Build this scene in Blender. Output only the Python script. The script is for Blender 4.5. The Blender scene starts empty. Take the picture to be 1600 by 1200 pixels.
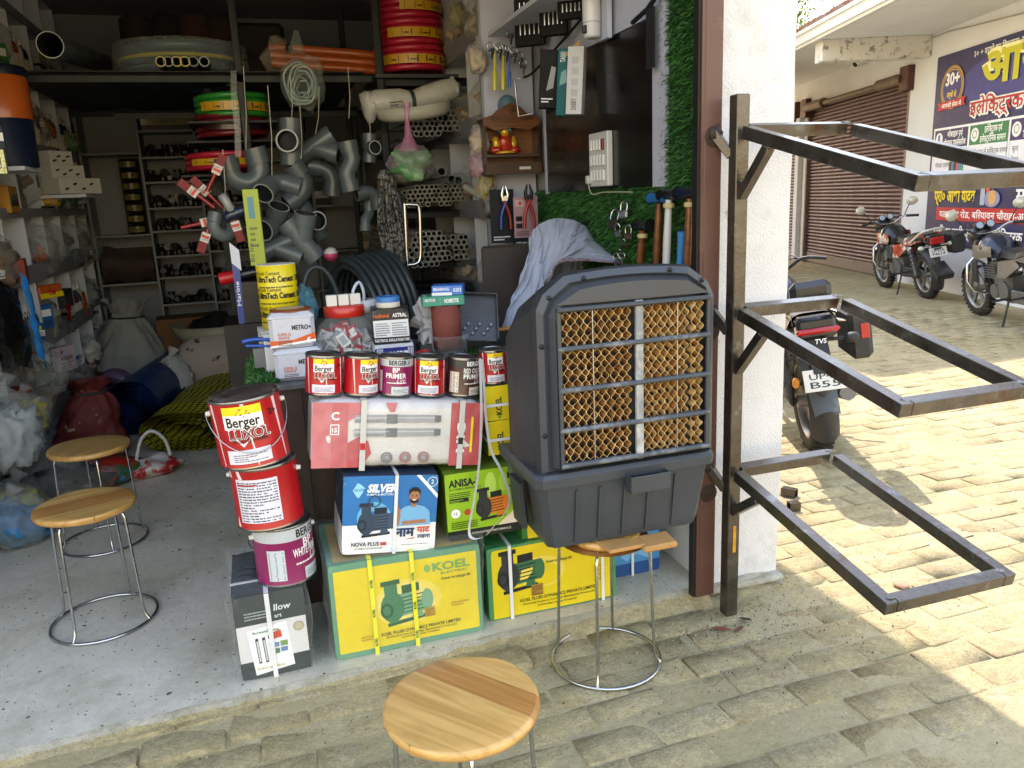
import bpy, math, random
from mathutils import Vector as V, Matrix as M, Euler, noise
R=math.radians; PI=math.pi; sin=math.sin; cos=math.cos
sc=bpy.context.scene; COL=sc.collection
# ------------------------------------------------------------------ camera, sky, sun, exposure
CAMH=1.5; FPX=1223.0
_R=V((0.950745,-0.111811,0.289106)); _D=V((-0.3068485,-0.2073704,0.9288926)); _U=V((-0.0439084,-0.9718518,-0.2314654))
cd=bpy.data.cameras.new('camera'); cam=bpy.data.objects.new('camera',cd); COL.objects.link(cam)
cd.sensor_width=36; cd.lens=36*FPX/1600; cd.clip_start=.05; cd.clip_end=2000
cam.matrix_world=M(((_R[0],-_R[1],-_R[2],0),(_D[0],-_D[1],-_D[2],0),(_U[0],-_U[1],-_U[2],CAMH),(0,0,0,1)))
sc.camera=cam
SUN_AZ=R(12); SUN_EL=R(52)          # azimuth measured from +Y (behind the shop) towards +X
w=bpy.data.worlds.new('World'); sc.world=w; w.use_nodes=True
nt=w.node_tree; nt.nodes.clear()
sky=nt.nodes.new('ShaderNodeTexSky'); sky.sky_type='NISHITA'; sky.sun_disc=False
sky.sun_elevation=SUN_EL; sky.sun_rotation=SUN_AZ; sky.air_density=2.4; sky.dust_density=1.0; sky.ozone_density=1.5
bg=nt.nodes.new('ShaderNodeBackground'); bg.inputs[1].default_value=.15
wo=nt.nodes.new('ShaderNodeOutputWorld'); nt.links.new(sky.outputs[0],bg.inputs[0]); nt.links.new(bg.outputs[0],wo.inputs[0])
sd=bpy.data.lights.new('sun','SUN'); sd.energy=2.0; sd.angle=R(.5); sd.color=(1,.95,.86)
sun=bpy.data.objects.new('sun',sd); COL.objects.link(sun)
sdir=V((sin(SUN_AZ)*cos(SUN_EL),cos(SUN_AZ)*cos(SUN_EL),sin(SUN_EL)))
sun.rotation_euler=sdir.to_track_quat('Z','Y').to_euler()
sc.view_settings.view_transform='Standard'; sc.view_settings.look='None'; sc.view_settings.gamma=1
sc.view_settings.exposure=2.05; sc.view_settings.use_curve_mapping=False
sc.view_settings.use_white_balance=True; sc.view_settings.white_balance_temperature=6900; sc.view_settings.white_balance_tint=26
sc.render.engine='CYCLES'
cy=sc.cycles; cy.max_bounces=7; cy.diffuse_bounces=5; cy.glossy_bounces=3; cy.transmission_bounces=4; cy.transparent_max_bounces=10
cy.use_denoising=True; cy.caustics_reflective=False; cy.caustics_refractive=False; cy.sample_clamp_indirect=8
try: cy.denoiser='OPENIMAGEDENOISE'
except Exception: pass
# ------------------------------------------------------------------ helpers
def ray(px,py):
    c=V((px-800,py-600,FPX)); return V((c.dot(_R),c.dot(_D),c.dot(_U)))
def at(px,py,X=None,Y=None,Z=None):
    r=ray(px,py)
    t=Y/r[1] if Y is not None else X/r[0] if X is not None else (Z-CAMH)/r[2]
    return V((0,0,CAMH))+r*t
def lin(h):
    h=h.lstrip('#'); o=[]
    for i in (0,2,4):
        c=int(h[i:i+2],16)/255; o.append(c/12.92 if c<=.04045 else ((c+.055)/1.055)**2.4)
    return tuple(o)
_mats={}
def mat(hexc,rough=.5,metal=0,var=.12,scale=7,bump=0,bs=60,coat=0,alpha=1,trans=0,key='',stain=None,sh=0,sss=0,emit=0,spec=None):
    k=(hexc,rough,metal,var,scale,bump,bs,coat,alpha,trans,key,str(stain),sh,emit,spec)
    if k in _mats: return _mats[k]
    m=bpy.data.materials.new((key or 'surface')+'_'+hexc.strip('#')); m.use_nodes=True
    n=m.node_tree; b=n.nodes['Principled BSDF']; L=n.links.new
    c=lin(hexc)
    b.inputs['Base Color'].default_value=(*c,1); b.inputs['Roughness'].default_value=rough; b.inputs['Metallic'].default_value=metal
    if coat: b.inputs['Coat Weight'].default_value=coat; b.inputs['Coat Roughness'].default_value=.12
    if sh: b.inputs['Sheen Weight'].default_value=sh
    if spec is not None: b.inputs['Specular IOR Level'].default_value=spec
    if alpha<1: b.inputs['Alpha'].default_value=alpha
    if trans: b.inputs['Transmission Weight'].default_value=trans
    if emit: b.inputs['Emission Color'].default_value=(*c,1); b.inputs['Emission Strength'].default_value=emit
    if var or bump or stain:
        tc=n.nodes.new('ShaderNodeTexCoord')
    if var:
        no=n.nodes.new('ShaderNodeTexNoise'); no.inputs['Scale'].default_value=scale; no.inputs['Detail'].default_value=6; no.inputs['Roughness'].default_value=.62
        L(tc.outputs['Object'],no.inputs['Vector'])
        mr=n.nodes.new('ShaderNodeMapRange'); mr.inputs[1].default_value=.3; mr.inputs[2].default_value=.7
        mr.inputs[3].default_value=1-var; mr.inputs[4].default_value=1+var
        L(no.outputs['Fac'],mr.inputs[0])
        mx=n.nodes.new('ShaderNodeMix'); mx.data_type='RGBA'; mx.blend_type='MULTIPLY'; mx.inputs[0].default_value=1
        mx.inputs[6].default_value=(*c,1); L(mr.outputs[0],mx.inputs[7])
        out=mx.outputs[2]
        rr=n.nodes.new('ShaderNodeMapRange'); rr.inputs[1].default_value=.3; rr.inputs[2].default_value=.7
        rr.inputs[3].default_value=max(0,rough-.1); rr.inputs[4].default_value=min(1,rough+.1); L(no.outputs['Fac'],rr.inputs[0]); L(rr.outputs[0],b.inputs['Roughness'])
        for st in (stain or []):      # (hex, scale, lo, hi, strength)
            s2=n.nodes.new('ShaderNodeTexNoise'); s2.inputs['Scale'].default_value=st[1]; s2.inputs['Detail'].default_value=8; s2.inputs['Roughness'].default_value=.7
            L(tc.outputs['Object'],s2.inputs['Vector'])
            r2=n.nodes.new('ShaderNodeMapRange'); r2.inputs[1].default_value=st[2]; r2.inputs[2].default_value=st[3]; r2.inputs[3].default_value=0; r2.inputs[4].default_value=st[4]
            L(s2.outputs['Fac'],r2.inputs[0])
            m2=n.nodes.new('ShaderNodeMix'); m2.data_type='RGBA'; L(r2.outputs[0],m2.inputs[0]); L(out,m2.inputs[6]); m2.inputs[7].default_value=(*lin(st[0]),1)
            out=m2.outputs[2]
        L(out,b.inputs['Base Color'])
    if bump:
        n2=n.nodes.new('ShaderNodeTexNoise'); n2.inputs['Scale'].default_value=bs; n2.inputs['Detail'].default_value=5
        L(tc.outputs['Object'],n2.inputs['Vector'])
        bp=n.nodes.new('ShaderNodeBump'); bp.inputs['Strength'].default_value=min(1,bump); bp.inputs['Distance'].default_value=.01
        L(n2.outputs['Fac'],bp.inputs['Height']); L(bp.outputs[0],b.inputs['Normal'])
    _mats[k]=m; return m
def ink(h,rough=.42): return mat(h,rough,0,.05,9,key='print',coat=.25)
def film(hexc='#dfe4e2',op=.16,rough=.12,key='plastic_film',bump=.9,bs=14,edge=.34):
    """thin clear or tinted polythene: mostly see-through, wrinkled, glossy"""
    k=('film',hexc,op,rough,bump,bs,edge)
    if k in _mats: return _mats[k]
    m=bpy.data.materials.new(key); m.use_nodes=True; n=m.node_tree; L=n.links.new
    b=n.nodes['Principled BSDF']; b.inputs['Base Color'].default_value=(*lin(hexc),1); b.inputs['Roughness'].default_value=rough
    tc=n.nodes.new('ShaderNodeTexCoord'); no=n.nodes.new('ShaderNodeTexNoise'); no.inputs['Scale'].default_value=bs; no.inputs['Detail'].default_value=3; no.inputs['Distortion'].default_value=1.6
    L(tc.outputs['Object'],no.inputs['Vector'])
    bp=n.nodes.new('ShaderNodeBump'); bp.inputs['Strength'].default_value=bump; bp.inputs['Distance'].default_value=.02
    L(no.outputs['Fac'],bp.inputs['Height']); L(bp.outputs[0],b.inputs['Normal'])
    fr=n.nodes.new('ShaderNodeLayerWeight'); fr.inputs[0].default_value=.35; L(bp.outputs[0],fr.inputs['Normal'])
    mr=n.nodes.new('ShaderNodeMapRange'); mr.inputs[3].default_value=op; mr.inputs[4].default_value=min(1,op+edge); L(fr.outputs['Facing'],mr.inputs[0]); L(mr.outputs[0],b.inputs['Alpha'])
    _mats[k]=m; return m
def T(loc=(0,0,0),rot=(0,0,0),s=1):
    S=M.Diagonal((s,s,s,1)) if not hasattr(s,'__len__') else M.Diagonal((*s,1))
    return M.Translation(V(loc))@Euler(rot).to_matrix().to_4x4()@S
class MB:
    def __init__(s): s.v=[];s.f=[];s.m=[];s.sm=[]
    def add(s,vs,fs,m=0,sm=False,X=None):
        k=len(s.v)
        s.v+= [tuple(X@V(p)) for p in vs] if X is not None else [tuple(p) for p in vs]
        for f in fs: s.f.append([i+k for i in f]); s.m.append(m); s.sm.append(sm)
        return s
    def box(s,c,d,m=0,X=None,ch=0):
        cx,cy_,cz=c; a,b,h=d[0]/2,d[1]/2,d[2]/2
        if not ch:
            vs=[(cx+i*a,cy_+j*b,cz+k*h) for k in(-1,1) for j in(-1,1) for i in(-1,1)]
            return s.add(vs,[(0,2,3,1),(4,5,7,6),(0,1,5,4),(2,6,7,3),(0,4,6,2),(1,3,7,5)],m,False,X)
        ch=min(ch,a*.9,b*.9,h*.9); vs=[];idx={}
        for i in(-1,1):
            for j in(-1,1):
                for k in(-1,1):
                    for ax in range(3):
                        o=[a-ch,b-ch,h-ch]; o[ax]+=ch
                        idx[i,j,k,ax]=len(vs); vs.append((cx+i*o[0],cy_+j*o[1],cz+k*o[2]))
        g=lambda i,j,k,ax: idx[i,j,k,ax]
        fs=[];sg=(-1,1)
        for q in sg:
            fs.append([g(q,-1,-1,0),g(q,1,-1,0),g(q,1,1,0),g(q,-1,1,0)][::q]); fs.append([g(-1,q,-1,1),g(1,q,-1,1),g(1,q,1,1),g(-1,q,1,1)][::-q]); fs.append([g(-1,-1,q,2),g(1,-1,q,2),g(1,1,q,2),g(-1,1,q,2)][::q])
            for r in sg:
                fs.append([g(-1,q,r,1),g(1,q,r,1),g(1,q,r,2),g(-1,q,r,2)][::-q*r]); fs.append([g(q,-1,r,0),g(q,1,r,0),g(q,1,r,2),g(q,-1,r,2)][::q*r]); fs.append([g(q,r,-1,0),g(q,r,1,0),g(q,r,1,1),g(q,r,-1,1)][::-q*r])
                for t in sg: fs.append([g(q,r,t,0),g(q,r,t,1),g(q,r,t,2)][::q*r*t])
        return s.add(vs,fs,m,False,X)
    def cyl(s,p0,p1,r0,r1=None,n=12,m=0,cap=True,sm=True,X=None):
        p0=V(p0);p1=V(p1); r1=r0 if r1 is None else r1
        d=(p1-p0).normalized(); a=d.orthogonal().normalized(); b=d.cross(a)
        vs=[p+ (a*cos(2*PI*i/n)+b*sin(2*PI*i/n))*r for p,r in((p0,r0),(p1,r1)) for i in range(n)]
        s.add(vs,[(i,(i+1)%n,n+(i+1)%n,n+i) for i in range(n)],m,sm,X)
        if cap: s.add(vs,[list(range(n))[::-1],list(range(n,2*n))],m,False,X)
        return s
    def tube(s,pts,r,n=8,m=0,closed=False,cap=True,X=None,flat=None):
        pts=[V(p) for p in pts]; N=len(pts); vs=[]; a=None
        for i,p in enumerate(pts):
            if closed: d=pts[(i+1)%N]-pts[i-1]
            else: d=pts[min(i+1,N-1)]-pts[max(i-1,0)]
            d=d.normalized() if d.length>1e-9 else V((0,0,1))
            if a is None: a=(d.orthogonal() if flat is None else V(flat)); 
            a=(a-d*a.dot(d)); a=a.normalized() if a.length>1e-6 else d.orthogonal().normalized(); b=d.cross(a)
            rr=r[i] if hasattr(r,'__len__') else r
            for k in range(n): vs.append(p+(a*cos(2*PI*k/n)+b*sin(2*PI*k/n))*rr)
        fs=[]
        for i in range(N if closed else N-1):
            j=(i+1)%N
            for k in range(n): fs.append((i*n+k,i*n+(k+1)%n,j*n+(k+1)%n,j*n+k))
        s.add(vs,fs,m,True,X)
        if cap and not closed: s.add(vs,[list(range(n))[::-1],list(range((N-1)*n,N*n))],m,False,X)
        return s
    def lathe(s,prof,n=20,m=0,sm=True,X=None,ms=None):
        vs=[];fs=[]
        for r,z in prof:
            for k in range(n): vs.append((r*cos(2*PI*k/n),r*sin(2*PI*k/n),z))
        b=len(s.f)
        for i in range(len(prof)-1):
            for k in range(n): fs.append((i*n+k,i*n+(k+1)%n,(i+1)*n+(k+1)%n,(i+1)*n+k))
        s.add(vs,fs,m,sm,X)
        if ms:
            for i in range(len(prof)-1):
                for k in range(n): s.m[b+i*n+k]=ms[i]
        return s
    def prism(s,poly,h,m=0,X=None,z0=0):
        n=len(poly); vs=[(x,y,z0) for x,y in poly]+[(x,y,z0+h) for x,y in poly]
        return s.add(vs,[list(range(n))[::-1],list(range(n,2*n))]+[(i,(i+1)%n,n+(i+1)%n,n+i) for i in range(n)],m,False,X)
    def grid(s,fn,nu,nv,m=0,sm=True,X=None):
        vs=[fn(i/nu,j/nv) for j in range(nv+1) for i in range(nu+1)]
        return s.add(vs,[(j*(nu+1)+i,j*(nu+1)+i+1,(j+1)*(nu+1)+i+1,(j+1)*(nu+1)+i) for j in range(nv) for i in range(nu)],m,sm,X)
    def blob(s,c,r,amp=.18,seed=0,n=12,m=0,X=None,fr=1.6,flat=-9,sm=True):
        """crumpled closed bag-like body"""
        c=V(c); vs=[];fs=[]; k=n//2+1
        for j in range(k+1):
            for i in range(n):
                th=PI*j/k; ph=2*PI*i/n
                d=V((sin(th)*cos(ph),sin(th)*sin(ph),cos(th)))
                q=1+amp*noise.noise(d*fr+V((seed*7.3,seed*3.1,seed)))*1.6+amp*.5*noise.noise(d*fr*3+V((seed,9,seed*2)))
                z=max(d.z*q,flat)
                vs.append((c.x+d.x*q*r[0],c.y+d.y*q*r[1],c.z+z*r[2]))
        for j in range(k):
            for i in range(n): fs.append((j*n+i,(j+1)*n+i,(j+1)*n+(i+1)%n,j*n+(i+1)%n))
        return s.add(vs,fs,m,sm,X)
    def mesh(s,name,mats):
        me=bpy.data.meshes.new(name); me.from_pydata(s.v,[],s.f)
        for x in (mats if isinstance(mats,(list,tuple)) else [mats]): me.materials.append(x)
        me.polygons.foreach_set('material_index',s.m); me.polygons.foreach_set('use_smooth',s.sm); me.update(); return me
    def build(s,name,mats,parent=None,X=None,**k):
        return link(name,s.mesh(name,mats),parent,X,**k)
def link(name,me,parent=None,X=None,**k):
    o=bpy.data.objects.new(name,me); COL.objects.link(o)
    if parent: o.parent=parent
    if X is not None: o.matrix_basis=X
    for a,b in k.items(): o[a]=b
    return o
def thing(name,label,cat,loc=(0,0,0),rot=(0,0,0),group=None,s=1):
    o=bpy.data.objects.new(name,None); COL.objects.link(o); o.empty_display_size=.05
    o.matrix_basis=T(loc,rot,s); o['label']=label; o['category']=cat
    if group: o['group']=group
    return o
def tag(o,label,cat,group=None):
    o['label']=label; o['category']=cat
    if group: o['group']=group
    return o
def struct(name,mb,mats,X=None,kind='structure',**k): return mb.build(name,mats,None,X,kind=kind,**k)
def kids(o): return [c for c in bpy.data.objects if c.parent==o]
def copy_tree(o,parent=None,src=None):
    c=o.copy(); COL.objects.link(c); c.parent=parent
    for ch in [x for x in o.children]: copy_tree(ch,c)
    return c
_tx={}
def dev(t):
    # put the short-i sign before its consonant, as it is written
    o=[]
    for ch in t:
        if ch=='ि':
            i=len(o)-1
            while i>=2 and o[i-1]=='्': i-=2
            o.insert(max(i,0),ch)
        else: o.append(ch)
    return ''.join(o)
def textmesh(t,bold=0):
    t=dev(t); k=(t,bold)
    if k not in _tx:
        c=bpy.data.curves.new('t','FONT'); c.body=t; c.size=1; c.resolution_u=2; c.fill_mode='FRONT'; c.offset=bold
        o=bpy.data.objects.new('t',c); m=bpy.data.meshes.new_from_object(o)
        vs=[(v.co.x,v.co.y) for v in m.vertices]; fs=[list(p.vertices) for p in m.polygons]
        bpy.data.objects.remove(o); bpy.data.meshes.remove(m); bpy.data.curves.remove(c)
        _tx[k]=(vs,fs)
    return _tx[k]
class Print:
    """flat print on a face: o = lower-left corner, u,v = unit axes; or wrapped round a can of radius wr about the z axis"""
    def __init__(s,o=(0,0,0),u=(1,0,0),v=(0,0,1),wr=0,a0=-PI/2,fn=None):
        s.o=V(o);s.u=V(u);s.w=V(v);s.n=s.u.cross(s.w); s.mb=MB(); s.ms=[]; s.off=.0004; s.wr=wr; s.a0=a0; s.fn=fn
    def mi(s,m):
        if m not in s.ms: s.ms.append(m)
        return s.ms.index(m)
    def P(s,x,y,off):
        if s.fn: return s.fn(x,y,off)
        if s.wr:
            a=s.a0+x/s.wr; r=s.wr+off; return (s.o.x+r*cos(a),s.o.y+r*sin(a),s.o.z+y)
        return tuple(s.o+s.u*x+s.w*y+s.n*off)
    def poly(s,pts,m,off=None):
        if off is None: s.off+=.00012; off=s.off
        s.mb.add([s.P(x,y,off) for x,y in pts],[list(range(len(pts)))],s.mi(m)); return s
    def rect(s,x,y,w,h,m,nx=None):
        s.off+=.00012; n=nx or (max(1,int(abs(w)/s.wr/.15)) if s.wr else (24 if s.fn else 1)); ny=1 if not s.fn else 16
        q=s.off; s.mb.grid(lambda a,b: s.P(x+a*w,y+b*h,q),n,ny,s.mi(m),False); return s
    def circ(s,x,y,r,m,ry=None,n=16,a0=0): 
        ry=ry or r; return s.poly([(x+r*cos(a0+2*PI*i/n),y+ry*sin(a0+2*PI*i/n)) for i in range(n)],m)
    def ring(s,x,y,r,t,m,n=20):
        s.off+=.00012
        s.mb.add([s.P(x+q*cos(2*PI*i/n),y+q*sin(2*PI*i/n),s.off) for q in(r,r-t) for i in range(n)],[(i,(i+1)%n,n+(i+1)%n,n+i) for i in range(n)],s.mi(m)); return s
    def text(s,t,x,y,h,m,w=None,bold=.01,al='l',rot=0,it=0,sx=1):
        vs,fs=textmesh(t,bold)
        if not vs: return s
        x0=min(v[0] for v in vs);x1=max(v[0] for v in vs)
        k=h/.72; kx=k*sx if w is None else w/(x1-x0)
        W=(x1-x0)*kx; dx={'l':0,'c':-W/2,'r':-W}[al]
        s.off+=.00012; cr,sr=cos(rot),sin(rot); out=[]
        for a,b in vs:
            X=(a-x0)*kx+dx+it*b*k; Y=b*k
            out.append(s.P(x+X*cr-Y*sr,y+X*sr+Y*cr,s.off))
        s.mb.add(out,fs,s.mi(m)); return s
    def lines(s,x,y,w,h,n,m,seed=1,fill=.45,words=True):
        """rows of small print"""
        rr=random.Random(seed); s.off+=.00012; dh=h/n
        for i in range(n):
            yy=y+h-(i+1)*dh; xx=x; end=x+w*(1 if rr.random()<.75 else rr.uniform(.4,.9))
            while xx<end-.001:
                l=min(end-xx,w*rr.uniform(.05,.16)) if words else end-xx
                q=s.off; s.mb.grid(lambda a,b: s.P(xx+a*l,yy+b*dh*fill,q),max(1,int(l/s.wr/.2)) if s.wr else 1,1,s.mi(m),False); xx+=l+w*.018
        return s
    def build(s,name,parent,**k): return s.mb.build(name,s.ms,parent,**k)
def boxframe(c,d,face='front'):
    """lower-left corner and axes of a face of a box centred c, size d"""
    x,y,z=c;a,b,h=d[0]/2,d[1]/2,d[2]/2
    if face=='front': return dict(o=(x-a,y-b,z-h),u=(1,0,0),v=(0,0,1))
    if face=='left': return dict(o=(x-a,y+b,z-h),u=(0,-1,0),v=(0,0,1))
    if face=='right': return dict(o=(x+a,y-b,z-h),u=(0,1,0),v=(0,0,1))
    if face=='top': return dict(o=(x-a,y-b,z+h),u=(1,0,0),v=(0,1,0))
WHITE=ink('#f2f2f0'); BLACK=ink('#141416'); RED=ink('#c4151c'); YEL=ink('#f2d31b'); GREY=ink('#8d9094')
# ------------------------------------------------------------------ ground, paving, shop shell
rnd=random.Random(11)
def world_mat(name,base,tints,bump=.5,bs=45,rough=.9,sc1=1.4,specks=None,fine=.1):
    """dusty mineral surface, coloured by noise in world space; tints = [(hex,scale,lo,hi,strength)]"""
    m=bpy.data.materials.new(name); m.use_nodes=True; n=m.node_tree; L=n.links.new; b=n.nodes['Principled BSDF']
    b.inputs['Roughness'].default_value=rough; b.inputs['Specular IOR Level'].default_value=.25
    g=n.nodes.new('ShaderNodeNewGeometry'); pos=g.outputs['Position']
    rgb=n.nodes.new('ShaderNodeRGB'); rgb.outputs[0].default_value=(*lin(base),1); out=rgb.outputs[0]
    def nz(scale,det=8,ro=.65,dist=0):
        t=n.nodes.new('ShaderNodeTexNoise'); t.inputs['Scale'].default_value=scale; t.inputs['Detail'].default_value=det; t.inputs['Roughness'].default_value=ro; t.inputs['Distortion'].default_value=dist
        L(pos,t.inputs['Vector']); return t.outputs['Fac']
    for h,s,lo,hi,st in tints:
        r=n.nodes.new('ShaderNodeMapRange'); r.inputs[1].default_value=lo; r.inputs[2].default_value=hi; r.inputs[4].default_value=st; L(nz(s),r.inputs[0])
        x=n.nodes.new('ShaderNodeMix'); x.data_type='RGBA'; L(r.outputs[0],x.inputs[0]); L(out,x.inputs[6]); x.inputs[7].default_value=(*lin(h),1); out=x.outputs[2]
    f=nz(26,6,.75); r=n.nodes.new('ShaderNodeMapRange'); r.inputs[1].default_value=.3; r.inputs[2].default_value=.7; r.inputs[3].default_value=1-fine; r.inputs[4].default_value=1+fine; L(f,r.inputs[0])
    x=n.nodes.new('ShaderNodeMix'); x.data_type='RGBA'; x.blend_type='MULTIPLY'; x.inputs[0].default_value=1; L(out,x.inputs[6]); L(r.outputs[0],x.inputs[7]); out=x.outputs[2]
    f=nz(130,4); r=n.nodes.new('ShaderNodeMapRange'); r.inputs[1].default_value=.3; r.inputs[2].default_value=.7; r.inputs[3].default_value=1-fine; r.inputs[4].default_value=1+fine; L(f,r.inputs[0])
    x=n.nodes.new('ShaderNodeMix'); x.data_type='RGBA'; x.blend_type='MULTIPLY'; x.inputs[0].default_value=1; L(out,x.inputs[6]); L(r.outputs[0],x.inputs[7]); out=x.outputs[2]
    for h,s,th in (specks or []):
        vo=n.nodes.new('ShaderNodeTexVoronoi'); vo.inputs['Scale'].default_value=s; vo.inputs['Randomness'].default_value=1
        mpv=n.nodes.new('ShaderNodeVectorMath'); mpv.operation='MULTIPLY_ADD'; mpv.inputs[1].default_value=(1,1,1)
        wn=n.nodes.new('ShaderNodeTexNoise'); wn.inputs['Scale'].default_value=s*1.3; L(pos,wn.inputs['Vector'])
        sv=n.nodes.new('ShaderNodeVectorMath'); sv.operation='SCALE'; sv.inputs['Scale'].default_value=.35/s; L(wn.outputs['Color'],sv.inputs[0])
        L(pos,mpv.inputs[0]); L(sv.outputs[0],mpv.inputs[2]); L(mpv.outputs[0],vo.inputs['Vector'])
        # only some cells hold a speck, of uneven size
        gt=n.nodes.new('ShaderNodeMath'); gt.operation='MULTIPLY'; sp=n.nodes.new('ShaderNodeSeparateColor'); L(vo.outputs['Color'],sp.inputs[0])
        po=n.nodes.new('ShaderNodeMath'); po.operation='POWER'; po.inputs[1].default_value=2.5; L(sp.outputs[0],po.inputs[0])
        gt.inputs[1].default_value=th; L(po.outputs[0],gt.inputs[0])
        lt=n.nodes.new('ShaderNodeMath'); lt.operation='LESS_THAN'; L(vo.outputs['Distance'],lt.inputs[0]); L(gt.outputs[0],lt.inputs[1])
        x=n.nodes.new('ShaderNodeMix'); x.data_type='RGBA'; ml=n.nodes.new('ShaderNodeMath'); ml.operation='MULTIPLY'; ml.inputs[1].default_value=.85; L(lt.outputs[0],ml.inputs[0]); L(ml.outputs[0],x.inputs[0]); L(out,x.inputs[6]); x.inputs[7].default_value=(*lin(h),1); out=x.outputs[2]
    L(out,b.inputs['Base Color'])
    bp=n.nodes.new('ShaderNodeBump'); bp.inputs['Strength'].default_value=bump; bp.inputs['Distance'].default_value=.012; L(nz(bs,9,.7,.6),bp.inputs['Height'])
    b2=n.nodes.new('ShaderNodeBump'); b2.inputs['Strength'].default_value=bump*.8; b2.inputs['Distance'].default_value=.004; L(nz(bs*4.5,4,.6),b2.inputs['Height']); L(bp.outputs[0],b2.inputs['Normal']); L(b2.outputs[0],b.inputs['Normal'])
    return m
DUST=world_mat('dusty_joint_earth','#a99c76',[('#b5a988',2.2,.4,.62,.8),('#948a6e',5,.54,.72,.6)],.9,38,specks=[('#4a463a',70,.16)])
BRK=world_mat('dusty_paving_brick','#a99b73',[('#b9ac88',1.3,.42,.6,.75),('#9d9274',3.1,.50,.68,.6),('#a98f74',2.3,.60,.72,.55),('#b0ab98',7,.56,.72,.55),('#7d7357',9,.6,.75,.5)],1.0,42,fine=.24,specks=[('#4a4536',75,.14)])
def proj(p):
    q=V(p)-V((0,0,CAMH)); c=_R*q[0]+_D*q[1]+_U*q[2]
    return (800+FPX*c[0]/c[2],600+FPX*c[1]/c[2],c[2]) if c[2]>.05 else (9e9,9e9,-1)
g=MB(); S=300
g.add([(-S,-S,-.03),(S,-S,-.03),(S,S,-.03),(-S,S,-.03)],[(0,1,2,3)])
struct('ground',g,DUST)
pv=MB(); pv.grid(lambda a,b:(-2.6+a*16,.4+b*18,-.0040+.0045*noise.noise(V((a*40,b*46,1)))+.004*noise.noise(V((a*95,b*105,6)))),160,180)
def rise(x,y):
    t=max(0,min(1,(y-2.08)/.16)); return .026*t*t*(3-2*t)*max(0,min(1,(.72-x)/.12))
pv.v=[(x,y,z+rise(x,y)) for x,y,z in pv.v]
paving=struct('brick_paving',pv,DUST)
def brickmesh(seed,L=.231,W=.112):
    r=random.Random(seed); xs=[-L/2,-L/2+.006,L/2-.006,L/2]; ys=[-W/2,-W/2+.006,W/2-.006,W/2]; vs=[]
    tl=(r.uniform(-.004,.004),r.uniform(-.004,.004))
    for j in range(4):
        for i in range(4):
            e=(i in(0,3))+(j in(0,3)); jx=r.uniform(-.005,.005); jy=r.uniform(-.004,.004)
            z=(.0,-.0028,-.006)[e]+r.uniform(-.0016,.0016)+tl[0]*xs[i]*4+tl[1]*ys[j]*4
            k=r.uniform(0,.014) if e==2 else 0
            vs.append((xs[i]+jx-(k if i==3 else -k if i==0 else 0),ys[j]+jy-(k if j==3 else -k if j==0 else 0),z))
    fs=[(j*4+i,j*4+i+1,j*4+i+5,j*4+i+4) for j in range(3) for i in range(3)]
    rim=[0,1,2,3,7,11,15,14,13,12,8,4]; b=len(vs)
    for q in rim: vs.append((vs[q][0]*1.02,vs[q][1]*1.02,-.04))
    for q in range(12): fs.append((rim[q],b+q,b+(q+1)%12,rim[(q+1)%12]))
    return vs,fs
BV=[brickmesh(i) for i in range(14)]; bmesh_=[]
for i,(vs,fs) in enumerate(BV):
    q=MB(); q.add(vs,fs,0,True); bmesh_.append(q.mesh('brick',BRK))
bl=[]
row=0; y=.55
while y<16:
    x=-2.5+(.118 if row%2 else 0)+rnd.uniform(-.02,.02)
    while x<13:
        px,py,cz=proj((x,y,0))
        inside=(y>2.34+.044*x and x<1.46) or (y>2.5 and x<1.72)
        if cz>0 and -120<px<1720 and 250<py<1420 and not inside:
            sk=.07*noise.noise(V((x*.35,y*.35,4)))
            bl.append((cz,x,y+sk+rnd.uniform(-.004,.004)+.02*noise.noise(V((x,y,9))),rnd.randrange(14),rnd.uniform(-.03,.03)+.05*noise.noise(V((x*.4,y*.4,0))),rnd.uniform(-.002,.002)+ (-.006 if rnd.random()<.10 else 0)+.004*noise.noise(V((x*1.1,y*1.1,2))),-60<px<1660 and py<1260))
        x+=.236
    y+=.117; row+=1
bl.sort(key=lambda t:(not t[6],t[0]))
rest=MB()
for i,(cz,x,y,k,a,z,_) in enumerate(bl):
    if i<300: link('brick',bmesh_[k],paving,T((x,y,z-.001+rise(x,y)),(rnd.uniform(-.02,.02),rnd.uniform(-.02,.02),a)))
    elif cz<9.5: rest.add(BV[k][0],BV[k][1],0,True,T((x,y,z-.001+rise(x,y)),(rnd.uniform(-.02,.02),rnd.uniform(-.02,.02),a)))
    else: rest.box((x,y,z-.02),(.226,.107,.036),0,None)
rest.build('brick_field',BRK,paving,kind='stuff')
# shop floor slab with a ragged cement edge
CONC=world_mat('cement_floor','#cbc4b2',[('#dad4c5',1.1,.42,.62,.8),('#a49d86',2.6,.48,.68,.75),('#857f6b',.9,.56,.72,.45),('#bab6a8',6,.6,.72,.4)],.25,60,.55,specks=[('#2c2d2c',15,.15),('#26241f',36,.22),('#3a3832',60,.2)],fine=.07)
EDGE=world_mat('rough_cement_edge','#a9a490',[('#c8c5b8',5,.42,.6,.8),('#8a8468',9,.5,.68,.7)],1,50)
fl=MB(); NX=130
def fx(a): return -3.2+a*4.66
def ed(a): return 2.292+.044*fx(a)+.010*noise.noise(V((a*22,3,0)))+.012*noise.noise(V((a*70,1,0)))
def fx(a): return -3.2+a*4.66
def flf(a,b):
    y0=ed(a); y=y0+.012+ (b**1.6)*(8.2-y0); z=.05+.004*noise.noise(V((fx(a)*1.3,y*1.3,0)))
    return (fx(a),y,z)
fl.grid(flf,NX,24,0)
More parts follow.
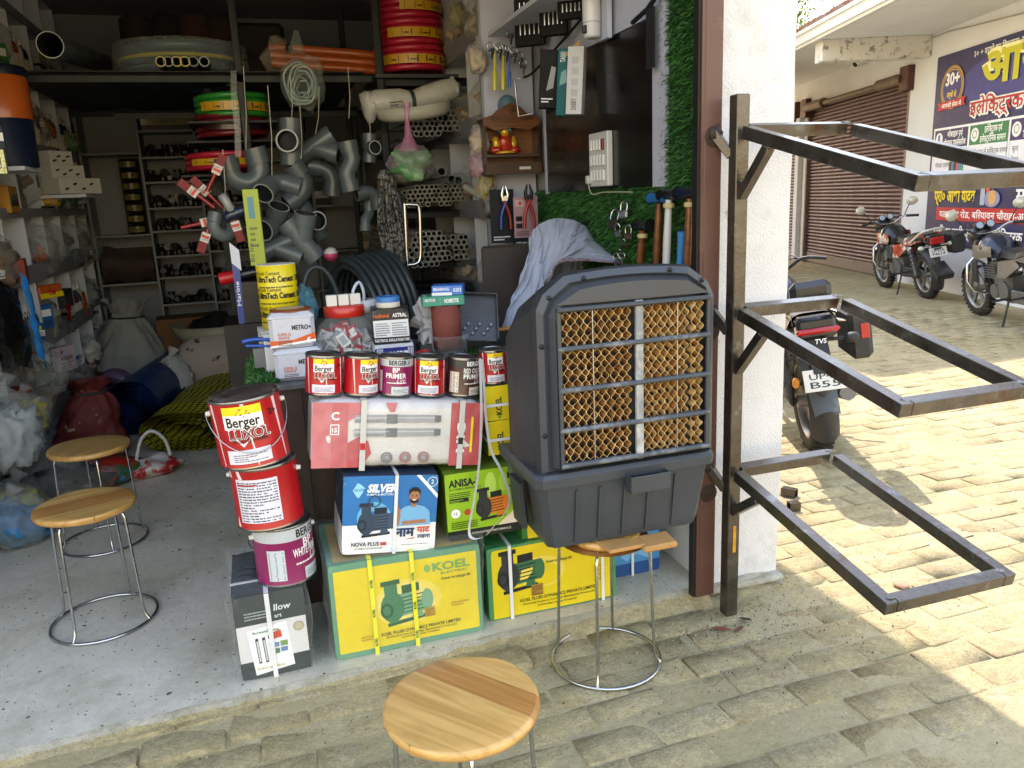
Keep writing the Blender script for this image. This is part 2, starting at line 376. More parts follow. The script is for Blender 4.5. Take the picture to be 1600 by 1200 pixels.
def ebf(a,b):
    y0=ed(a); q=[(.014,.05),(.004,.046),(-.006,.034),(-.03,.016),(-.085,-.012)][int(round(b*4))]
    k=noise.noise(V((a*90,b*3,5)))*.008
    return (fx(a),y0+q[0]+k,q[1]+.004*noise.noise(V((fx(a)*1.3,y0*1.3,0)))*(b==0)+k*.5*(b>0))
fl.grid(lambda a,b:ebf(a,.5-b*.5),NX,2,1); fl.grid(lambda a,b:ebf(a,1-b*.5),NX,2,2)
struct('shop_floor',fl,[CONC,EDGE,BRK])
WALLP=mat('#8c8f92',.75,0,.05,3,.08,120,key='painted_wall')
CEILP=mat('#85888a',.85,0,.05,2,key='ceiling_paint')
def slab(name,x0,x1,y0,y1,z0,z1,m): 
    b=MB(); b.box(((x0+x1)/2,(y0+y1)/2,(z0+z1)/2),(x1-x0,y1-y0,z1-z0)); return struct(name,b,m)
slab('wall_left',-1.85,-1.70,2.3,7.75,0,3.15,WALLP)
slab('wall_back',-1.70,1.60,7.62,7.77,0,3.15,WALLP)
slab('wall_right',1.46,1.60,2.80,7.62,0,3.15,WALLP)
slab('ceiling',-1.85,1.62,2.32,7.77,3.1,3.25,CEILP)
slab('shade_lintel',-1.85,1.38,2.36,2.62,2.78,3.1,CEILP)  # added above the view to cut skylight and darken the shop interior
slab('roof',-6.5,2.42,1.75,9.0,3.26,3.42,mat('#b8b2a6',.9,0,.1,3,.3,30,key='roof_slab'))
slab('wall_front_beside_shop',-6.4,-1.86,2.32,2.5,0,3.25,WALLP)
# white plastered column at the corner
PLAST=mat('#d8d9dc',.9,0,.06,5,.5,120,key='sand_plaster',stain=[('#9a978e',2.6,.56,.72,.5),('#6f6c64',11,.64,.72,.55)])
pc=thing('plastered_column','white sand-plastered corner column behind the welded steel shelf frame','column',(1.62,2.6,0))
b=MB()
def colf(a,bb):
    t=a*4; k=int(t)%4; f=t-int(t); z=bb*3.25
    c=[(-.16,-.2),(.185,-.2),(.185,.25),(-.16,.25)]; p=c[k]; q=c[(k+1)%4]
    x=p[0]+(q[0]-p[0])*f; y=p[1]+(q[1]-p[1])*f
    d=.004*noise.noise(V((x*9,z*4,y*9)))+.012*max(0,.25-z)*noise.noise(V((x*30,z*30,y*30)))
    return (x+d,y-d,z)
b.grid(colf,48,60,0,False); b.build('shaft',PLAST,pc)
b=MB(); b.box((.01,-.0,.01),(.37,.49,.03),ch=.012); b.blob((.05,-.20,.0),(.15,.04,.03),.3,3); b.blob((.17,-.1,.0),(.04,.16,.035),.3,5); b.build('cement_footing',EDGE,pc)
# brown steel jamb
BROWN=mat('#5c3c32',.5,0,.10,5,.15,70,key='red_oxide_paint',coat=.1,stain=[('#8a6a5c',6,.58,.72,.5),('#3a2a25',20,.66,.74,.5)])
j=thing('steel_jamb','reddish brown painted steel door jamb at the edge of the shop opening','jamb',(1.42,2.31,0))
b=MB(); b.box((0,0,1.65),(.066,.05,3.2),ch=.004); b.box((-.037,.0,1.65),(.010,.045,3.2)); b.build('channel',BROWN,j)
b=MB(); b.box((-.047,.0,1.65),(.008,.03,3.2)); b.build('shutter_guide',mat('#15130f',.6,key='black_rubber'),j)
BRN=mat('#3a2b22',.7,.2,.3,20,.5,60,key='weld_burn')
for z in (1.66,1.03,.45):
    b=MB(); b.lathe([(0,.002),(.03,.0015),(.034,0)],14,X=T((.002,-.0255,z),(R(90),0,0))); b.build('weld_scar',BRN,j)
# added house, out of sight behind the column, to cast the yard shade
nh=thing('shade_house','tall cream house added unseen behind the shop column to shade the yard','house',(7.2,13.2,0))
b=MB(); b.box((0,0,4.1),(2.3,3.6,8.2)); b.build('wall',mat('#b9a98c',.9,0,.1,2,key='cream_render'),nh)
b=MB(); b.box((0,0,8.3),(2.6,3.9,.18)); b.build('roof',PLAST,nh)
for k in range(3):
    b=MB(); b.box((-.7+k*.7,-1.82,5.4),(.45,.06,.9)); b.build('window',mat('#2c3338',.2,key='window_glass'),nh)

# grit, sand and black chips gathered on the paving
gr=MB(); rg_=random.Random(31)
for k in range(2600):
    if k<1100: x,y=rg_.gauss(1.5,.30),rg_.gauss(2.14,.16)
    elif k<1700: x,y=rg_.uniform(-1.2,1.4),rg_.gauss(2.16,.05)
    else: x,y=rg_.uniform(-.6,4.5),rg_.uniform(1.15,4.5)
    if (x<1.4 and y>2.28+.044*x) or (x<1.82 and y>2.39): continue
    s_=rg_.choice([.0015,.002,.0028,.004 if rg_.random()<.3 else .002]); a=rg_.uniform(0,6.3)
    gr.add([(-s_,-s_*.6,0),(s_,-s_*.5,0),(s_*.3,s_*.8,0),(0,0,s_*1.2)],[(0,1,3),(1,2,3),(2,0,3)],0 if rg_.random()<.6 else (1 if rg_.random()<.7 else 2),False,T((x,y,.001+rg_.uniform(0,.002)),(0,0,a)))
gr.build('grit',[mat('#2b2924',.8),mat('#c4b9a0',.9),mat('#9a5a44',.9)],paving,kind='stuff')
# a chipped red brick corner and a split in the paving by the post
for px,py,l_,a,c in ((1128,985,.075,R(-38),'#8a4632'),(1165,970,.05,R(-50),'#3a3128'),(1155,985,.06,R(20),'#6a4a3a')):
    g_=at(px,py,Z=0); b=MB(); b.add([(-l_/2,-.006,.0035),(-l_*.1,-.011,.0045),(l_/2,-.002,.0035),(l_*.2,.010,.004),(-l_*.3,.008,.0035)],[(0,1,2,3,4)]); b.build('broken_edge',mat(c,.95,0,.2,60,.6,90),paving,T((g_.x,g_.y,.004),(0,0,a)))
# ------------------------------------------------------------------ stools, cooler, welded shelf frame
def wood(base,dark,key='wood',grain=26,rough=.38,coat=.35,ring=1.0):
    k=('wood',base,dark,grain,rough,ring)
    if k in _mats: return _mats[k]
    m=bpy.data.materials.new(key); m.use_nodes=True; n=m.node_tree; L=n.links.new; b=n.nodes['Principled BSDF']
    tc=n.nodes.new('ShaderNodeTexCoord'); mp=n.nodes.new('ShaderNodeMapping'); mp.inputs['Scale'].default_value=(2.2,grain,grain)
    oi=n.nodes.new('ShaderNodeObjectInfo'); ad=n.nodes.new('ShaderNodeVectorMath'); ad.operation='ADD'; sc_=n.nodes.new('ShaderNodeMath'); sc_.operation='MULTIPLY'; sc_.inputs[1].default_value=37; L(oi.outputs['Random'],sc_.inputs[0])
    L(tc.outputs['Object'],ad.inputs[0]); L(sc_.outputs[0],ad.inputs[1]); L(ad.outputs[0],mp.inputs[0])
    no=n.nodes.new('ShaderNodeTexNoise'); no.inputs['Scale'].default_value=1.6*ring; no.inputs['Detail'].default_value=7; no.inputs['Distortion'].default_value=1.1; L(mp.outputs[0],no.inputs['Vector'])
    cr=n.nodes.new('ShaderNodeValToRGB'); cr.color_ramp.elements[0].position=.32; cr.color_ramp.elements[1].position=.66
    cr.color_ramp.elements[0].color=(*lin(dark),1); cr.color_ramp.elements[1].color=(*lin(base),1); L(no.outputs['Fac'],cr.inputs[0])
    hs=n.nodes.new('ShaderNodeHueSaturation'); mr=n.nodes.new('ShaderNodeMapRange'); mr.inputs[3].default_value=.82; mr.inputs[4].default_value=1.12; L(oi.outputs['Random'],mr.inputs[0]); L(mr.outputs[0],hs.inputs['Value']); L(cr.outputs[0],hs.inputs['Color'])
    L(hs.outputs[0],b.inputs['Base Color']); b.inputs['Roughness'].default_value=rough; b.inputs['Coat Weight'].default_value=coat; b.inputs['Coat Roughness'].default_value=.2
    bp=n.nodes.new('ShaderNodeBump'); bp.inputs['Strength'].default_value=.12; bp.inputs['Distance'].default_value=.002; L(no.outputs['Fac'],bp.inputs['Height']); L(bp.outputs[0],b.inputs['Normal'])
    _mats[k]=m; return m
CHROME=mat('#b9bcbf',.22,1,.08,30,key='steel_rod')
PINE=wood('#d6a862','#b98a48','stool_wood'); PINE2=wood('#bf8747','#a06c34','stool_wood_dark')
def bar(mb,p0,p1,w,h,m=0,up=(0,0,1),ch=.002):
    p0=V(p0);p1=V(p1); d=(p1-p0); l=d.length; d.normalize(); u=V(up); s=d.cross(u).normalized(); u=s.cross(d)
    X=M(((s.x,d.x,u.x,0),(s.y,d.y,u.y,0),(s.z,d.z,u.z,0),(0,0,0,1))); X=M.Translation((p0+p1)/2)@X
    return mb.box((0,0,0),(w,l,h),m,X,ch)
def stool(label,x,y,z0,rz,cuts,h=.46,seat=True,r=.168):
    t=thing('round_stool',label,'stool',(x,y,z0),(0,0,rz),'round wooden stools with wire legs')
    b=MB(); b.tube([(.178*cos(2*PI*i/40),.178*sin(2*PI*i/40),.007) for i in range(40)],.006,7,closed=True); b.build('ring',CHROME,t)
    for k in range(4):
        a=PI/4+k*PI/2; c,s=cos(a),sin(a); b=MB()
        pr=[(.177,.010),(.163,.030),(.158,.06),(.150,.30),(.1455,h-.055),(.140,h-.036),(.125,h-.029),(.105,h-.027)]
        b.tube([(q*c,q*s,zz) for q,zz in pr],.0052,7); b.build('leg',CHROME,t)
    if not seat: return t
    b=MB(); b.lathe([(0,h-.027),(.11,h-.027),(.14,h-.026),(.145,h-.024)],24); st=b.build('seat',PINE2,t)
    def strip(y0,y1,m):
        b=MB(); th0=math.asin(max(-1,y0/r)); th1=math.asin(min(1,y1/r)); N=14; prof=[]
        for i in range(N+1):
            th=th0+(th1-th0)*i/N; yy=r*sin(th); hw=max(r*cos(th),.0008)
            e=min(.008,hw*.5); rowp=[(-hw+e*1.6,h-.024),(-hw+e*.4,h-.022),(-hw,h-.012),(-hw+e*.35,h-.003),(-hw+e*1.5,h)]
            rowp+=[(q*hw,h) for q in(-.6,-.2,.2,.6) if abs(q)*hw<hw-e*1.5]+[]
            while len(rowp)<9: rowp.append((0,h))
            rowp+=[(hw-e*1.5,h),(hw-e*.35,h-.003),(hw,h-.012),(hw-e*.4,h-.022),(hw-e*1.6,h-.024)]
            prof.append([(a,yy*(1-.0 if zz>h-.02 else .98),zz) for a,zz in rowp])
        n=len(prof[0]); vs=[p for q in prof for p in q]
        b.add(vs,[(i*n+k,i*n+k+1,(i+1)*n+k+1,(i+1)*n+k) for i in range(N) for k in range(n-1)],0,True)
        b.build('plank',m,st)
    for i in range(len(cuts)-1): strip(cuts[i]*r,cuts[i+1]*r-.0004,[PINE,PINE2,PINE][i%3] if len(cuts)==4 else PINE)
    return t
sF=at(721,1097,Z=.455)
stool('pale wooden round stool in front on the brick paving, planks of two shades',sF.x,sF.y,0,R(-52),[-1,.18,.58,1])
stool('dark stool with wire legs carrying the air cooler',.945,2.128,0,R(12),[-1,-.2,.4,1],r=.115)
sA=at(165,968,Z=.05); sB=at(165,845,Z=.05)
stool('nearer of the two wooden stools on the shop floor',sA.x,sA.y,.05,R(20),[-1,-.3,.35,1])
stool('farther of the two wooden stools on the shop floor',sB.x,sB.y,.05,R(65),[-1,-.45,.1,.6,1])
# ---- welded frame
STEEL=mat('#5f5b56',.32,.8,.28,11,.12,80,key='mild_steel',stain=[('#5a3a22',6,.54,.68,.8),('#8d8f90',16,.56,.7,.6)])
WELD=mat('#8b8d8e',.4,.8,.3,60,.8,160,key='weld_bead')
f=thing('welded_rack','welded bare steel frame with three sloping open shelf rectangles on one post','frame',(1.475,2.225,0))
b=MB(); b.box((0,0,.89),(.046,.046,1.78),ch=.003); b.build('post',STEEL,f)
b=MB(); b.box((.001,-.0245,.30),(.012,.0015,.10)); b.build('paint_mark',mat('#c98a1e',.6,var=.3,scale=40),f)
for z,dr in ((1.672,.178),(1.105,.155),(.548,.138)):
    A=V((0,-.012,z));B=V((.405,-.012,z));C=V((.405,-.725,z-dr));D=V((0,-.725,z-dr)); w=.038; e=V((0,0,0))
    n=(B-A).cross(D-A).normalized(); n=n if n.z>0 else -n
    for p,q,o in ((A,D,.0),(B,C,.0)):
        b=MB(); bar(b,p+(q-p).normalized()*.03,q-(q-p).normalized()*-.019,w,w,up=n); b.build('shelf_bar',STEEL,f)
    for p,q in ((A,B),(D,C)):
        b=MB(); bar(b,p+V((.0195,0,0)),q-V((.0195,0,0)),w,w*.995,up=n); b.build('shelf_bar',STEEL,f)
    for p in (A,B,C,D):
        b=MB(); b.blob(p+n*.018+V((.012 if p in(A,D) else -.012,.006,0)),(.016,.012,.005),.5,p.x*9+z,10); b.build('weld',WELD,f)
    low=z<.6
    b=MB(); p0=V((0,-.02,z-(.20 if not low else .145))); p1=A+(D-A)*.21-n*.02
    bar(b,p0,p1,.03,.03); b.build('brace',STEEL,f)
    b=MB(); b.blob(p1,(.014,.014,.012),.5,z,10); b.build('weld',WELD,f)
    b=MB(); bar(b,(-.05,.065,z-.0),(-.012,.02,z-.075),.028,.028); b.build('bracket',STEEL,f)
    b=MB(); b.blob((-.05,.058,z-.0),(.022,.012,.024),.5,z*3,10); b.build('weld',BRN,f)
# ---- desert air cooler
PLA=mat('#3a3f45',.42,0,.08,6,.05,90,key='grey_plastic',stain=[('#83878a',5,.62,.74,.28)])
PLA2=mat('#2a2d31',.5,0,.1,5,key='dark_plastic',stain=[('#7d7a72',3,.6,.75,.3)])
PAD=mat('#a06f36',.85,0,.25,30,key='cooling_pad',stain=[('#7c5426',12,.55,.68,.7)])
PADL=mat('#bf9a5e',.85,0,.2,30,key='cooling_pad_pale',stain=[('#e8dfc8',25,.55,.65,.7)])
ac=thing('air_cooler','grey plastic desert air cooler with honeycomb pads standing on a stool','air cooler',(.985,2.03,.47))
def outline(x0,x1,z0,z1,ch,arch=.012):
    p=[(x0,z0),(x1,z0),(x1,z1-ch*1.1),(x1-ch*.25,z1-ch*.6),(x1-ch,z1-.004)]
    for i in range(1,8):
        t=i/8; p.append((x1-ch+(x0+ch-x1+ch)*t,z1-.004+arch*4*t*(1-t)))
    p+= [(x0+ch,z1-.004),(x0+ch*.25,z1-ch*.6),(x0,z1-ch*1.1)]
    return p
def loft(mb,secs,m=0,sm=False,closed=True,cap=(1,1)):
    n=len(secs[0]); vs=[v for s in secs for v in s]
    mb.add(vs,[(i*n+k,i*n+(k+1)%n,(i+1)*n+(k+1)%n,(i+1)*n+k) for i in range(len(secs)-1) for k in range(n)],m,sm)
    if cap[0]: mb.add(secs[0],[list(range(n))[::-1]],m)
    if cap[1]: mb.add(secs[-1],[list(range(n))],m)
def sec(x0,x1,z0,z1,ch,y): return [(a,y,c) for a,c in outline(x0,x1,z0,z1,ch)]
bt=.235
b=MB(); loft(b,[sec(-.272,.292,bt,.815,.085,.012),sec(-.278,.298,bt,.82,.088,.03),sec(-.275,.295,bt,.815,.09,.05),sec(-.282,.30,bt,.80,.09,.09),sec(-.296,.31,bt,.77,.10,.17),sec(-.29,.30,bt,.74,.12,.25),sec(-.22,.22,bt+.02,.64,.12,.31)][::-1],0,False); hood=b.build('housing',PLA2,ac)
def rimring(mb,o1,o2,y1,y2,m=0):
    a=[(x,y1,z) for x,z in o1]; c=[(x,y2,z) for x,z in o2]; n=len(a)
    mb.add(a+c,[(k,(k+1)%n,n+(k+1)%n,n+k)[::-1] for k in range(n)],m)
oA=outline(-.272,.292,.242,.815,.085); oB=outline(-.255,.277,.25,.797,.08); oC=outline(-.240,.272,.255,.790,.078); oD=outline(-.226,.262,.262,.778,.075)
b=MB(); rimring(b,oA,oB,.010,-.002); rimring(b,oB,oC,-.002,.008); rimring(b,oC,oD,.008,-.022)
b.build('front_rim',PLA,ac)
# face panel above the grille plus grille bars
zt=.735; rows=[.722,.612,.492,.374,.268]; xl,xr=-.222,.258
top=[p for p in oD if p[1]>=zt-.001]
b=MB(); pts=[(xl,zt)]+[(xr,zt)]+[p for p in oD if p[1]>zt+.001]
b.add([(x,-.022,z) for x,z in pts],[list(range(len(pts)))]); b.build('face_panel',PLA,ac)
DUSTB=mat('#454b51',.5,0,.1,9,key='dusty_bar',stain=[('#a3a6a6',8,.50,.68,.7)])
for i,z in enumerate(rows):
    b=MB(); b.box(((xl+xr)/2,-.026,z),(xr-xl+.004,.022,.0135),ch=.005); b.build('grille_bar',DUSTB if i else PLA,ac)
for x,wd in ((xl+.004,.012),(xr-.004,.012),(.028,.024)):
    b=MB(); b.box((x,-.0235,(rows[0]+rows[-1])/2),(wd,.012,rows[0]-rows[-1]+.02),ch=.002); b.build('grille_bar',mat('#7d8286',.5,0,.15,9,stain=[('#c9cac8',10,.45,.62,.8)]) if wd>.02 else PLA,ac)
for x in (-.118,.15):
    b=MB(); b.cyl((x,-.028,rows[0]),(x,-.028,rows[-1]),.0018,n=6); b.build('grille_wire',CHROME,ac)
def pad(x0,x1,seed,m):
    b=MB(); rr=random.Random(seed); p=.0132; k=0; x=x0+.004
    zs=[rows[-1]+.004+(rows[0]-rows[-1]-.008)*i/180 for i in range(181)]
    while x<x1-.003:
        ph=(k%2)*PI+rr.uniform(-.35,.35); am=.0070*rr.uniform(.8,1.15); sl=.022*(1 if k%2 else -1); dx=rr.uniform(-.002,.002)
        def fn(a,bb,x=x,ph=ph,am=am,sl=sl,dx=dx):
            z=zs[int(round(a*180))]; q=2*PI*(z+sl*bb)/.033
            return (x+dx+.006*noise.noise(V((x*9,z*11,seed*3)))+am*(1+.5*noise.noise(V((x*30,z*14,seed))))*sin(q+ph+1.1*noise.noise(V((x*16,z*10,seed)))) ,-.012+bb*.05+ .003*noise.noise(V((x*60,z*40,2))),z)
        b.grid(fn,180,2,k%2,True); b.grid(lambda a,bb:(lambda v:(v[0]+(bb-.5)*.0019,v[1]-.0006,v[2]))(fn(a,0)),180,1,2,False); x+=p; k+=1
    return b.build('cooling_pad',m+[mat('#cfae78',.85,0,.35,25,key='pad_edge',stain=[('#8a6430',14,.5,.66,.8)])],ac)
pad(xl+.008,.017,1,[PAD,mat('#7d5226',.85,0,.25,30,key='cooling_pad_brown')]); pad(.040,xr-.055,2,[PAD,PADL]); pad(xr-.05,xr-.008,3,[PADL,PAD])
b=MB(); b.box((.02,.045,.5),(.46,.004,.46)); b.build('pad_backing',mat('#20150c',.9),ac)
SCREW=mat('#15181b',.35,.3,key='screw')
for x,z in ((-.262,.36),(-.262,.62),(-.235,.755),(-.13,.802),(.14,.808),(.245,.770)):
    b=MB(); b.lathe([(0,.004),(.006,.004),(.0075,0)],10,X=T((x,-.001,z),(R(90),0,0))); b.build('screw',SCREW,ac)
# tank
b=MB()
def tk(z,y0,x0,x1,y1): return [(x0,y0+.02,z),(x0+.02,y0,z),(x1-.02,y0,z),(x1,y0+.02,z),(x1,y1,z),(x0,y1,z)]
loft(b,[tk(0,.012,-.255,.245,.30),tk(.02,.008,-.262,.252,.31),tk(.20,-.012,-.285,.275,.33),tk(.205,-.026,-.300,.288,.34),tk(.232,-.028,-.302,.290,.345),tk(.244,-.018,-.295,.284,.34),tk(.246,.02,-.27,.28,.33)],0)
b.build('water_tank',PLA,ac)
for x0,x1 in ((-.175,-.168),(-.10,-.092),(-.02,-.012),(.06,.068),(.15,.158)):
    b=MB(); 
    for s in (0,):
        b.add([(x0,-.0125,.185),(x1,-.0125,.185),(x1-.006,.006,.012),(x0-.003,.006,.012),(x0,-.017,.185),(x1,-.017,.185),(x1-.006,.001,.012),(x0-.003,.001,.012)],[(4,5,6,7)[::-1],(0,4,7,3),(1,2,6,5),(0,1,5,4)[::1],(3,7,6,2)],0)
    b.build('tank_rib',PLA,ac)
b=MB(); x0,x1=-.015,.105
b.box((.045,-.062,.190),(.13,.005,.052),ch=.002); b.box((.045,-.045,.166),(.13,.036,.005)); b.box((-.0185,-.045,.19),(.004,.036,.05)); b.box((.1085,-.045,.19),(.004,.036,.05)); b.build('water_inlet_tray',PLA,ac)
b=MB(); b.add([(-.301,.10,.215),(-.301,.22,.215),(-.285,.22,.05),(-.285,.10,.05)],[(0,1,2,3)]); b.box((-.292,.16,.13),(.012,.10,.15),X=T((0,0,0),(0,R(-4),0))); b.build('tank_recess',PLA2,ac)
# folded board wedged under the cooler
wb=thing('folded_board','folded piece of brown cardboard wedged under the cooler tank','cardboard',(1.03,2.06,.4605))
CARD=mat('#b5854c',.8,0,.15,14,.3,40,key='cardboard')
b=MB(); b.box((-.08,-.02,-.010),(.13,.10,.012),X=T((0,0,0),(0,R(4),R(8))),ch=.002); b.build('flap',CARD,wb)
b=MB(); b.box((.04,-.05,-.014),(.11,.09,.020),X=T((0,0,0),(0,R(-3),R(-6))),ch=.006); b.build('flap',CARD,wb)
# ------------------------------------------------------------------ cartons, paint cans, goods stacked at the front
_dents={}
def dent(size,seed,sag=0):
    w,d,h=size
    def D(p):
        x,y,z=p; k=.0022; s_=seed
        n1=noise.noise(V((x*5+s_,y*5,z*5)));n2=noise.noise(V((x*5,y*5+s_,z*5+4)));n3=noise.noise(V((x*5+5,y*5,z*5+s_)))
        ex=1-min(abs(abs(x)-w/2)/.03,1);ey=1-min(min(y,d-y)/.03,1);ez=1-min(min(z,h-z)/.03,1)
        cr=ex*ey*ez; q=cr*.007*max(0,noise.noise(V((x*30+s_,y*30,z*30)))+.45)+ (ex*ey+ey*ez+ex*ez)*.0011*noise.noise(V((x*40,y*40,z*40+s_)))
        lift=0 if z<.004 else 1
        return V((x-math.copysign(q,x)+k*n1,y+(q if y<d/2 else -q)+k*n2*.8,z+lift*(k*n3*.6-(q if z>h/2 else 0)-sag*(x/w+.5)*(z/h))))
    return D
def carton(name,label,cx,y0,z0,size,m,rz=0,roll=0,pitch=0,ch=.004,group=None,cat='box',sag=0):
    """cx, y0 = middle of the front bottom edge"""
    t=thing(name,label,cat,(cx,y0,z0),(pitch,roll,rz),group)
    b=MB(); w,d,h=size
    D=dent(size,cx*7+z0*3,sag); t['_d']=0; _dents[t.name]=D
    for o_,u_,v_ in (((-w/2,0,0),(w,0,0),(0,0,h)),((-w/2,d,0),(0,-d,0),(0,0,h)),((w/2,0,0),(0,d,0),(0,0,h)),((w/2,d,0),(-w,0,0),(0,0,h)),((-w/2,0,h),(w,0,0),(0,d,0)),((-w/2,d,0),(w,0,0),(0,-d,0))):
        b.grid(lambda a,c:D(V(o_)+V(u_)*a+V(v_)*c),16,12,0,False)
    del t['_d']
    b.build('carton',m,t); return t
def P(t,size,face='front',sag=0):
    w,d,h=size
    f_=boxframe((0,d/2,h/2),size,face)
    if t.name in _dents:
        D=_dents[t.name]; o_=V(f_['o']);u_=V(f_['u']);v_=V(f_['v']);n_=u_.cross(v_); p=Print(); p.off=.0010
        p.fn=lambda x,y,off:tuple(D(o_+u_*x+v_*y)+n_*off); return p
    return Print(**f_)
def strap(t,size,x,m,wd=.012,full=True,face='x',name='strap'):
    w,d,h=size; b=MB(); e=.0022
    if face=='x':
        b.box((x,-e/2-.0065,h/2),(wd,e*.6,h+.006)); b.box((x,d/2-.004,h+e/2+.0035),(wd,d,e*.6)); b.box((x,d+e/2+.001,h/2),(wd,e*.6,h))
    else:
        b.box((0,-e/2-.0085,x),(w+.006,e*.6,wd)); b.box((-w/2-.003,d/2,x),(e*.6,d,wd)); b.box((w/2+.003,d/2,x),(e*.6,d,wd))
    return b.build(name,m,t)
def wrapfilm(t,size,g=.006,op=.10,n=(16,8,12),amp=.006,seed=1,name='shrink_wrap',hexc='#e9edeb'):
    w,d,h=size; b=MB()
    def D(p): 
        q=V(p)*9+V((seed,seed*2,0)); k=amp*(noise.noise(q)+.6*noise.noise(q*2.7))
        return (p[0]*(1+k*2/w),p[1]+(p[1]-d/2)*k*2/d,max(.001,p[2]+(p[2]-h/2)*k*2/h))
    x0,x1,y0,y1,z1=-w/2-g,w/2+g,-g,d+g,h+g
    b.grid(lambda a,c:D((x0+(x1-x0)*a,y0,z1*c)),n[0],n[2]); b.grid(lambda a,c:D((x0,y1+(y0-y1)*a,z1*c)),n[1],n[2]); b.grid(lambda a,c:D((x1,y0+(y1-y0)*a,z1*c)),n[1],n[2]); b.grid(lambda a,c:D((x0+(x1-x0)*a,y0+(y1-y0)*c,z1)),n[0],n[1])
    return b.build(name,film(hexc,op,.1,edge=.16),t)
def pump_art(p,x,y,s,body,motor,dk,flip=1):
    """printed picture of a monoblock pump: motor with fins, volute, feet, terminal box"""
    X=lambda a:x+flip*a*s
    def q(pts,m): p.poly([(X(a),y+b*s) for a,b in (pts if flip>0 else pts[::-1])],m)
    q([(.40,.16),(.95,.22),(.95,.68),(.40,.66)],motor)
    for i in range(5): q([(.44,.22+i*.085),(.93,.26+i*.085),(.93,.285+i*.085),(.44,.245+i*.085)],dk)
    p.circ(X(.95),y+.45*s,.12*s,motor,.24*s); q([(.45,.66),(.80,.68),(.80,.86),(.45,.84)],dk)
    p.circ(X(.24),y+.40*s,.24*s,body,.34*s); p.circ(X(.12),y+.34*s,.13*s,dk,.17*s); p.circ(X(.12),y+.34*s,.08*s,body,.11*s)
    q([(.10,.66),(.36,.66),(.36,.92),(.10,.92)],body); q([(.04,.88),(.42,.90),(.42,1.0),(.04,.98)],dk)
    q([(.12,-.02),(.90,.06),(.90,.14),(.12,.06)],dk); q([(.16,.04),(.34,.06),(.34,.2),(.16,.2)],body); q([(.62,.08),(.86,.1),(.82,.24),(.66,.24)],motor)
KY='#dfc814'; KG='#3f7d57'
KYm=mat(KY,.5,0,.08,8,key='yellow_print_carton',coat=.2); KGm=ink('#3b7a54'); KGd=ink('#1d5a34'); KGl=ink('#6fa27f')
# --- big yellow pump carton, wrapped in film
sz=(.50,.36,.335); SG=.012
t=carton('pump_carton','large yellow and green pump carton in clear film, under the blue box',.345,2.365,.052,sz,mat('#5a9374',.5,0,.1,6,key='green_carton',coat=.2),sag=SG)
p=P(t,sz,'front',SG); p.rect(.014,.020,.472,.293,KYm)
p.circ(.245,.165,.115,ink('#e6cf55'),.085); p.circ(.245,.165,.10,ink('#ead978'),.072); pump_art(p,.155,.090,.165,KGm,KGl,KGd)
p.text('KOEL',.335,.262,.030,ink('#6ea356'),bold=.03,sx=1.25); p.circ(.318,.276,.010,ink('#79b05d'),.014); p.text('ELECTRIC',.362,.247,.008,ink('#5f8f54'),w=.09); p.text('Power to change life',.362,.225,.011,ink('#33512c'),it=.25,w=.10)
p.text('KOEL FLUID DYNAMICS PRIVATE LIMITED',.150,.058,.0115,ink('#3a3b22'),bold=.012,w=.27); p.text("(Formerly known as 'La-Gajjar Machineries Private Ltd')",.165,.047,.007,ink('#5b5a2c'),w=.24); p.text('A Kirloskar Group Company',.215,.037,.007,ink('#5b5a2c'),w=.13)
p.rect(.300,.098,.034,.034,ink('#b08b2a')); p.lines(.303,.101,.028,.028,4,ink('#7a5c1c'),3)
p.lines(.085,.055,.05,.02,2,ink('#b99a22'),5); p.lines(.39,.12,.08,.02,2,ink('#b99a22'),6)
p.build('print',t)
p=P(t,sz,'top'); p.rect(.02,.02,.46,.32,mat('#b99a55',.6,0,.15,8,key='brown_tape')); p.build('print',t)
YS=mat('#e6e02a',.35,0,.05,key='yellow_strap')
for x in (-.118,.018):
    strap(t,sz,x,YS,.014); p=Print((x-.005,-.0088,0)); 
    for k in range(3): p.text('KOEL',.0085,.03+k*.105,.0085,KGd,bold=.03,rot=PI/2)
    p.build('strap_lettering',t)
wrapfilm(t,sz,.013,.03,seed=4,amp=.012)
# --- second yellow pump carton
sz=(.488,.34,.275)
t=carton('pump_carton','yellow pump carton with white straps standing behind the cooler stool',.873,2.41,.052,sz,mat('#3f8a55',.5,0,.1,6,key='green_carton',coat=.2))
p=P(t,sz); p.rect(.016,.004,.455,.262,KYm); p.circ(.20,.155,.09,ink('#e8d35a'),.06); pump_art(p,.035,.095,.165,ink('#2d3338'),ink('#2f6b48'),ink('#17191c'))
p.text('KOEL',.345,.225,.028,ink('#3f8a4a'),bold=.03,sx=1.2); p.text('Power to change life',.215,.185,.011,ink('#4d4a1e'),it=.25,w=.10)
p.text('KOEL FLUID DYNAMICS PRIVATE LIMITED',.115,.052,.012,ink('#2f301c'),bold=.012,w=.30); p.text("(Formerly known as 'La-Gajjar Machineries Private Ltd')",.125,.038,.0075,ink('#4b4a22'),w=.28); p.text('A Kirloskar Group Company',.18,.024,.0075,ink('#4b4a22'),w=.15)
p.rect(.158,.068,.044,.044,ink('#a07a35')); p.lines(.161,.071,.038,.038,4,ink('#6d4a1a'),7); p.lines(.40,.08,.03,.07,4,ink('#c3a31c'),9); p.build('print',t)
WS=mat('#dfe1e2',.35,0,.04,key='white_strap')
strap(t,sz,-.162,WS); strap(t,sz,.188,WS)
p=P(t,sz,'left'); p.rect(.03,.02,.28,.235,ink('#2d7446')); p.build('print',t)
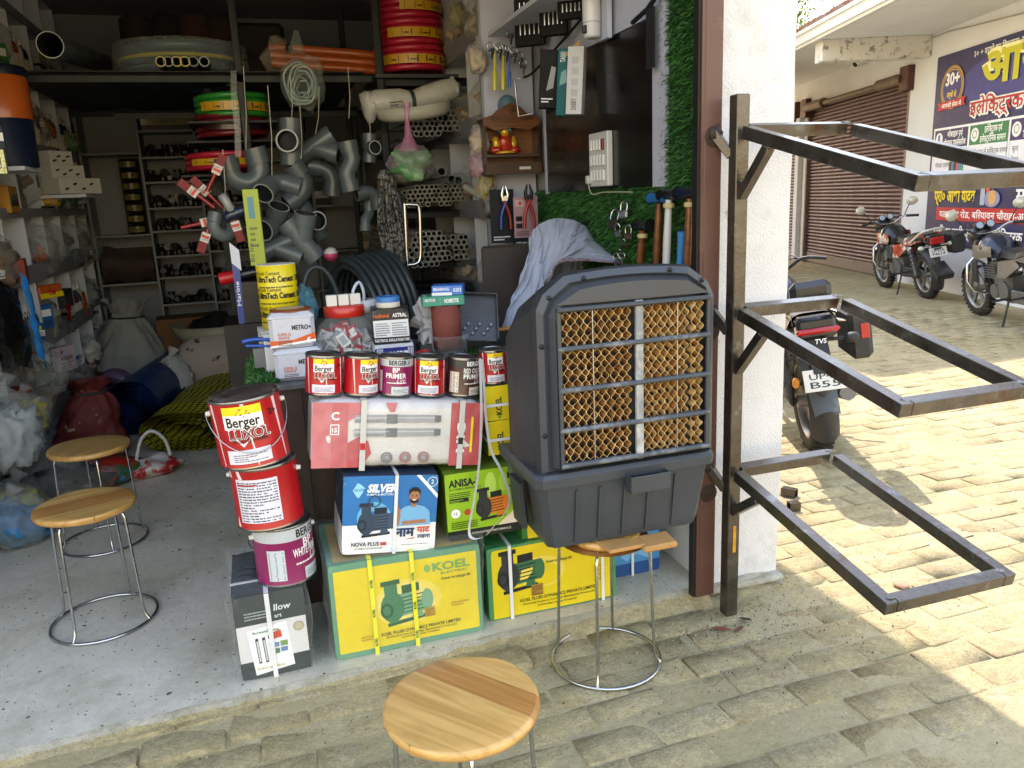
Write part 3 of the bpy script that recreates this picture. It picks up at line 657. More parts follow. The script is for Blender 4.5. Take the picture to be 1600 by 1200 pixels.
# --- blue carton behind
sz=(.20,.25,.22); t=carton('blue_carton','blue and navy carton on the floor behind the cooler stool',1.265,2.54,.05,sz,mat('#3f8fc9',.5,0,.1,7,coat=.2))
p=P(t,sz); p.rect(0,0,.2,.05,ink('#1f4f8f')); p.poly([(.03,.08),(.06,.06),(.10,.085),(.15,.06),(.18,.09),(.14,.12),(.07,.12)],ink('#6fb3e3')); p.build('print',t); strap(t,sz,-.02,WS,.010)
# --- black and white carton under the cans
sz=(.215,.34,.285); t=carton('striped_carton','black and white carton in crinkled film carrying the stack of paint cans',-.092,2.362,.052,sz,mat('#23302f',.45,0,.12,7,coat=.2),rz=R(1))
p=P(t,sz); p.rect(.002,.062,.211,.125,ink('#d6d4d3')); p.text('llow',.118,.222,.022,ink('#d9dedb'),bold=.02,it=.1); p.text('art',.118,.198,.014,ink('#cfd6d2'),bold=.02); p.lines(.03,.205,.08,.03,3,ink('#9aa5a1'),2)
p.poly([(.045,.012),(.165,.025),(.152,.18),(.032,.168)],WHITE); 
for a in (.058,.079): p.poly([(a,.05),(a+.009,.052),(a+.004,.14),(a-.005,.138)],BLACK); p.poly([(a+.002,.056),(a+.007,.057),(a+.003,.13),(a-.002,.129)],ink('#c9ccd0'))
p.poly([(.10,.125),(.135,.13),(.132,.155),(.105,.15)],ink('#d4431f')); p.circ(.102,.137,.010,BLACK); p.rect(.102,.075,.022,.018,ink('#4f7f5a')); p.rect(.128,.078,.02,.016,ink('#5d83b4')); p.rect(.104,.098,.02,.016,ink('#6c8db8')); p.rect(.128,.098,.022,.018,ink('#6e9a55'))
p.text('Borewell Pump',.048,.155,.009,ink('#2f7a3a'),w=.08); p.text('Submersible',.05,.030,.008,ink('#c9a21a'),w=.085); p.circ(.188,.155,.016,ink('#b9b08f'))
p.ring(.188,.155,.016,.002,ink('#7f7a5f')); p.build('print',t)
strap(t,sz,-.005,WS,.014)
b=MB(); b.box((0,.10,sz[2]+.002),(sz[0]+.01,.012,.0016)); b.build('strap',WS,t); wrapfilm(t,sz,.012,.04,seed=9,amp=.012,hexc='#e3e8e8')
# --- paint cans
TIN=mat('#8b8d8f',.3,1,.12,14,key='tin_plate'); RUST=mat('#4a3a30',.6,.4,.35,18,.3,60,key='rusty_lid',stain=[('#6f6f70',9,.5,.64,.8)])
def can(label,x,y,z,r,h,body,rot=0,tilt=(0,0),handle=1,lid=RUST,group='paint cans stacked at the shop front'):
    t=thing('paint_can',label,'paint can',(x,y,z),(tilt[0],tilt[1],rot),group)
    b=MB(); b.lathe([(r*.96,.002),(r*1.012,.001),(r*1.012,.006),(r,.009),(r,h-.010),(r*1.015,h-.006)],36,ms=[1,1,1,0,1]); b.build('body',[body,TIN],t)
    b=MB(); b.lathe([(0,.0),(r*.985,0)],24,X=T((0,0,.002),(PI,0,0))); b.build('base',TIN,t)
    b=MB(); b.lathe([(r*1.016,h-.008),(r*1.022,h-.002),(r*1.01,h),(r*.97,h-.001),(r*.93,h-.008),(r*.90,h-.009),(r*.87,h-.004),(0,h-.005)],36,ms=[0,0,0,0,0,0,1]); b.build('lid',[TIN,lid],t)
    if handle:
        for s in (-1,1):
            b=MB(); b.cyl((s*r,0,h*.80),(s*(r+.012),0,h*.80),.0085,.007,10); b.build('handle_ear',mat('#d8d6cf',.5),t)
        b=MB(); N=22
        pts=[((r+.013)*cos(PI*i/N),-handle*(r+.012)*sin(PI*i/N)*1.02,h*.80-.62*h*sin(PI*i/N)*.88) for i in range(N+1)]
        b.tube(pts,.0017,6); b.build('handle',CHROME,t)
    return t
LUX=mat('#b3151a',.38,0,.10,5,coat=.25,key='red_litho'); MAG=mat('#8a1a55',.35,0,.06,5,coat=.4,key='magenta_litho'); OXB=mat('#4a2a26',.35,0,.06,5,coat=.4,key='brown_litho')
def wpr(t,r,h,ang=0): return Print((0,0,0),wr=r,a0=-PI/2+ang)
def luxol(t,r,h,ang=0,big=True):
    p=wpr(t,r,h,ang); k=r/.1; 
    for a,w_ in ((-.085,.012),(.02,.010),(.115,.012)): p.poly([((a)*k,h*.06),((a+w_*.3)*k,h*.06),((a+w_-.02)*k,h*.95),((a-.02)*k,h*.95)],ink('#e9c9c6'))
    p.poly([(-.01*k,h*.34),(.015*k,h*.46),(-.03*k,h*.46)],ink('#f4e6e4'))
    p.rect(-.056*k,h*.70,.112*k,h*.22,YEL); p.rect(-.056*k,h*.60,.112*k,h*.20,WHITE); p.poly([(-.056*k,h*.60),(0,h*.555),(.056*k,h*.60)],WHITE)
    p.poly([(-.018*k,h*.80),(.006*k,h*.76),(.018*k,h*.86),(-.004*k,h*.89)],ink('#c23a4a')); p.poly([(-.006*k,h*.79),(.022*k,h*.80),(.024*k,h*.815),(-.004*k,h*.81)],ink('#571b28'))
    p.text('Berger',0,h*.635,.030*k,BLACK,al='c',bold=.022,w=.094*k); p.text('Home Painting',0,h*.60,.006*k,ink('#555'+'555'),al='c',w=.07*k)
    p.text('LUXOL',.012*k,h*.455,.030*k,WHITE,al='c',bold=.03,w=.118*k); p.text('LUXOL',.012*k,h*.457,.028*k,BLACK,al='c',bold=.0,w=.114*k)
    p.text('HI-GLOSS ENAMEL',.012*k,h*.405,.011*k,BLACK,al='c',w=.10*k)
    p.text('2+',.088*k,h*.72,.018*k,BLACK,al='c',bold=.03)
    p.rect(-.062*k,h*.10,.124*k,h*.20,ink('#dcdbe8')); p.lines(-.045*k,h*.13,.095*k,h*.12,4,ink('#70707c'),int(r*1e4)); return p.build('print',t)
def primer(t,r,h,top,body,l1,l2,topc,ang=0,lab='#c4cbd0'):
    p=wpr(t,r,h,ang); k=r/.1
    n=40; p.rect(-PI*r,h*.76,2*PI*r*.999,h*.20,topc,nx=36)
    p.text('BERGER',.0*k,h*.80,.028*k,top,bold=.03,w=.11*k); p.text('//',.115*k,h*.80,.026*k,top,bold=.02)
    yy=h*.62
    for s in l1: p.text(s,.045*k,yy,.030*k,WHITE,al='c',bold=.02,w=min(.125,.021*len(s))*k); yy-=h*.145
    p.text('Lite',.075*k,yy+.01*k,.026*k,ink('#e3c6d2'),al='c',it=.3); p.lines(-.01*k,h*.34,.12*k,.014*k,1,WHITE,4)
    p.rect(.02*k,h*.06,.11*k,h*.20,ink(lab)); p.lines(.03*k,h*.10,.09*k,h*.11,3,ink('#6a7078'),5)
    p.rect(-.105*k,h*.12,.060*k,h*.52,ink(lab)); p.lines(-.10*k,h*.14,.05*k,h*.48,14,ink('#50545a'),8,words=False); return p.build('print',t)
W2=ink('#dadde0')
zc=.340; r=.093
c=can('magenta and silver primer can at the bottom of the leaning stack',-.028,2.46,zc,.092,.198,MAG,R(14),(0,R(0)),-1); primer(c,.092,.198,BLACK,MAG,('BP','WHITE PRIMER'),None,ink('#b9bec2'),R(12))
c=can('red enamel can with the white instruction label, middle of the leaning stack',-.055,2.455,zc+.2,.101,.205,LUX,R(-12),(0,R(-2)),-1)
p=wpr(c,.101,.205); p.rect(-.075,.03,.135,.14,ink('#d9d8e4')); p.lines(-.07,.034,.125,.132,15,ink('#4a4a55'),12); p.lines(-.07,.15,.07,.012,1,ink('#b0202a'),13)
for a in (-.105,-.06): p.poly([(a,.172),(a+.014,.172),(a+.004,.198),(a-.008,.198)],ink('#f0dedd'))
p.poly([(-.10,.012),(-.085,.012),(-.092,.05)],ink('#f0dedd')); p.build('print',c)
c=can('red enamel can with wire handle on top of the leaning stack',-.078,2.45,zc+.408,.104,.215,LUX,R(8),(0,R(-4))); luxol(c,.104,.215,R(-14))
# --- SILVER carton, leaning
sz=(.305,.24,.262); RL=R(7)
t=carton('pump_carton','blue and white carton with a man giving a thumbs-up, under the wrapped package',.295,2.385,.392,sz,mat('#2a3b54',.45,0,.08,7,coat=.25,key='navy_carton'),roll=RL)
p=P(t,sz); BL=mat('#1c73b4',.4,0,.06,7,coat=.3,key='blue_litho'); p.rect(0,0,.305,.099,WHITE); p.rect(0,.098,.305,.164,BL); p.circ(.10,.12,.055,ink('#5fb2dd')); p.rect(.02,.045,.15,.053,WHITE)
p.text('SILVER',.075,.208,.026,WHITE,bold=.05,it=.2,w=.095); p.text('PUMPS & MOTORS',.075,.196,.007,WHITE,w=.085); p.poly([(.030,.215),(.045,.24),(.055,.235),(.068,.222),(.06,.205),(.048,.188),(.038,.20)],ink('#8fd0ee')); p.text('SILVER',.034,.212,.009,ink('#1c4f86'),w=.032,it=.2)
p.poly([(.232,.262),(.246,.262),(.305,.195),(.305,.180)],WHITE); p.circ(.286,.238,.016,BL); p.ring(.286,.238,.017,.002,WHITE); p.text('2',.286,.231,.015,WHITE,al='c')
pump_art(p,.048,.058,.115,ink('#2d4257'),ink('#3a5066'),ink('#1a2836')); p.ring(.10,.178,.020,.004,ink('#30475d'))
SK=ink('#a97453'); SH=ink('#6fb0d8')
p.poly([(.165,.09),(.285,.092),(.28,.14),(.262,.156),(.235,.163),(.200,.158),(.180,.145)],SH); p.poly([(.165,.09),(.178,.092),(.186,.13),(.176,.136),(.168,.125)],SK)
p.circ(.174,.142,.011,SK,.013); p.rect(.171,.15,.006,.016,SK); p.rect(.218,.155,.018,.02,SK); p.circ(.228,.19,.018,SK,.024); p.poly([(.211,.196),(.210,.212),(.222,.222),(.238,.221),(.248,.210),(.246,.196),(.240,.207),(.220,.208)],ink('#15110f')); p.poly([(.212,.186),(.215,.172),(.228,.165),(.241,.172),(.244,.186),(.236,.178),(.22,.178)],ink('#1c1512')); p.poly([(.221,.181),(.235,.181),(.228,.176)],WHITE)
p.circ(.221,.193,.0025,BLACK); p.circ(.235,.193,.0025,BLACK); p.poly([(.19,.095),(.27,.10),(.268,.112),(.19,.108)],SK)
p.text('नाम',.168,.056,.030,ink('#16345c'),bold=.04,w=.065); p.text('याद',.240,.066,.022,ink('#d5542f'),bold=.03,w=.045); p.text('रखना',.242,.046,.014,ink('#16345c'),bold=.02,w=.045); p.poly([(.195,.044),(.235,.05),(.232,.046)],ink('#c63a2a'))
p.text('NOVA PLUS',.030,.028,.014,ink('#1a2432'),bold=.02,w=.088); p.rect(.122,.028,.02,.011,ink('#c64a4a')); p.text('SELF PRIMING REGENERATIVE PUMP',.040,.017,.0055,ink('#333333'),w=.09); p.lines(.19,.025,.09,.004,1,ink('#777777'),3)
p.build('print',t); strap(t,sz,.015,WS,.011)
p=P(t,sz,'left'); p.rect(0,0,.24,.098,ink('#cfd3d6')); p.rect(.03,.10,.18,.13,ink('#22314a')); p.circ(.08,.16,.025,ink('#5a6b80')); p.build('print',t)
# --- ANISA carton
sz=(.262,.24,.235)
t=carton('pump_carton','lime green carton with black lettering and an orange pump picture',.630,2.40,.385,sz,mat('#6f8f2a',.45,0,.08,7,coat=.2,key='lime_carton'),rz=R(-1))
p=P(t,sz); LM=mat('#8fbe18',.42,0,.06,7,coat=.25,key='lime_litho'); p.rect(0,.032,.262,.203,LM); p.rect(0,0,.262,.032,BLACK); p.poly([(.262,.032),(.175,.032),(.262,.10)],ink('#e7d8c4'))
p.text('ANISA-I',.012,.188,.026,BLACK,bold=.045,w=.098); p.text('SELF PRIMING MONOBLOCK',.013,.176,.007,BLACK,w=.11); p.lines(.013,.150,.07,.02,3,BLACK,4); p.rect(.012,.132,.065,.015,BLACK); p.lines(.015,.134,.055,.010,2,LM,6)
p.circ(.155,.18,.02,ink('#b7da5a'),.045); p.circ(.20,.185,.016,ink('#a7cf45'),.035); p.rect(.215,.195,.02,.022,BLACK); p.poly([(.217,.172),(.225,.160),(.233,.172),(.225,.168)],BLACK)
pump_art(p,.10,.058,.115,ink('#25282b'),ink('#e07a18'),ink('#101214')); p.circ(.03,.095,.016,WHITE); p.text('12',.03,.090,.010,BLACK,al='c'); p.circ(.07,.095,.011,ink('#c5451f'))
p.lines(.013,.04,.09,.028,4,ink('#3f5210'),9); p.text('GUARANTEED PERFORMANCE',.08,.014,.008,ink('#cfcfc0'),w=.14); p.build('print',t)
# yellow-green carton behind, between lime carton and cooler
sz=(.14,.22,.20); t=carton('pump_carton','narrow green and yellow carton squeezed beside the lime carton',.838,2.43,.33,sz,ink('#2f7d3c')); p=P(t,sz); p.rect(.02,.0,.12,.05,KYm); p.rect(.0,.12,.14,.05,ink('#7aa53c')); p.build('print',t)
# --- two small KOEL cartons strapped together
for k,(zz,lab) in enumerate(((.652,'lower small yellow carton strapped below its twin left of the cooler'),(.773,'upper small yellow carton with the little red can on it'))):
    sz=(.185,.24,.119); t=carton('small_pump_carton',lab,.757,2.44,zz,sz,mat('#56743a',.5,0,.1,7,coat=.2),group='small yellow cartons strapped together')
    p=P(t,sz); p.rect(.0,.0,.185,.119,KYm); p.text('KOEL',.055,.018,.020,ink('#2c3a1c'),bold=.04,rot=PI/2,w=.062); p.circ(.046,.012,.005,ink('#5f9a4a'),.007); p.lines(.12,.03,.05,.07,5,ink('#8a7414'),k+4); p.rect(.095,.04,.02,.05,ink('#2f7d3c')); p.build('print',t)
    strap(t,sz,.0,WS,.010); strap(t,sz,.055,WS,.010,face='z')
# --- wrapped long package
sz=(.55,.20,.220); t=thing('wrapped_package','long red and white package in crinkled film, strapped, under the row of cans','package',(.352,2.41,.667),(0,R(7.2),0))
b=MB(); WP=mat('#d3d1ce',.4,0,.06,8,.25,26,coat=.3,key='white_poly_wrap')
def lpf(a,c):
    an=2*PI*a; x=-sz[0]/2+sz[0]*c; e=8; ca,sa=cos(an),sin(an); rr=(abs(ca)**e+abs(sa)**e)**(-1/e)
    k=(1-.16*max(0,1-c*16)-.16*max(0,1-(1-c)*16)); q=.003*noise.noise(V((x*30,an*3,1)))
    return (x,sz[1]/2+(sz[1]/2+q)*rr*ca*k,sz[2]/2+(sz[2]/2+q)*rr*sa*k)
b.grid(lambda c,a:lpf(a,c),40,40,0); 
for c in (0,1): b.add([lpf(i/40,c) for i in range(40)],[list(range(40))],0)
b.build('wrapped_body',WP,t)
p=Print(); p.fn=lambda x,y,off:(x-sz[0]/2,-off-.0015-.003*noise.noise(V((x*30,y*20,3))),y)
RD=mat('#bd5157',.4,0,.1,9,coat=.3,key='red_poly_print'); RD2=mat('#c9757a',.4,0,.1,9,coat=.3,key='pale_red_poly'); GY=ink('#9b9da0'); GYd=ink('#6f7378'); GYl=ink('#b9bbbd')
p.rect(.0,.004,.06,.212,RD2); p.rect(.06,.004,.05,.212,mat('#c2666b',.4,0,.1,9,coat=.3)); p.poly([(.11,.216),(.17,.216),(.15,.18),(.11,.155)],RD2); p.poly([(.11,.004),(.155,.004),(.185,.05),(.175,.09),(.145,.105),(.11,.085)],RD); p.poly([(.225,.216),(.262,.216),(.255,.185),(.24,.185)],RD2); p.rect(.44,.004,.11,.212,RD)
p.text('C',.058,.160,.026,WHITE,bold=.03,rot=0); p.rect(.055,.112,.028,.034,WHITE); p.rect(.058,.115,.022,.028,RD2); p.text('15',.061,.121,.014,WHITE,bold=.03)
for y0,hh in ((.150,.026),(.105,.026)):
    p.rect(.13,y0,.27,hh,GY); p.rect(.13,y0+hh*.55,.27,hh*.18,GYl); p.rect(.23,y0-.002,.035,hh+.004,GYd); p.rect(.385,y0+.002,.022,hh-.004,GYd); p.lines(.135,y0+hh*.2,.09,hh*.25,1,GYd,3)
for i in range(3):
    x=.235+i*.06; p.ring(x,.035,.019,.005,[GYd,ink('#a06a62'),ink('#a06a62')][i],12); p.ring(x,.035,.011,.003,GYd,10); p.circ(x,.035,.005,GY)
p.text('NIC',.488,.05,.026,WHITE,rot=PI/2,bold=.04,w=.10); p.rect(.508,.05,.008,.12,YEL); p.rect(.475,.06,.005,.10,ink('#e0a030')); p.build('print',t)
b=MB(); b.grid(lambda a,c:(lambda v:(v[0],sz[1]/2+(v[1]-sz[1]/2)*1.03,sz[2]/2+(v[2]-sz[2]/2)*1.03+.001))(lpf(c,a)),60,50); b.build('shrink_wrap',film("#eceeee",.03,.1,bs=26,edge=.2),t)
for x in (-.118,.20):
    b=MB(); b.box((x,-.008,.11),(.018,.0018,.23)); b.box((x,.10,.2245),(.018,.22,.0018)); b.build('strap',mat('#c3c4c0',.4,0,.05),t)
    b=MB(); b.box((x,-.0095,.075 if x<0 else .09),(.016,.002,.022)); b.build('strap_buckle',[RED,BLACK][x>0],t)
# --- row of cans on the package
up=lambda x: .667+.222+.006-(x-.352)*math.tan(R(7.2))
def rowcan(lab,x,y,r,h,body,fn,rot=0): 
    c=can(lab,x,y,up(x)+.001,r,h,body,rot,(0,R(6.4)),False,group='small paint cans in a row on the wrapped package'); fn(c,r,h); return c
rowcan('small red enamel can at the far end of the row, beside the grass mat',.147,2.49,.0575,.130,LUX,lambda c,r,h:luxol(c,r,h,R(-6)))
rowcan('second small red enamel can in the row, yellow logo turned away a little',.263,2.49,.0555,.130,LUX,lambda c,r,h:luxol(c,r,h,R(22)))
rowcan('small magenta primer can in the middle of the row',.374,2.49,.0535,.130,MAG,lambda c,r,h:primer(c,r,h,BLACK,MAG,('BP','PRIMER'),None,ink('#b9bec2'),R(-35)))
rowcan('small red enamel can in the row between the magenta and brown cans',.483,2.49,.0545,.130,LUX,lambda c,r,h:luxol(c,r,h,R(-14)))
rowcan('small black and brown red oxide primer can in the row',.597,2.49,.0545,.132,OXB,lambda c,r,h:primer(c,r,h,WHITE,OXB,('RED OXIDE','PRIMER'),None,ink('#2c2d30'),R(-2),'#d8cfc2'))
c=can('smallest red enamel can standing on the yellow cartons beside the cooler',.712,2.49,.893,.047,.118,LUX,0,(0,0),False); luxol(c,.047,.118,R(-6))
# loose white strap hanging in a loop
s_=thing('loose_strap','loose white plastic strap hanging in a long loop over the lime carton','strap',(.70,2.36,.42))
pts=[]
for i in range(36):
    a=i/35; pts.append((.0-.012+.065*sin(PI*min(1,a*1.0))*(1 if a>.0 else 0)*1.6*a,-.012-.012*sin(PI*a),.0))
path=[at(750,560,Y=2.40),at(752,640,Y=2.35),at(749,720,Y=2.35),at(741,780,Y=2.34),at(733,825,Y=2.34),at(738,841,Y=2.33),at(757,838,Y=2.33),at(775,818,Y=2.34),at(793,795,Y=2.345),at(795,770,Y=2.35),at(783,735,Y=2.36),at(768,705,Y=2.38),at(760,660,Y=2.40),at(756,600,Y=2.41),at(752,562,Y=2.42)]
def cat(ps,n=6):
    o=[]; ps=[V(p) for p in ps]
    for i in range(len(ps)-1):
        a=ps[max(i-1,0)];b_=ps[i];c_=ps[i+1];d_=ps[min(i+2,len(ps)-1)]
        for k in range(n):
            t_=k/n; o.append(.5*((2*b_)+(c_-a)*t_+(2*a-5*b_+4*c_-d_)*t_*t_+(3*b_-a-3*c_+d_)*t_**3))
    return o+[ps[-1]]
def ribbon(mb,pts,wv,m=0):
    wv=V(wv); vs=[q for p_ in pts for q in (V(p_)-wv/2,V(p_)+wv/2)]
    mb.add(vs,[(2*i,2*i+1,2*i+3,2*i+2) for i in range(len(pts)-1)],m,True)
b=MB(); o=V((.70,2.36,.42)); ribbon(b,[q-o for q in cat(path)],(.010,.006,.001)); b.build('band',mat('#e4e5e4',.4),s_)
# ------------------------------------------------------------------ the building across the yard, sign, motorcycles, tree
WP0=V((9.05,9.16,0)); WT=V((.299,.954,0)).normalized(); WN=V((-WT.y,WT.x,0))   # wall foot, direction away, outward normal
if WN.x>0: WN=-WN
def onwall(px,py,off=0):
    r=ray(px,py); o=WP0+WN*off; d=(o-V((0,0,CAMH))).dot(WN)/r.dot(WN); q=V((0,0,CAMH))+r*d
    return (q-WP0).dot(WT),q.z
WX=M(((WT.x,WN.x,0,WP0.x),(WT.y,WN.y,0,WP0.y),(0,0,1,0),(0,0,0,1)))   # local x = along the wall (away), y = outward, z up
bd=thing('shop_row','white single storey row of shops with brown rolling shutters across the yard','building'); bd.matrix_basis=WX
CREAM=mat('#dee1e6',.85,0,.05,2,.12,60,key='whitewash',stain=[('#a39c8e',1.2,.62,.75,.35)])
s0,zt0=onwall(1425,118); s1,_=onwall(1262,160); sp,_=onwall(1243,300); 
b=MB()
def wb_(x0,x1,z0,z1,y0=-.25,y1=0,m=0): b.box(((x0+x1)/2,(y0+y1)/2,(z0+z1)/2),(x1-x0,y1-y0,z1-z0),m)
ZS=zt0      # shutter head
sA0,sA1=s0+.02,s1-.02                 # main shutter opening
sB0=sp+.02
wb_(-7.5,sA0,0,4.0); wb_(sA1,sB0,0,4.0); wb_(sA0,sA1,ZS,4.0); wb_(sB0+3.2,sB0+5,0,4.0); wb_(sB0,sB0+3.2,ZS,4.0)
b.build('wall',CREAM,bd)
RF=3.40
b=MB(); wb_(-7.5,sB0+5,RF,RF+.16,-.25,1.55); b.build('roof',CREAM,bd)
b=MB(); wb_(-7.5,sB0+5,RF-.02,RF+.20,1.55,1.62); wb_(-7.5,sB0+5,RF+.02,RF+.07,1.62,1.65); wb_(-7.5,sB0+5,RF+.15,RF+.20,1.62,1.65); b.build('fascia',mat('#d6d5d1',.8,0,.06,3,.3,50,key='moulded_fascia',stain=[('#8f8b84',5,.6,.72,.6)]),bd)
b=MB()
for k in range(70):
    x=-7.4+k*.25; rr=random.Random(k); b.box((x,1.55,RF+.245+rr.uniform(-.01,.01)),(.24,.12,.07),0,None,.012)
b.build('brick_coping',mat('#8d5b49',.9,0,.3,6,.4,40,key='weathered_brick',stain=[('#8f8d88',5,.46,.6,.85)]),bd,kind='stuff')
sbm=onwall(1448,90)[0]
b=MB(); b.box((sbm+.0,.75,RF-.14),(.26,1.5,.28),ch=.01); b.build('cantilever_beam',mat('#d8d5ce',.9,0,.05,4,.4,30,key='peeling_whitewash',stain=[('#4d4b47',9,.55,.62,.75)]),bd)
# rolling shutters
SLAT=mat('#66484b',.5,.1,.10,4,key='brown_shutter_paint',stain=[('#9d8a84',2.0,.58,.72,.4)]); SHD=mat('#4a231d',.55,0,.15,5,key='shutter_head_paint',stain=[('#8a5a48',12,.6,.7,.5)])
def shutter(x0,x1,lab):
    n=44; h=(ZS-.20)/n
    g=MB(); g.box(((x0+x1)/2,-.10,ZS/2),(x1-x0,.02,ZS)); sh=g.build('rolling_shutter',SLAT,bd); sh['label']=lab
    prof=[(-.085,0),(-.062,.010),(-.055,h*.35),(-.060,h*.7),(-.08,h-.006),(-.088,h-.002)]
    q=MB(); q.add([(x,y,z) for x in (x0,x1) for y,z in prof],[(i,i+1,len(prof)+i+1,len(prof)+i) for i in range(len(prof)-1)],0,False); me=q.mesh('slat',SLAT)
    for k in range(n): link('slat',me,sh,T((0,0,.20+k*h)))
    q=MB(); q.box(((x0+x1)/2,-.07,.11),(x1-x0-.02,.03,.18)); q.build('bottom_plate',mat('#7d726c',.6,.3,.15,4,stain=[('#55423a',4,.55,.7,.6)]),sh)
    for xx in (x0+.03,x1-.03):
        q=MB(); q.box((xx,-.035,ZS/2),(.07,.07,ZS)); q.build('guide_rail',mat('#6f5f60',.5,.3),sh)
        q=MB(); q.box((xx,.02,ZS-.03),(.26,.16,.34),ch=.01); q.build('head_plate',SHD,sh)
    q=MB(); q.cyl((x0+.1,.05,ZS-.02),(x1-.1,.05,ZS-.02),.045,n=14); q.cyl((x0+.12,.05,ZS-.02),(x0+.9,.05,ZS-.02),.085,n=14); q.cyl((x1-.9,.05,ZS-.02),(x1-.12,.05,ZS-.02),.085,n=14); q.build('roller_barrel',mat('#6d5a4c',.6,.2,.25,12,stain=[('#3f2d24',8,.5,.65,.7)]),sh)
shutter(sA0,sA1,'wide brown ribbed shutter beside the sign'); shutter(sB0,sB0+3.2,'farther brown shutter half hidden by the column')
b=MB(); b.box(((sA1+sB0)/2,.045,ZS*.47),(.20,.09,ZS*.94),ch=.012); b.build('shutter_pier',mat('#c6ccd8',.8,0,.06,4,.2,40,stain=[('#7d766c',3,.6,.72,.5)]),bd)
# security camera and its cable
zc_=RF-.40; sc_x=onwall(1343,97)[0]
def atwall(px,py,off): 
    s,z=onwall(px,py,off); return V((s,off,z))
cc=thing('security_camera','small white bullet security camera hung under the roof ledge across the yard','camera'); cc.matrix_basis=WX
q=atwall(1344,96,.45)
b=MB(); b.cyl(q+V((0,-.10,.02)),q+V((-.03,.08,-.03)),.055,.06,14); b.build('housing',mat('#dcdcd8',.4),cc)
b=MB(); b.cyl(q+V((-.03,.08,-.03)),q+V((-.032,.085,-.031)),.05,n=14); b.build('lens',mat('#101214',.1),cc)
b=MB(); b.tube([q+V((0,-.05,.05)),q+V((0,-.05,.12)),q+V((.02,-.1,.22))],.018,8); b.build('bracket',mat('#dcdcd8',.4),cc)
cb=thing('camera_cable','thin grey cable looped and pinned along the white wall to the camera','cable'); cb.matrix_basis=WX
b=MB(); pts=[atwall(1345,88,.3),atwall(1357,80,.25),atwall(1362,70,.2),atwall(1359,62,.2),atwall(1352,60,.2),atwall(1349,68,.2),atwall(1353,78,.2),atwall(1361,76,.15)]
b.tube(cat(pts),.013,6); b.build('loop',mat('#b9b3a0',.6),cb)
b=MB(); pts=[atwall(1358,58,.1),atwall(1392,58,.08),atwall(1425,58,.05),atwall(1455,59,.03),atwall(1480,50,.03),atwall(1530,38,.03),atwall(1640,10,.03)]; b.tube(cat(pts),.009,5); b.build('run',mat('#a8a294',.6),cb)
# ---- painted flex sign
sg=thing('shop_sign','large blue and white printed sign in Hindi with yellow and red lettering','sign'); sg.matrix_basis=WX
sL,zT=onwall(1469,90); _,zB=onwall(1448,395); zB=.62; SW=4.6; off=.03; sR=sL-SW; SHt=zT-zB
b=MB(); b.box((sL-SW/2,.015,(zT+zB)/2),(SW,.022,SHt)); b.build('panel',ink('#232457'),sg)
p=Print((sL,.027,zB),(-1,0,0),(0,0,1))
NAV=ink('#26275c'); LILY=ink('#e6e8f2'); GRN=ink('#127a4c'); SR=ink('#c01f2a')
def sx(px,py): s,z=onwall(px,py,.027); return sL-s,z-zB
p.rect(0,SHt*.62,SW,SHt*.38,NAV); p.circ(1.6,SHt*.82,1.0,ink('#3a3c86'),.3)
x0,y0=.06,SHt*.315; p.rect(.05,y0,SW-.1,SHt*.31,ink('#eef0f4'))
cw=.78
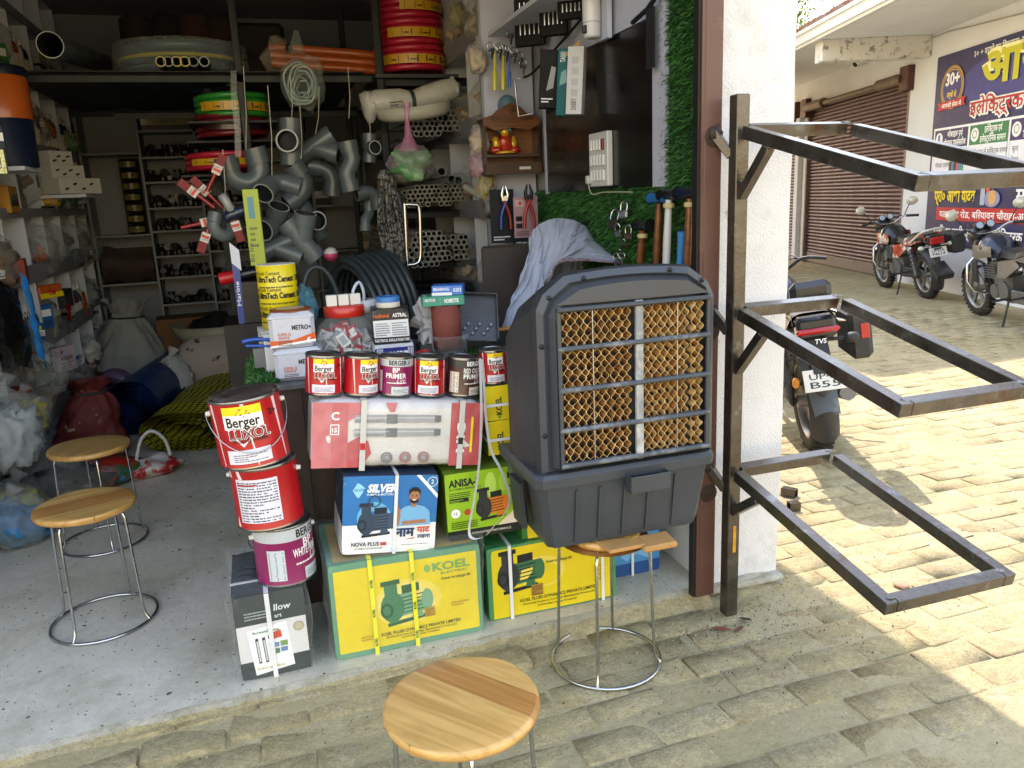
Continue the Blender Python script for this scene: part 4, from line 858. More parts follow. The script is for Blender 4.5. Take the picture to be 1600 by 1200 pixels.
for k,(hc,t1,t2,rows_) in enumerate(((NAV,'मोबाइल एवं','मोबाइल एक्सेसरीज',('नए मोबाइल फोन','मोबाइल एक्सेसरीज','चार्जर','ईयरफोन','डाटा केबल','पावर बैंक')),(GRN,'इलेक्ट्रिक एवं','इलेक्ट्रॉनिक सामान',('सभी प्रकार के इलेक्ट्रिक सामान','सम्पूर्ण वायरिंग सामान','बल्ब, होल्डर, स्विच, बोर्ड','पंखा, कूलर, हीटर','झूमर लाइट','मिक्सर, वाइपर','इन्वर्टर एवं बैट्री')),(ink('#3a2060'),'कूलर','फ्रिज',('कूलर','फ्रिज','पंखा','बैट्री','आयरन')),(GRN,'सामान','बोर्ड',('केबल','होल्डर')))):
    xx=.08+k*(cw+.045); yt=y0+SHt*.30
    p.rect(xx,y0+.02,cw,SHt*.29,ink('#9aa3b5')); p.rect(xx+.008,y0+.028,cw-.016,SHt*.29-.016,LILY); p.rect(xx,yt-.24,cw,.235,hc)
    p.circ(xx+.11,yt-.12,.085,WHITE); p.rect(xx+.08,yt-.175,.055,.11,ink('#3f7fc4') if k==0 else ink('#e5e7ea')); p.ring(xx+.11,yt-.115,.05,.01,ink('#444a55')) if k else None
    p.text(t1,xx+cw*.62,yt-.105,.075,WHITE,al='c',bold=.02,w=cw*.45); p.text(t2,xx+cw*.62,yt-.215,.075,WHITE,al='c',bold=.02,w=cw*.66)
    for i,tx in enumerate(rows_): p.text(tx,xx+.06,yt-.36-i*.125,.060,ink('#3a3d44'),bold=.006,sx=.72)
    if k==0:
        for i,cc_ in enumerate(('#5a2a33','#2f7fb5','#23262c','#d9503a','#3b78d0','#2aa37a')): p.rect(xx+.40+i*.055,yt-.62+.02*(i%2),.062,.20,ink('#1b1d22')); p.rect(xx+.408+i*.055,yt-.605+.02*(i%2),.046,.17,ink(cc_))
        p.rect(xx+.50,yt-.80,.03,.10,BLACK); p.rect(xx+.56,yt-.80,.12,.04,BLACK); p.rect(xx+.57,yt-.74,.08,.05,ink('#7a4f5f'))
    if k==1:
        p.rect(xx+.47,yt-.72,.20,.10,ink('#7f9fc0')); p.rect(xx+.48,yt-.70,.13,.05,ink('#20242c')); p.rect(xx+.36,yt-.70,.08,.12,ink('#b9c4d2')); p.rect(xx+.46,yt-.96,.07,.19,ink('#e0552a')); p.rect(xx+.56,yt-.95,.07,.18,ink('#2c3a66')); p.rect(xx+.35,yt-.97,.09,.20,ink('#a9b6c6')); 
        for i in range(3): p.circ(xx+.47+i*.08,yt-.53,.025,WHITE,.045)
# heading
p.text('३० + वर्षों का विश्वास, गुणवत्ता',.86,SHt-.135,.075,WHITE,bold=.012,w=1.25)
p.ring(.42,SHt*.825,.27,.035,ink('#b58d4a'),28); p.ring(.42,SHt*.825,.225,.012,ink('#d8b25e'),28); p.circ(.42,SHt*.825,.215,ink('#30317a'))
p.text('30+',.42,SHt*.84,.15,WHITE,al='c',bold=.04,w=.32); p.text('वर्षों से',.42,SHt*.775,.07,YEL,al='c',bold=.02,w=.22)
p.poly([(.10,SHt*.715),(.76,SHt*.725),(.72,SHt*.742),(.76,SHt*.768),(.10,SHt*.755),(.14,SHt*.737)],SR); p.text('आपकी सेवा में',.43,SHt*.727,.055,WHITE,al='c',bold=.02,w=.46)
p.text('आर्या',1.05,SHt*.80,.40,ink('#fbf7b0'),bold=.09,w=1.72); p.text('आर्या',1.06,SHt*.80,.39,ink('#c9c41a'),bold=.03,w=1.70)
p.text('इलेक्ट्रिक एण्ड मोबाइल',.86,SHt*.665,.17,WHITE,bold=.09,w=2.5); p.text('इलेक्ट्रिक एण्ड मोबाइल',.868,SHt*.667,.165,SR,bold=.02,w=2.47)
# foot of the sign
p.text('प्रो० आशा यादव',.20,SHt*.235,.15,YEL,bold=.03,w=.95); p.circ(1.50,SHt*.25,.16,ink('#8c8fb0'),.10); p.circ(1.50,SHt*.255,.07,ink('#d8a25a'),.09)
p.text('मो.',1.95,SHt*.235,.16,WHITE,bold=.03,w=.3); p.rect(.28,SHt*.135,2.6,.17,SR); p.text('पता- मेन रोड, बरियावन चौराहा-अम्बेडकर',.36,SHt*.152,.085,WHITE,bold=.015,w=2.2)
p.text('यहाँ पर सभी प्रकार के इलेक्ट्रिक सामान',.25,SHt*.05,.12,WHITE,bold=.02,w=2.3)
p.build('print',sg)
# ---- tree beyond the roof
LEAF=[mat(c,.6,0,.2,3,key='leaf') for c in ('#5f7a34','#49662a','#7d9450')]; BARK=mat('#5d4c3c',.9,0,.2,9,.5,40,key='bark')
tr=thing('neem_tree','leafy green tree rising behind the white roof edge','tree',(19.5,28.0,0))
rr=random.Random(5); b=MB(); lv=MB()
b.tube([(0,0,0),(.1,0,2),(-.1,.1,4),(.05,0,6),(.1,.1,8)],[.28,.24,.2,.15,.06],8)
for k in range(26):
    z=rr.uniform(4.2,8.2); a=rr.uniform(0,2*PI); l=rr.uniform(1.2,3.2)*(1-abs(z-6)/6); e=V((cos(a)*l,sin(a)*l,z+rr.uniform(.3,1.3)))
    b.tube([(0,0,z-.6),(e.x*.5,e.y*.5,(z+e.z)/2-.1),e],[.06,.035,.012],5)
    for j in range(150):
        c=V((e.x*rr.uniform(.45,1.1)+rr.gauss(0,.35),e.y*rr.uniform(.45,1.1)+rr.gauss(0,.35),e.z+rr.gauss(0,.38)))
        s=rr.uniform(.05,.12); lv.add([(-s,0,0),(0,-s*.45,0),(s*1.2,0,0),(0,s*.45,0)],[(0,1,2,3)],rr.randrange(3),False,T(c,(rr.uniform(-1,1),rr.uniform(-1,1),rr.uniform(0,6))))
b.build('trunk',BARK,tr); lv.build('crown',LEAF,tr)
# ---- motorcycles
RUB=mat('#1c1b1a',.8,0,.2,20,.4,60,key='dusty_tyre',stain=[('#6f675a',6,.52,.68,.6)]); ALU=mat('#8d8c88',.45,.8,.15,12,key='alloy',stain=[('#7d7260',5,.5,.7,.5)]); BLKP=mat('#17191d',.3,0,.1,6,coat=.4,key='black_panel'); BLKM=mat('#26282b',.6,0,.15,8,key='black_matt',stain=[('#7a7468',4,.55,.7,.45)]); GREYM=mat('#6a6c6c',.5,.5,.2,10,key='engine_alloy',stain=[('#4c443a',5,.5,.66,.6)]); SEATM=mat('#14151a',.45,0,.1,10,.2,80,key='vinyl_seat'); REDL=mat('#b3161a',.15,0,.05,coat=.6,key='tail_lens'); PLATE=mat('#d5d6d2',.5,0,.05,key='number_plate'); AMB=mat('#d98a2a',.2,key='indicator'); MIR=mat('#c9cabb',.15,.2,key='mirror')
def wheel(t,y,r,w,spokes=5,disc=False):
    wl=MB(); wl.lathe([(r-.085,-w*.42),(r-.05,-w*.5),(r-.018,-w*.42),(r-.003,-w*.2),(r,0),(r-.003,w*.2),(r-.018,w*.42),(r-.05,w*.5),(r-.085,w*.42)],36,X=T((0,y,r),(0,R(90),0)))
    k=wl.build('wheel',RUB,t); k['label']='black tyre on a five-spoke rim'
    q=MB(); 
    for i in range(36):
        a=2*PI*i/36
        for s in (-1,1): q.box((0,0,0),(.012,.020,w*.36),0,T((0,y,r),(0,R(90),0))@T((0,0,0),(0,0,a))@T((r+.001,0,s*w*.24),(s*.4,0,0)))
    q.build('tread',RUB,k)
    q=MB(); q.lathe([(r-.085,-w*.40),(r-.105,-w*.36),(r-.105,w*.36),(r-.085,w*.40)],32,X=T((0,y,r),(0,R(90),0))); q.cyl((-w*.6,y,r),(w*.6,y,r),.035,n=14); q.build('rim',ALU,k)
    for i in range(spokes):
        a=2*PI*i/spokes+.3; q=MB(); bar(q,(0,y+.03*cos(a),r+.03*sin(a)),(0,y+(r-.1)*cos(a),r+(r-.1)*sin(a)),.04,.022,up=(1,0,0)); q.build('spoke',ALU,k)
def fender(t,name,y,zc,r,w,a0,a1,m):
    q=MB(); q.grid(lambda a,b_:((b_-.5)*w,y+(r+.03-.03*abs(b_-.5)**2*8)*cos(a0+(a1-a0)*a),zc+(r+.03-.03*abs(b_-.5)**2*8)*sin(a0+(a1-a0)*a)),14,6); return q.build(name,m,t)
def tubes(t,name,m,lst):
    for pts,r_ in lst: q=MB(); q.tube(cat(pts,4),r_,8); q.build(name,m,t)
def bike(lab,loc,heading,lean,tank1,tank2,plate,st,group='parked motorcycles'):
    """local: rear wheel at y=0, front wheel at y=wb, up z"""
    t=thing('motorcycle',lab,'motorcycle',loc,(0,0,heading),group); t.matrix_basis=T(loc)@M.Rotation(heading,4,'Z')@M.Rotation(lean,4,'Y')
    r=.30; wbse=1.26
    wheel(t,0,r,.10 if st!='adv' else .13,disc=True); wheel(t,wbse,r,.085)
    fender(t,'front_mudguard',wbse,r,r,.12,R(20),R(165),BLKP)
    tubes(t,'fork',ALU,[([(s*.085,wbse,r),(s*.085,wbse-.11,.62),(s*.085,wbse-.2,.86)],.022) for s in(-1,1)])
    # frame, engine
    q=MB(); q.box((0,.60,.42),(.20,.30,.26),0,None,.03); q.box((0,.78,.56),(.15,.16,.20),0,T((0,0,0),(0,0,0)),.02); q.cyl((-.12,.55,.38),(.13,.55,.38),.10,n=18); q.cyl((-.125,.70,.36),(.12,.70,.36),.075,n=16); q.build('engine',GREYM,t)
    q=MB()
    for i in range(6): q.box((0,.80,.49+i*.026),(.21,.19,.010),0,None,.003)
    q.build('cylinder_fins',GREYM,t)
    tubes(t,'frame_tube',BLKM,[([(0,wbse-.22,.84),(0,.85,.70),(0,.45,.66),(0,.0,.70)],.022),([(0,wbse-.22,.78),(0,.93,.45),(0,.75,.26),(0,.45,.27),(0,.32,.48),(0,.2,.68)],.02)])
    tubes(t,'swing_arm',BLKM,[([(s*.10,0,r),(s*.09,.38,.36)],.022) for s in(-1,1)])
    for s in(-1,1):
        q=MB(); q.cyl((s*.115,.02,r+.02),(s*.10,.17,.64),.018,n=10); q.tube([(s*.115+.032*cos(i*.8),.05+.09*i/40+.0,r+.08+.24*i/40+.032*sin(i*.8)*.5) for i in range(40)],.006,5); q.build('shock_absorber',GREYM,t)
    q=MB(); q.box((-.105,.20,.34),(.02,.42,.13),0,None,.03); q.build('chain_cover',BLKM if st!='old' else GREYM,t)
    tubes(t,'exhaust',GREYM,[([(.10,.85,.48),(.13,.93,.36),(.13,.80,.26),(.15,.55,.26)],.02),([(.15,.55,.27),(.16,.2,.30),(.165,-.16,.36)],.045)])
    # tank
    q=MB()
    def tk_(a,b_):
        an=2*PI*a; y=.62+.44*b_; pr=[(.02,.70,.02),(.12,.74,.10),(.155,.78,.13),(.165,.80,.14),(.15,.80,.13),(.09,.77,.09),(.02,.73,.02)]
        i=b_*6; k=min(int(i),5); f=i-k; W,Z,Hh=[pr[k][j]+(pr[k+1][j]-pr[k][j])*f for j in range(3)]
        return (W*cos(an),y,Z+Hh*sin(an)*(1.0 if sin(an)>0 else .75))
    q.grid(tk_,28,18); q.build('fuel_tank',tank1,t)
    for s in(-1,1):
        q=MB(); q.grid(lambda a,b_:(s*(.150+.018*sin(PI*a)*sin(PI*b_)),.66+.36*a,.70+.13*b_-.05*(a-.5)*(1-b_)),8,5); q.build('tank_panel',tank2,t)
        q=MB(); q.add([(s*.13,.20,.66),(s*.14,.45,.52),(s*.14,.60,.52),(s*.13,.58,.68),(s*.12,.3,.72)],[(0,1,2,3,4)]); q.add([(s*.10,.20,.66),(s*.11,.45,.52),(s*.11,.60,.52),(s*.10,.58,.68),(s*.09,.3,.72)],[(0,1,2,3,4)]); q.build('side_panel',tank2,t)
        q=MB(); q.add([(s*.11,-.30,.80),(s*.135,.10,.70),(s*.135,.28,.72),(s*.12,.25,.79),(s*.10,-.20,.86)],[(0,1,2,3,4)]); q.build('tail_panel',tank2 if st!='old' else tank1,t)
    # seat
    q=MB()
    def se(a,b_):
        y=-.24+.90*b_; W=.135-.05*max(0,b_-.7)/.3; z=.80+(.05 if b_<.42 else .05-.05*min(1,(b_-.42)/.15))-.02*max(0,b_-.85)/.15
        x=(a-.5)*2; return (W*math.copysign(abs(x)**.8,x),y,z-.075*abs(x)**4)
    q.grid(se,10,22); q.grid(lambda a,b_:(lambda v:(v[0]*.98,v[1],v[2]-.07+.075*abs((a-.5)*2)**4))(se(1-a,b_)),10,22); q.build('seat',SEATM,t)
    # tail
    q=MB(); q.box((0,-.30,.78),(.20,.10,.12),0,T((0,0,0),(R(0),0,0)),.02); q.build('tail_cowl',BLKP,t)
    q=MB(); q.box((0,-.362,.77),(.17 if st!='adv' else .22,.03,.085 if st!='adv' else .03),0,None,.012); q.build('tail_light',REDL,t)
    fender(t,'rear_mudguard',0,r,r+.04,.15,R(75),R(205),BLKM if st!='old' else mat('#8f938f',.4,.2))
    py=-.37 if st!='adv' else -.41; pz=.63 if st!='adv' else .52
    X=T((0,py,pz),(R(-18),0,0)); q=MB(); q.box((0,0,0),(.21,.006,.115),0,X,.002); pl=q.build('number_plate',PLATE,t)
    p=Print(tuple(X@V((-.10,-.0034,-.05))),tuple((X.to_3x3()@V((1,0,0)))),tuple((X.to_3x3()@V((0,0,1))))); p.text(plate[0],.1,.054,.032,BLACK,al='c',w=.15,bold=.01); p.text(plate[1],.1,.010,.034,BLACK,al='c',w=.15,bold=.01); p.build('plate_lettering',pl)
    q=MB(); bar(q,(0,-.30,.74),(0,py+.01,pz+.03),.10,.02); bar(q,(0,-.28,.72),(0,-.33,.45),.08,.02); q.build('plate_bracket',BLKM,t)
    for s in(-1,1):
        q=MB(); q.cyl((s*.06,-.28,.70),(s*.15,-.30,.70),.010,n=8); q.blob((s*.175,-.31,.70),(.04,.03,.028),.0,1,12); q.build('indicator',AMB if st=='old' else MIR if st=='red' else BLKM,t)
    # bars, instruments
    tubes(t,'handlebar',CHROME if st!='adv' else BLKM,[([(-.36,.92,.98),(-.22,.97,1.0),(-.10,1.03,.93),(.10,1.03,.93),(.22,.97,1.0),(.36,.92,.98)],.012)])
    for s in(-1,1):
        if st=='adv': break
        q=MB(); q.cyl((s*.24,.955,.995),(s*.385,.905,.975),.018,n=10); q.build('grip',BLKM,t)
        q=MB(); q.tube([(s*.22,.97,1.0),(s*.27,.99,1.08),(s*.33,1.0,1.16)],.006,6); q.build('mirror_stalk',BLKM,t)
        q=MB(); q.lathe([(0,.012),(.052,.008),(.06,0),(.05,-.02),(0,-.025)],16,X=T((s*.35,.99,1.18),(R(90),0,R(-14*s)))@T((0,0,0),(0,0,0),(1.25,1,1))); q.build('mirror',MIR,t)
        q=MB(); q.cyl((s*.055,1.07,1.0),(s*.055,1.03,1.02),.045,n=16); k=q.build('dial',mat('#23262b',.3),t)
        q=MB(); q.cyl((s*.055,1.029,1.0205),(s*.055,1.027,1.0215),.037,n=16); q.build('dial_face',mat('#9fb3c6',.2),k)
    tubes(t,'cable',BLKM,[([(-.2,.98,1.0),(-.12,1.12,1.04),(-.03,1.16,.9),(-.02,1.0,.72)],.005),([(.2,.98,1.0),(.12,1.13,1.03),(.04,1.16,.88),(.03,.95,.62)],.005),([(.24,.96,1.0),(.1,1.1,.96),(.09,1.2,.6),(.09,1.24,.34)],.005)])
    q=MB(); q.blob((0,1.14,.90),(.12,.09,.12),.0,1,16); q.build('headlamp',BLKP,t)
    q=MB(); q.tube([(.0,1.06,.80),(-.2,1.05,.62),(-.24,1.0,.45),(-.2,.95,.34),(-.06,.93,.30)] if st!='adv' else [(0,.93,.3),(.02,.9,.3)],.014,8); q.tube([(.0,1.06,.80),(.2,1.05,.62),(.24,1.0,.45),(.2,.95,.34),(.06,.93,.30)] if st!='adv' else [(0,.93,.3),(.02,.9,.3)],.014,8); q.build('crash_guard',CHROME,t)
    q=MB(); q.box((-.16,.98,.55),(.02,.10,.24),0,T((0,0,0),(0,0,0)),.02); q.build('leg_shield',BLKM,t)
    tubes(t,'side_stand',BLKM,[([(-.10,.48,.28),(-.19,.46,.02)],.012)]); tubes(t,'foot_peg',BLKM,[([(-.25,.50,.30),(.25,.50,.30)],.013),([(-.24,.16,.36),(.24,.16,.36)],.011)])
    if st=='red':
        q=MB(); q.tube(cat([(-.15,.05,.74),(-.14,-.12,.82),(-.12,-.3,.90),(.12,-.3,.90),(.14,-.12,.82),(.15,.05,.74)],4),.016,8); q.build('grab_rail',mat('#c9c7c2',.4,.3),t)
        q=MB(); q.box((.26,-.20,.70),(.16,.34,.26),0,None,.03); q.build('side_box',BLKM,t)
        q=MB(); q.add([(-.09,-.30,.50),(.09,-.30,.50),(.10,-.52,.36),(-.10,-.52,.36),(-.09,-.28,.47),(.09,-.28,.47),(.10,-.48,.30),(-.10,-.48,.30)],[(0,1,2,3)[::-1],(4,5,6,7),(2,6,7,3),(0,3,7,4),(1,5,6,2)]); q.build('mud_flap',BLKM,t)
    if st=='old':
        tubes(t,'rear_carrier',CHROME,[([(s*.13,.10,.72),(s*.14,-.10,.90),(s*.14,-.46,.92)],.012) for s in(-1,1)]+[([(-.14,y,.92),(.14,y,.92)],.011) for y in(-.12,-.3,-.46)])
    if st=='adv':
        q=MB(); q.box((.25,-.05,.68),(.12,.30,.27),0,None,.025); bx=q.build('side_box',BLKM,t)
        q=MB(); q.box((.27,-.203,.70),(.045,.006,.08),0,None,.01); q.build('reflector',REDL,bx)
        tubes(t,'box_carrier',CHROME,[([(.10,.1,.80),(.19,.05,.78),(.20,-.16,.76),(.10,-.22,.8)],.009)])
        q=MB(); q.tube(cat([(-.12,.15,.80),(-.13,-.2,.88),(-.08,-.36,.92),(.08,-.36,.92),(.13,-.2,.88),(.12,.15,.80)],4),.02,8); q.build('grab_rail',BLKP,t)
        q=MB(); q.grid(lambda a,b_:((a-.5)*(.17-.04*b_),-.20-.20*b_-.14*b_*b_*0,.60-.28*b_+.02*sin(PI*a)),6,8); q.build('tyre_hugger',mat('#4d5357',.5,0,.1,6,stain=[('#9a968c',6,.5,.7,.5)]),t)
        q=MB(); q.box((0,-.27,.965),(.21,.07,.11),0,T((0,0,0),(0,0,0)),.03); q.build('backrest',BLKP,t); q=MB(); q.blob((-.13,-.33,.50),(.02,.02,.03),0,1,10); q.build('reflector',AMB,t)
        p=Print((-.05,-.405,.70),(1,0,0),(0,.2,.98)); p.text('TVS',.02,.01,.025,W2,bold=.02,it=.2); p.build('badge',t)
    return t
u=V((.70,.714,0)); l=V((-.714,.70,0))
def bikeat(lab,px,py,lat,dep,lean,*a):
    g_=at(px,py,Z=0); d=(l*lat+u*dep).normalized(); return bike(lab,(g_.x,g_.y,0),math.atan2(-d.x,d.y),lean,*a)
ORG=mat('#b2391d',.3,0,.5,7,coat=.4,key='red_silver_graphic',stain=[('#d8d3cc',5,.52,.54,1)]); DKB=mat('#1b2438',.25,0,.08,5,coat=.5,key='dark_blue_tank'); KHK=mat('#77706a',.35,.2,.1,6,coat=.3,key='bronze_panel')
bikeat('black and red motorcycle with a white grab rail, parked before the shutter',1450,466,.52,1.13,R(-9),BLKP,ORG,('UP45A','P4614'),'red')
bikeat('dark blue motorcycle with a chrome rear carrier, parked before the sign',1640,522,.50,1.15,R(-9),DKB,KHK,('UP45','0372'),'old')
bikeat('black motorcycle with a side box parked close behind the column',1276,702,.33,1.0,R(-8),BLKP,BLKP,('UP45','B55'),'adv')
# scraps on the paving
for k,(px,py,lab) in enumerate(((1233,775,'offcut of square steel tube lying on the paving'),(1240,797,'shorter offcut of square steel tube beside the other one'))):
    g_=at(px,py,Z=0); o=thing('steel_offcut',lab,'scrap',(g_.x,g_.y,.0),(0,0,R(30+50*k)),'steel offcuts'); w_=.04; l_=.07-.02*k
    for sx_,sz_,dx,dz in ((w_,.003,0,.002),(w_,.003,0,w_),(.003,w_,-w_/2,w_/2),(.003,w_,w_/2,w_/2)):
        b=MB(); b.box((dx,0,dz),(sx_,l_,sz_)); b.build('side',STEEL,o)
for px,py,r_,lab in ((1408,915,.028,'flat reddish clay washer lying on the sunlit paving'),(1487,930,.018,'small reddish stone chip on the sunlit paving'),(1205,835,.02,'small pink pebble by the column foot')):
    g_=at(px,py,Z=0); b=MB(); b.lathe([(r_*.35,.004),(r_,.004),(r_*1.05,.0),(r_,-.003)],14) if r_>.025 else b.blob((0,0,.004),(r_,r_*.8,.012),.25,3,10)
    tag(b.build('clay_disc' if r_>.025 else 'pebble',mat('#a5806a',.9,0,.15,30),None,T((g_.x,g_.y,.006))),lab,'stone')
# ------------------------------------------------------------------ wall shelves and what they hold
LAMB2=mat('#7b8384',.55,0,.08,3,key='shaded_laminate')  # white laminate with the dimness of the shop's back put into its colour
LAM=mat('#c3c8d2',.5,0,.05,3,key='white_laminate'); LIPM=mat('#83858d',.5,0,.06,3,key='grey_laminate_lip')
ORD=['first','second','third','fourth','fifth','sixth','seventh','eighth','ninth','tenth']
def polybag(name,lab,c,r,fill,filmc='#cfd3cf',seed=1,n=0,fm=None,kind='bag',group=None,op=.10,knot=True):
    """clear polythene bag with its contents showing"""
    t=thing(name,lab,kind,c,(0,0,0),group); rr=random.Random(seed)
    b=MB(); b.blob((0,0,r[2]),r,.22,seed,18,flat=-.96)
    if knot: b.tube([(0,0,1.85*r[2]),(.1*r[0],0,2.1*r[2]),(.25*r[0],.1*r[1],2.35*r[2])],[r[0]*.4,r[0]*.12,r[0]*.28],8,cap=False)
    b.build('film',film(filmc,op,.07,bs=16+12*(seed%3),bump=1.0,edge=.26),t)
    if n==0:
        b=MB(); b.blob((0,0,r[2]*.85),(r[0]*.84,r[1]*.84,r[2]*.8),.42,seed+5,26,flat=-.9,fr=2.4); b.build('contents',fill,t)
    for k in range(n):
        a=rr.uniform(0,6.3); q=rr.uniform(0,.62); p0=V((cos(a)*q*r[0],sin(a)*q*r[1],r[2]*rr.uniform(.25,1.35))); d=V((rr.uniform(-1,1),rr.uniform(-1,1),rr.uniform(-1,1))).normalized(); s=min(r)*.30
        b=MB(); b.cyl(p0-d*s,p0+d*s,s*.75,n=9,cap=False); b.cyl(p0-d*s,p0-d*s*.5,s*.95,n=9,cap=False); b.cyl(p0-d*s*.8,p0+d*s*.7,s*.55,n=8); b.build('fitting',fill,t)
    return t
def goodsbox(lab,c,size,m,rz=0,pr=None,group=None,name='goods_box',lines=None,tilt=0):
    t=thing(name,lab,'box',c,(0,tilt,rz),group); b=MB(); b.box((0,0,size[2]/2),size,0,None,.002); b.build('carton',m,t)
    p=Print((-size[0]/2,-size[1]/2,0)); w,h=size[0],size[2]
    if pr: pr(p,w,h); p.build('print',t)
    return t
def bottle(lab,c,r,h,m,capm,group=None,name='bottle',lb=None):
    t=thing(name,lab,'bottle',c,(0,0,0),group); b=MB(); b.lathe([(0,0),(r*.95,0),(r,.006),(r,h*.66),(r*.8,h*.76),(r*.38,h*.82),(r*.36,h*.9)],16); b.build('body',m,t)
    b=MB(); b.lathe([(r*.42,h*.86),(r*.42,h),(0,h)],12); b.build('cap',capm,t)
    if lb: q=MB(); q.lathe([(r+.0008,h*.15),(r+.0008,h*.55)],16); q.build('label_band',lb,t)
    return t
# ---- left wall shelf
SX0,SX1=-1.30,-1.68; LZ=[.10,.32,.73,1.13,1.53,1.94,2.35,2.76]; LY=[3.15,3.6,4.05,4.5,4.96,5.4,5.85,6.32,6.8,7.24]
ls=thing('wall_shelf','white laminate shelf of bins covering the shop side wall beside the stools','shelf',(SX1,3.15,0))
def rel(o,b_): 
    q=o.location; b_.v=[(x-q.x,y-q.y,z-q.z) for x,y,z in b_.v]; return b_
for y in LY:
    b=MB(); b.box(((SX0+SX1)/2,y,1.55),(SX0-SX1,.018,3.0)); rel(ls,b).build('divider',LAM,ls)
for z in LZ+[3.06]:
    b=MB(); b.box(((SX0+SX1)/2-.006,(LY[0]+LY[-1])/2,z),(SX0-SX1-.014,LY[-1]-LY[0]+.02,.016)); rel(ls,b).build('shelf_board',LAM,ls)
for zi,z in enumerate(LZ[1:4]):
    b=MB(); b.box((SX0+.008,(LY[0]+LY[-2])/2,z+.055),(.014,LY[-2]-LY[0],.105)); rel(ls,b).build('lip',LIPM,ls)
for zi,z in enumerate(LZ[4:]):
    b=MB(); b.box((SX0+.008,(LY[0]+LY[-1])/2,z+.01),(.014,LY[-1]-LY[0],.05)); rel(ls,b).build('lip',LIPM,ls)
rr=random.Random(77)
FILLS=[mat(c,.6,0,.25,18,key='small_goods') for c in ('#8d8f8c','#5d5f60','#a79f8c','#3a3d40','#b9b39f','#6e5a48','#4a5560')]
COLS=['#20242c','#7a1f1c','#27506f','#c9b89a','#2f6b45','#b9862a','#8d9096','#3d2a22','#1d3f7a','#d5d3cc','#a33a1d']
CN={'#20242c':'black','#7a1f1c':'dark red','#27506f':'dull blue','#c9b89a':'buff','#2f6b45':'green','#b9862a':'ochre','#8d9096':'grey','#3d2a22':'brown','#1d3f7a':'deep blue','#d5d3cc':'white','#a33a1d':'rust red'}
special={(1,2),(2,3),(3,2),(2,1),(3,3),(4,2)}
for zi in range(1,7):
    for yi in range(1,9):
        y0,y1=LY[yi],LY[yi+1]; z=LZ[zi]+.009; zc_=LZ[zi+1]-LZ[zi]-.03; ym=(y0+y1)/2
        where='%s tier, %s bin of the side shelf'%(ORD[zi],ORD[yi-1])
        k=rr.random(); fx_=SX0-.055
        if k<.50:
            polybag('goods_bag','clear bag of %s goods, %s'%(rr.choice(['grey','small','mixed']),where),(fx_+rr.uniform(-.03,.06),ym+rr.uniform(-.04,.04),z),(.13,.17,min(.16,zc_*.46)),rr.choice(FILLS),'#c4cac6',rr.randrange(999),rr.choice([0,0,6]),group='bags in the side wall shelf')
        elif k<.80:
            c=rr.choice(COLS); n=rr.choice([1,2,2])
            for j in range(n):
                h=zc_*rr.uniform(.3,.42); goodsbox('%s carton%s, %s'%(CN[c],['',' on top of another'][j],where),(fx_-.02,ym-.06+rr.uniform(-.02,.02),z+j*zc_*.45),(.20,.22,h),mat(c,.55,0,.15,9),R(90)+rr.uniform(-.2,.2),lambda p,w,h:(p.rect(w*.1,h*.25,w*.8,h*.45,ink(rr.choice(['#d8d6ce','#e0b92a','#b3262a','#1b1d20']))),p.lines(w*.18,h*.32,w*.6,h*.3,2,ink('#2a2a2a'),3)),group='cartons in the side wall shelf')
        else:
            for j in range(3):
                c=rr.choice(COLS); bottle('%s %s bottle, %s'%(ORD[j],CN[c],where),(fx_+.02,y0+.10+j*.12,z),.042,zc_*.75,mat(c,.3,0,.1,6,coat=.3),mat('#d8d8d4',.4),'bottles in the side wall shelf',lb=ink('#cfcac0'))
# named showpieces standing proud of the side wall shelf
def inbox(px,py,X): return at(px,py,X=X)
q=at(30,590,X=-1.22); t=thing('pouch','shiny black and bright blue plastic pouch drooping from the side wall shelf','pouch',(-1.22,q.y,.83))
b=MB(); b.grid(lambda a,c:(.03+.05*sin(PI*a)*sin(PI*c)+.02*noise.noise(V((a*5,c*5,1))),(a-.5)*.36-.05*c,(c)*.42-.10*(a)),14,14); b.grid(lambda a,c:(-.04,(a-.5)*.34-.05*c,(c)*.40-.10*(a)),6,6); b.build('body',mat('#101114',.25,0,.1,12,.6,25,coat=.5),t)
b=MB(); b.grid(lambda a,c:(.075+.02*sin(PI*a)+.012*noise.noise(V((a*5,c*9,1))),.10+.10*a-.05*c,(c)*.44-.10*(a)-.02),5,16); b.build('blue_edge',mat('#1f86d6',.25,0,.1,12,.5,25,coat=.5),t)
p=Print((.09,-.09,.17),(0,1,0),(0,0,1)); p.text('ION',.0,.03,.07,W2,bold=.04,w=.15); p.build('lettering',t)
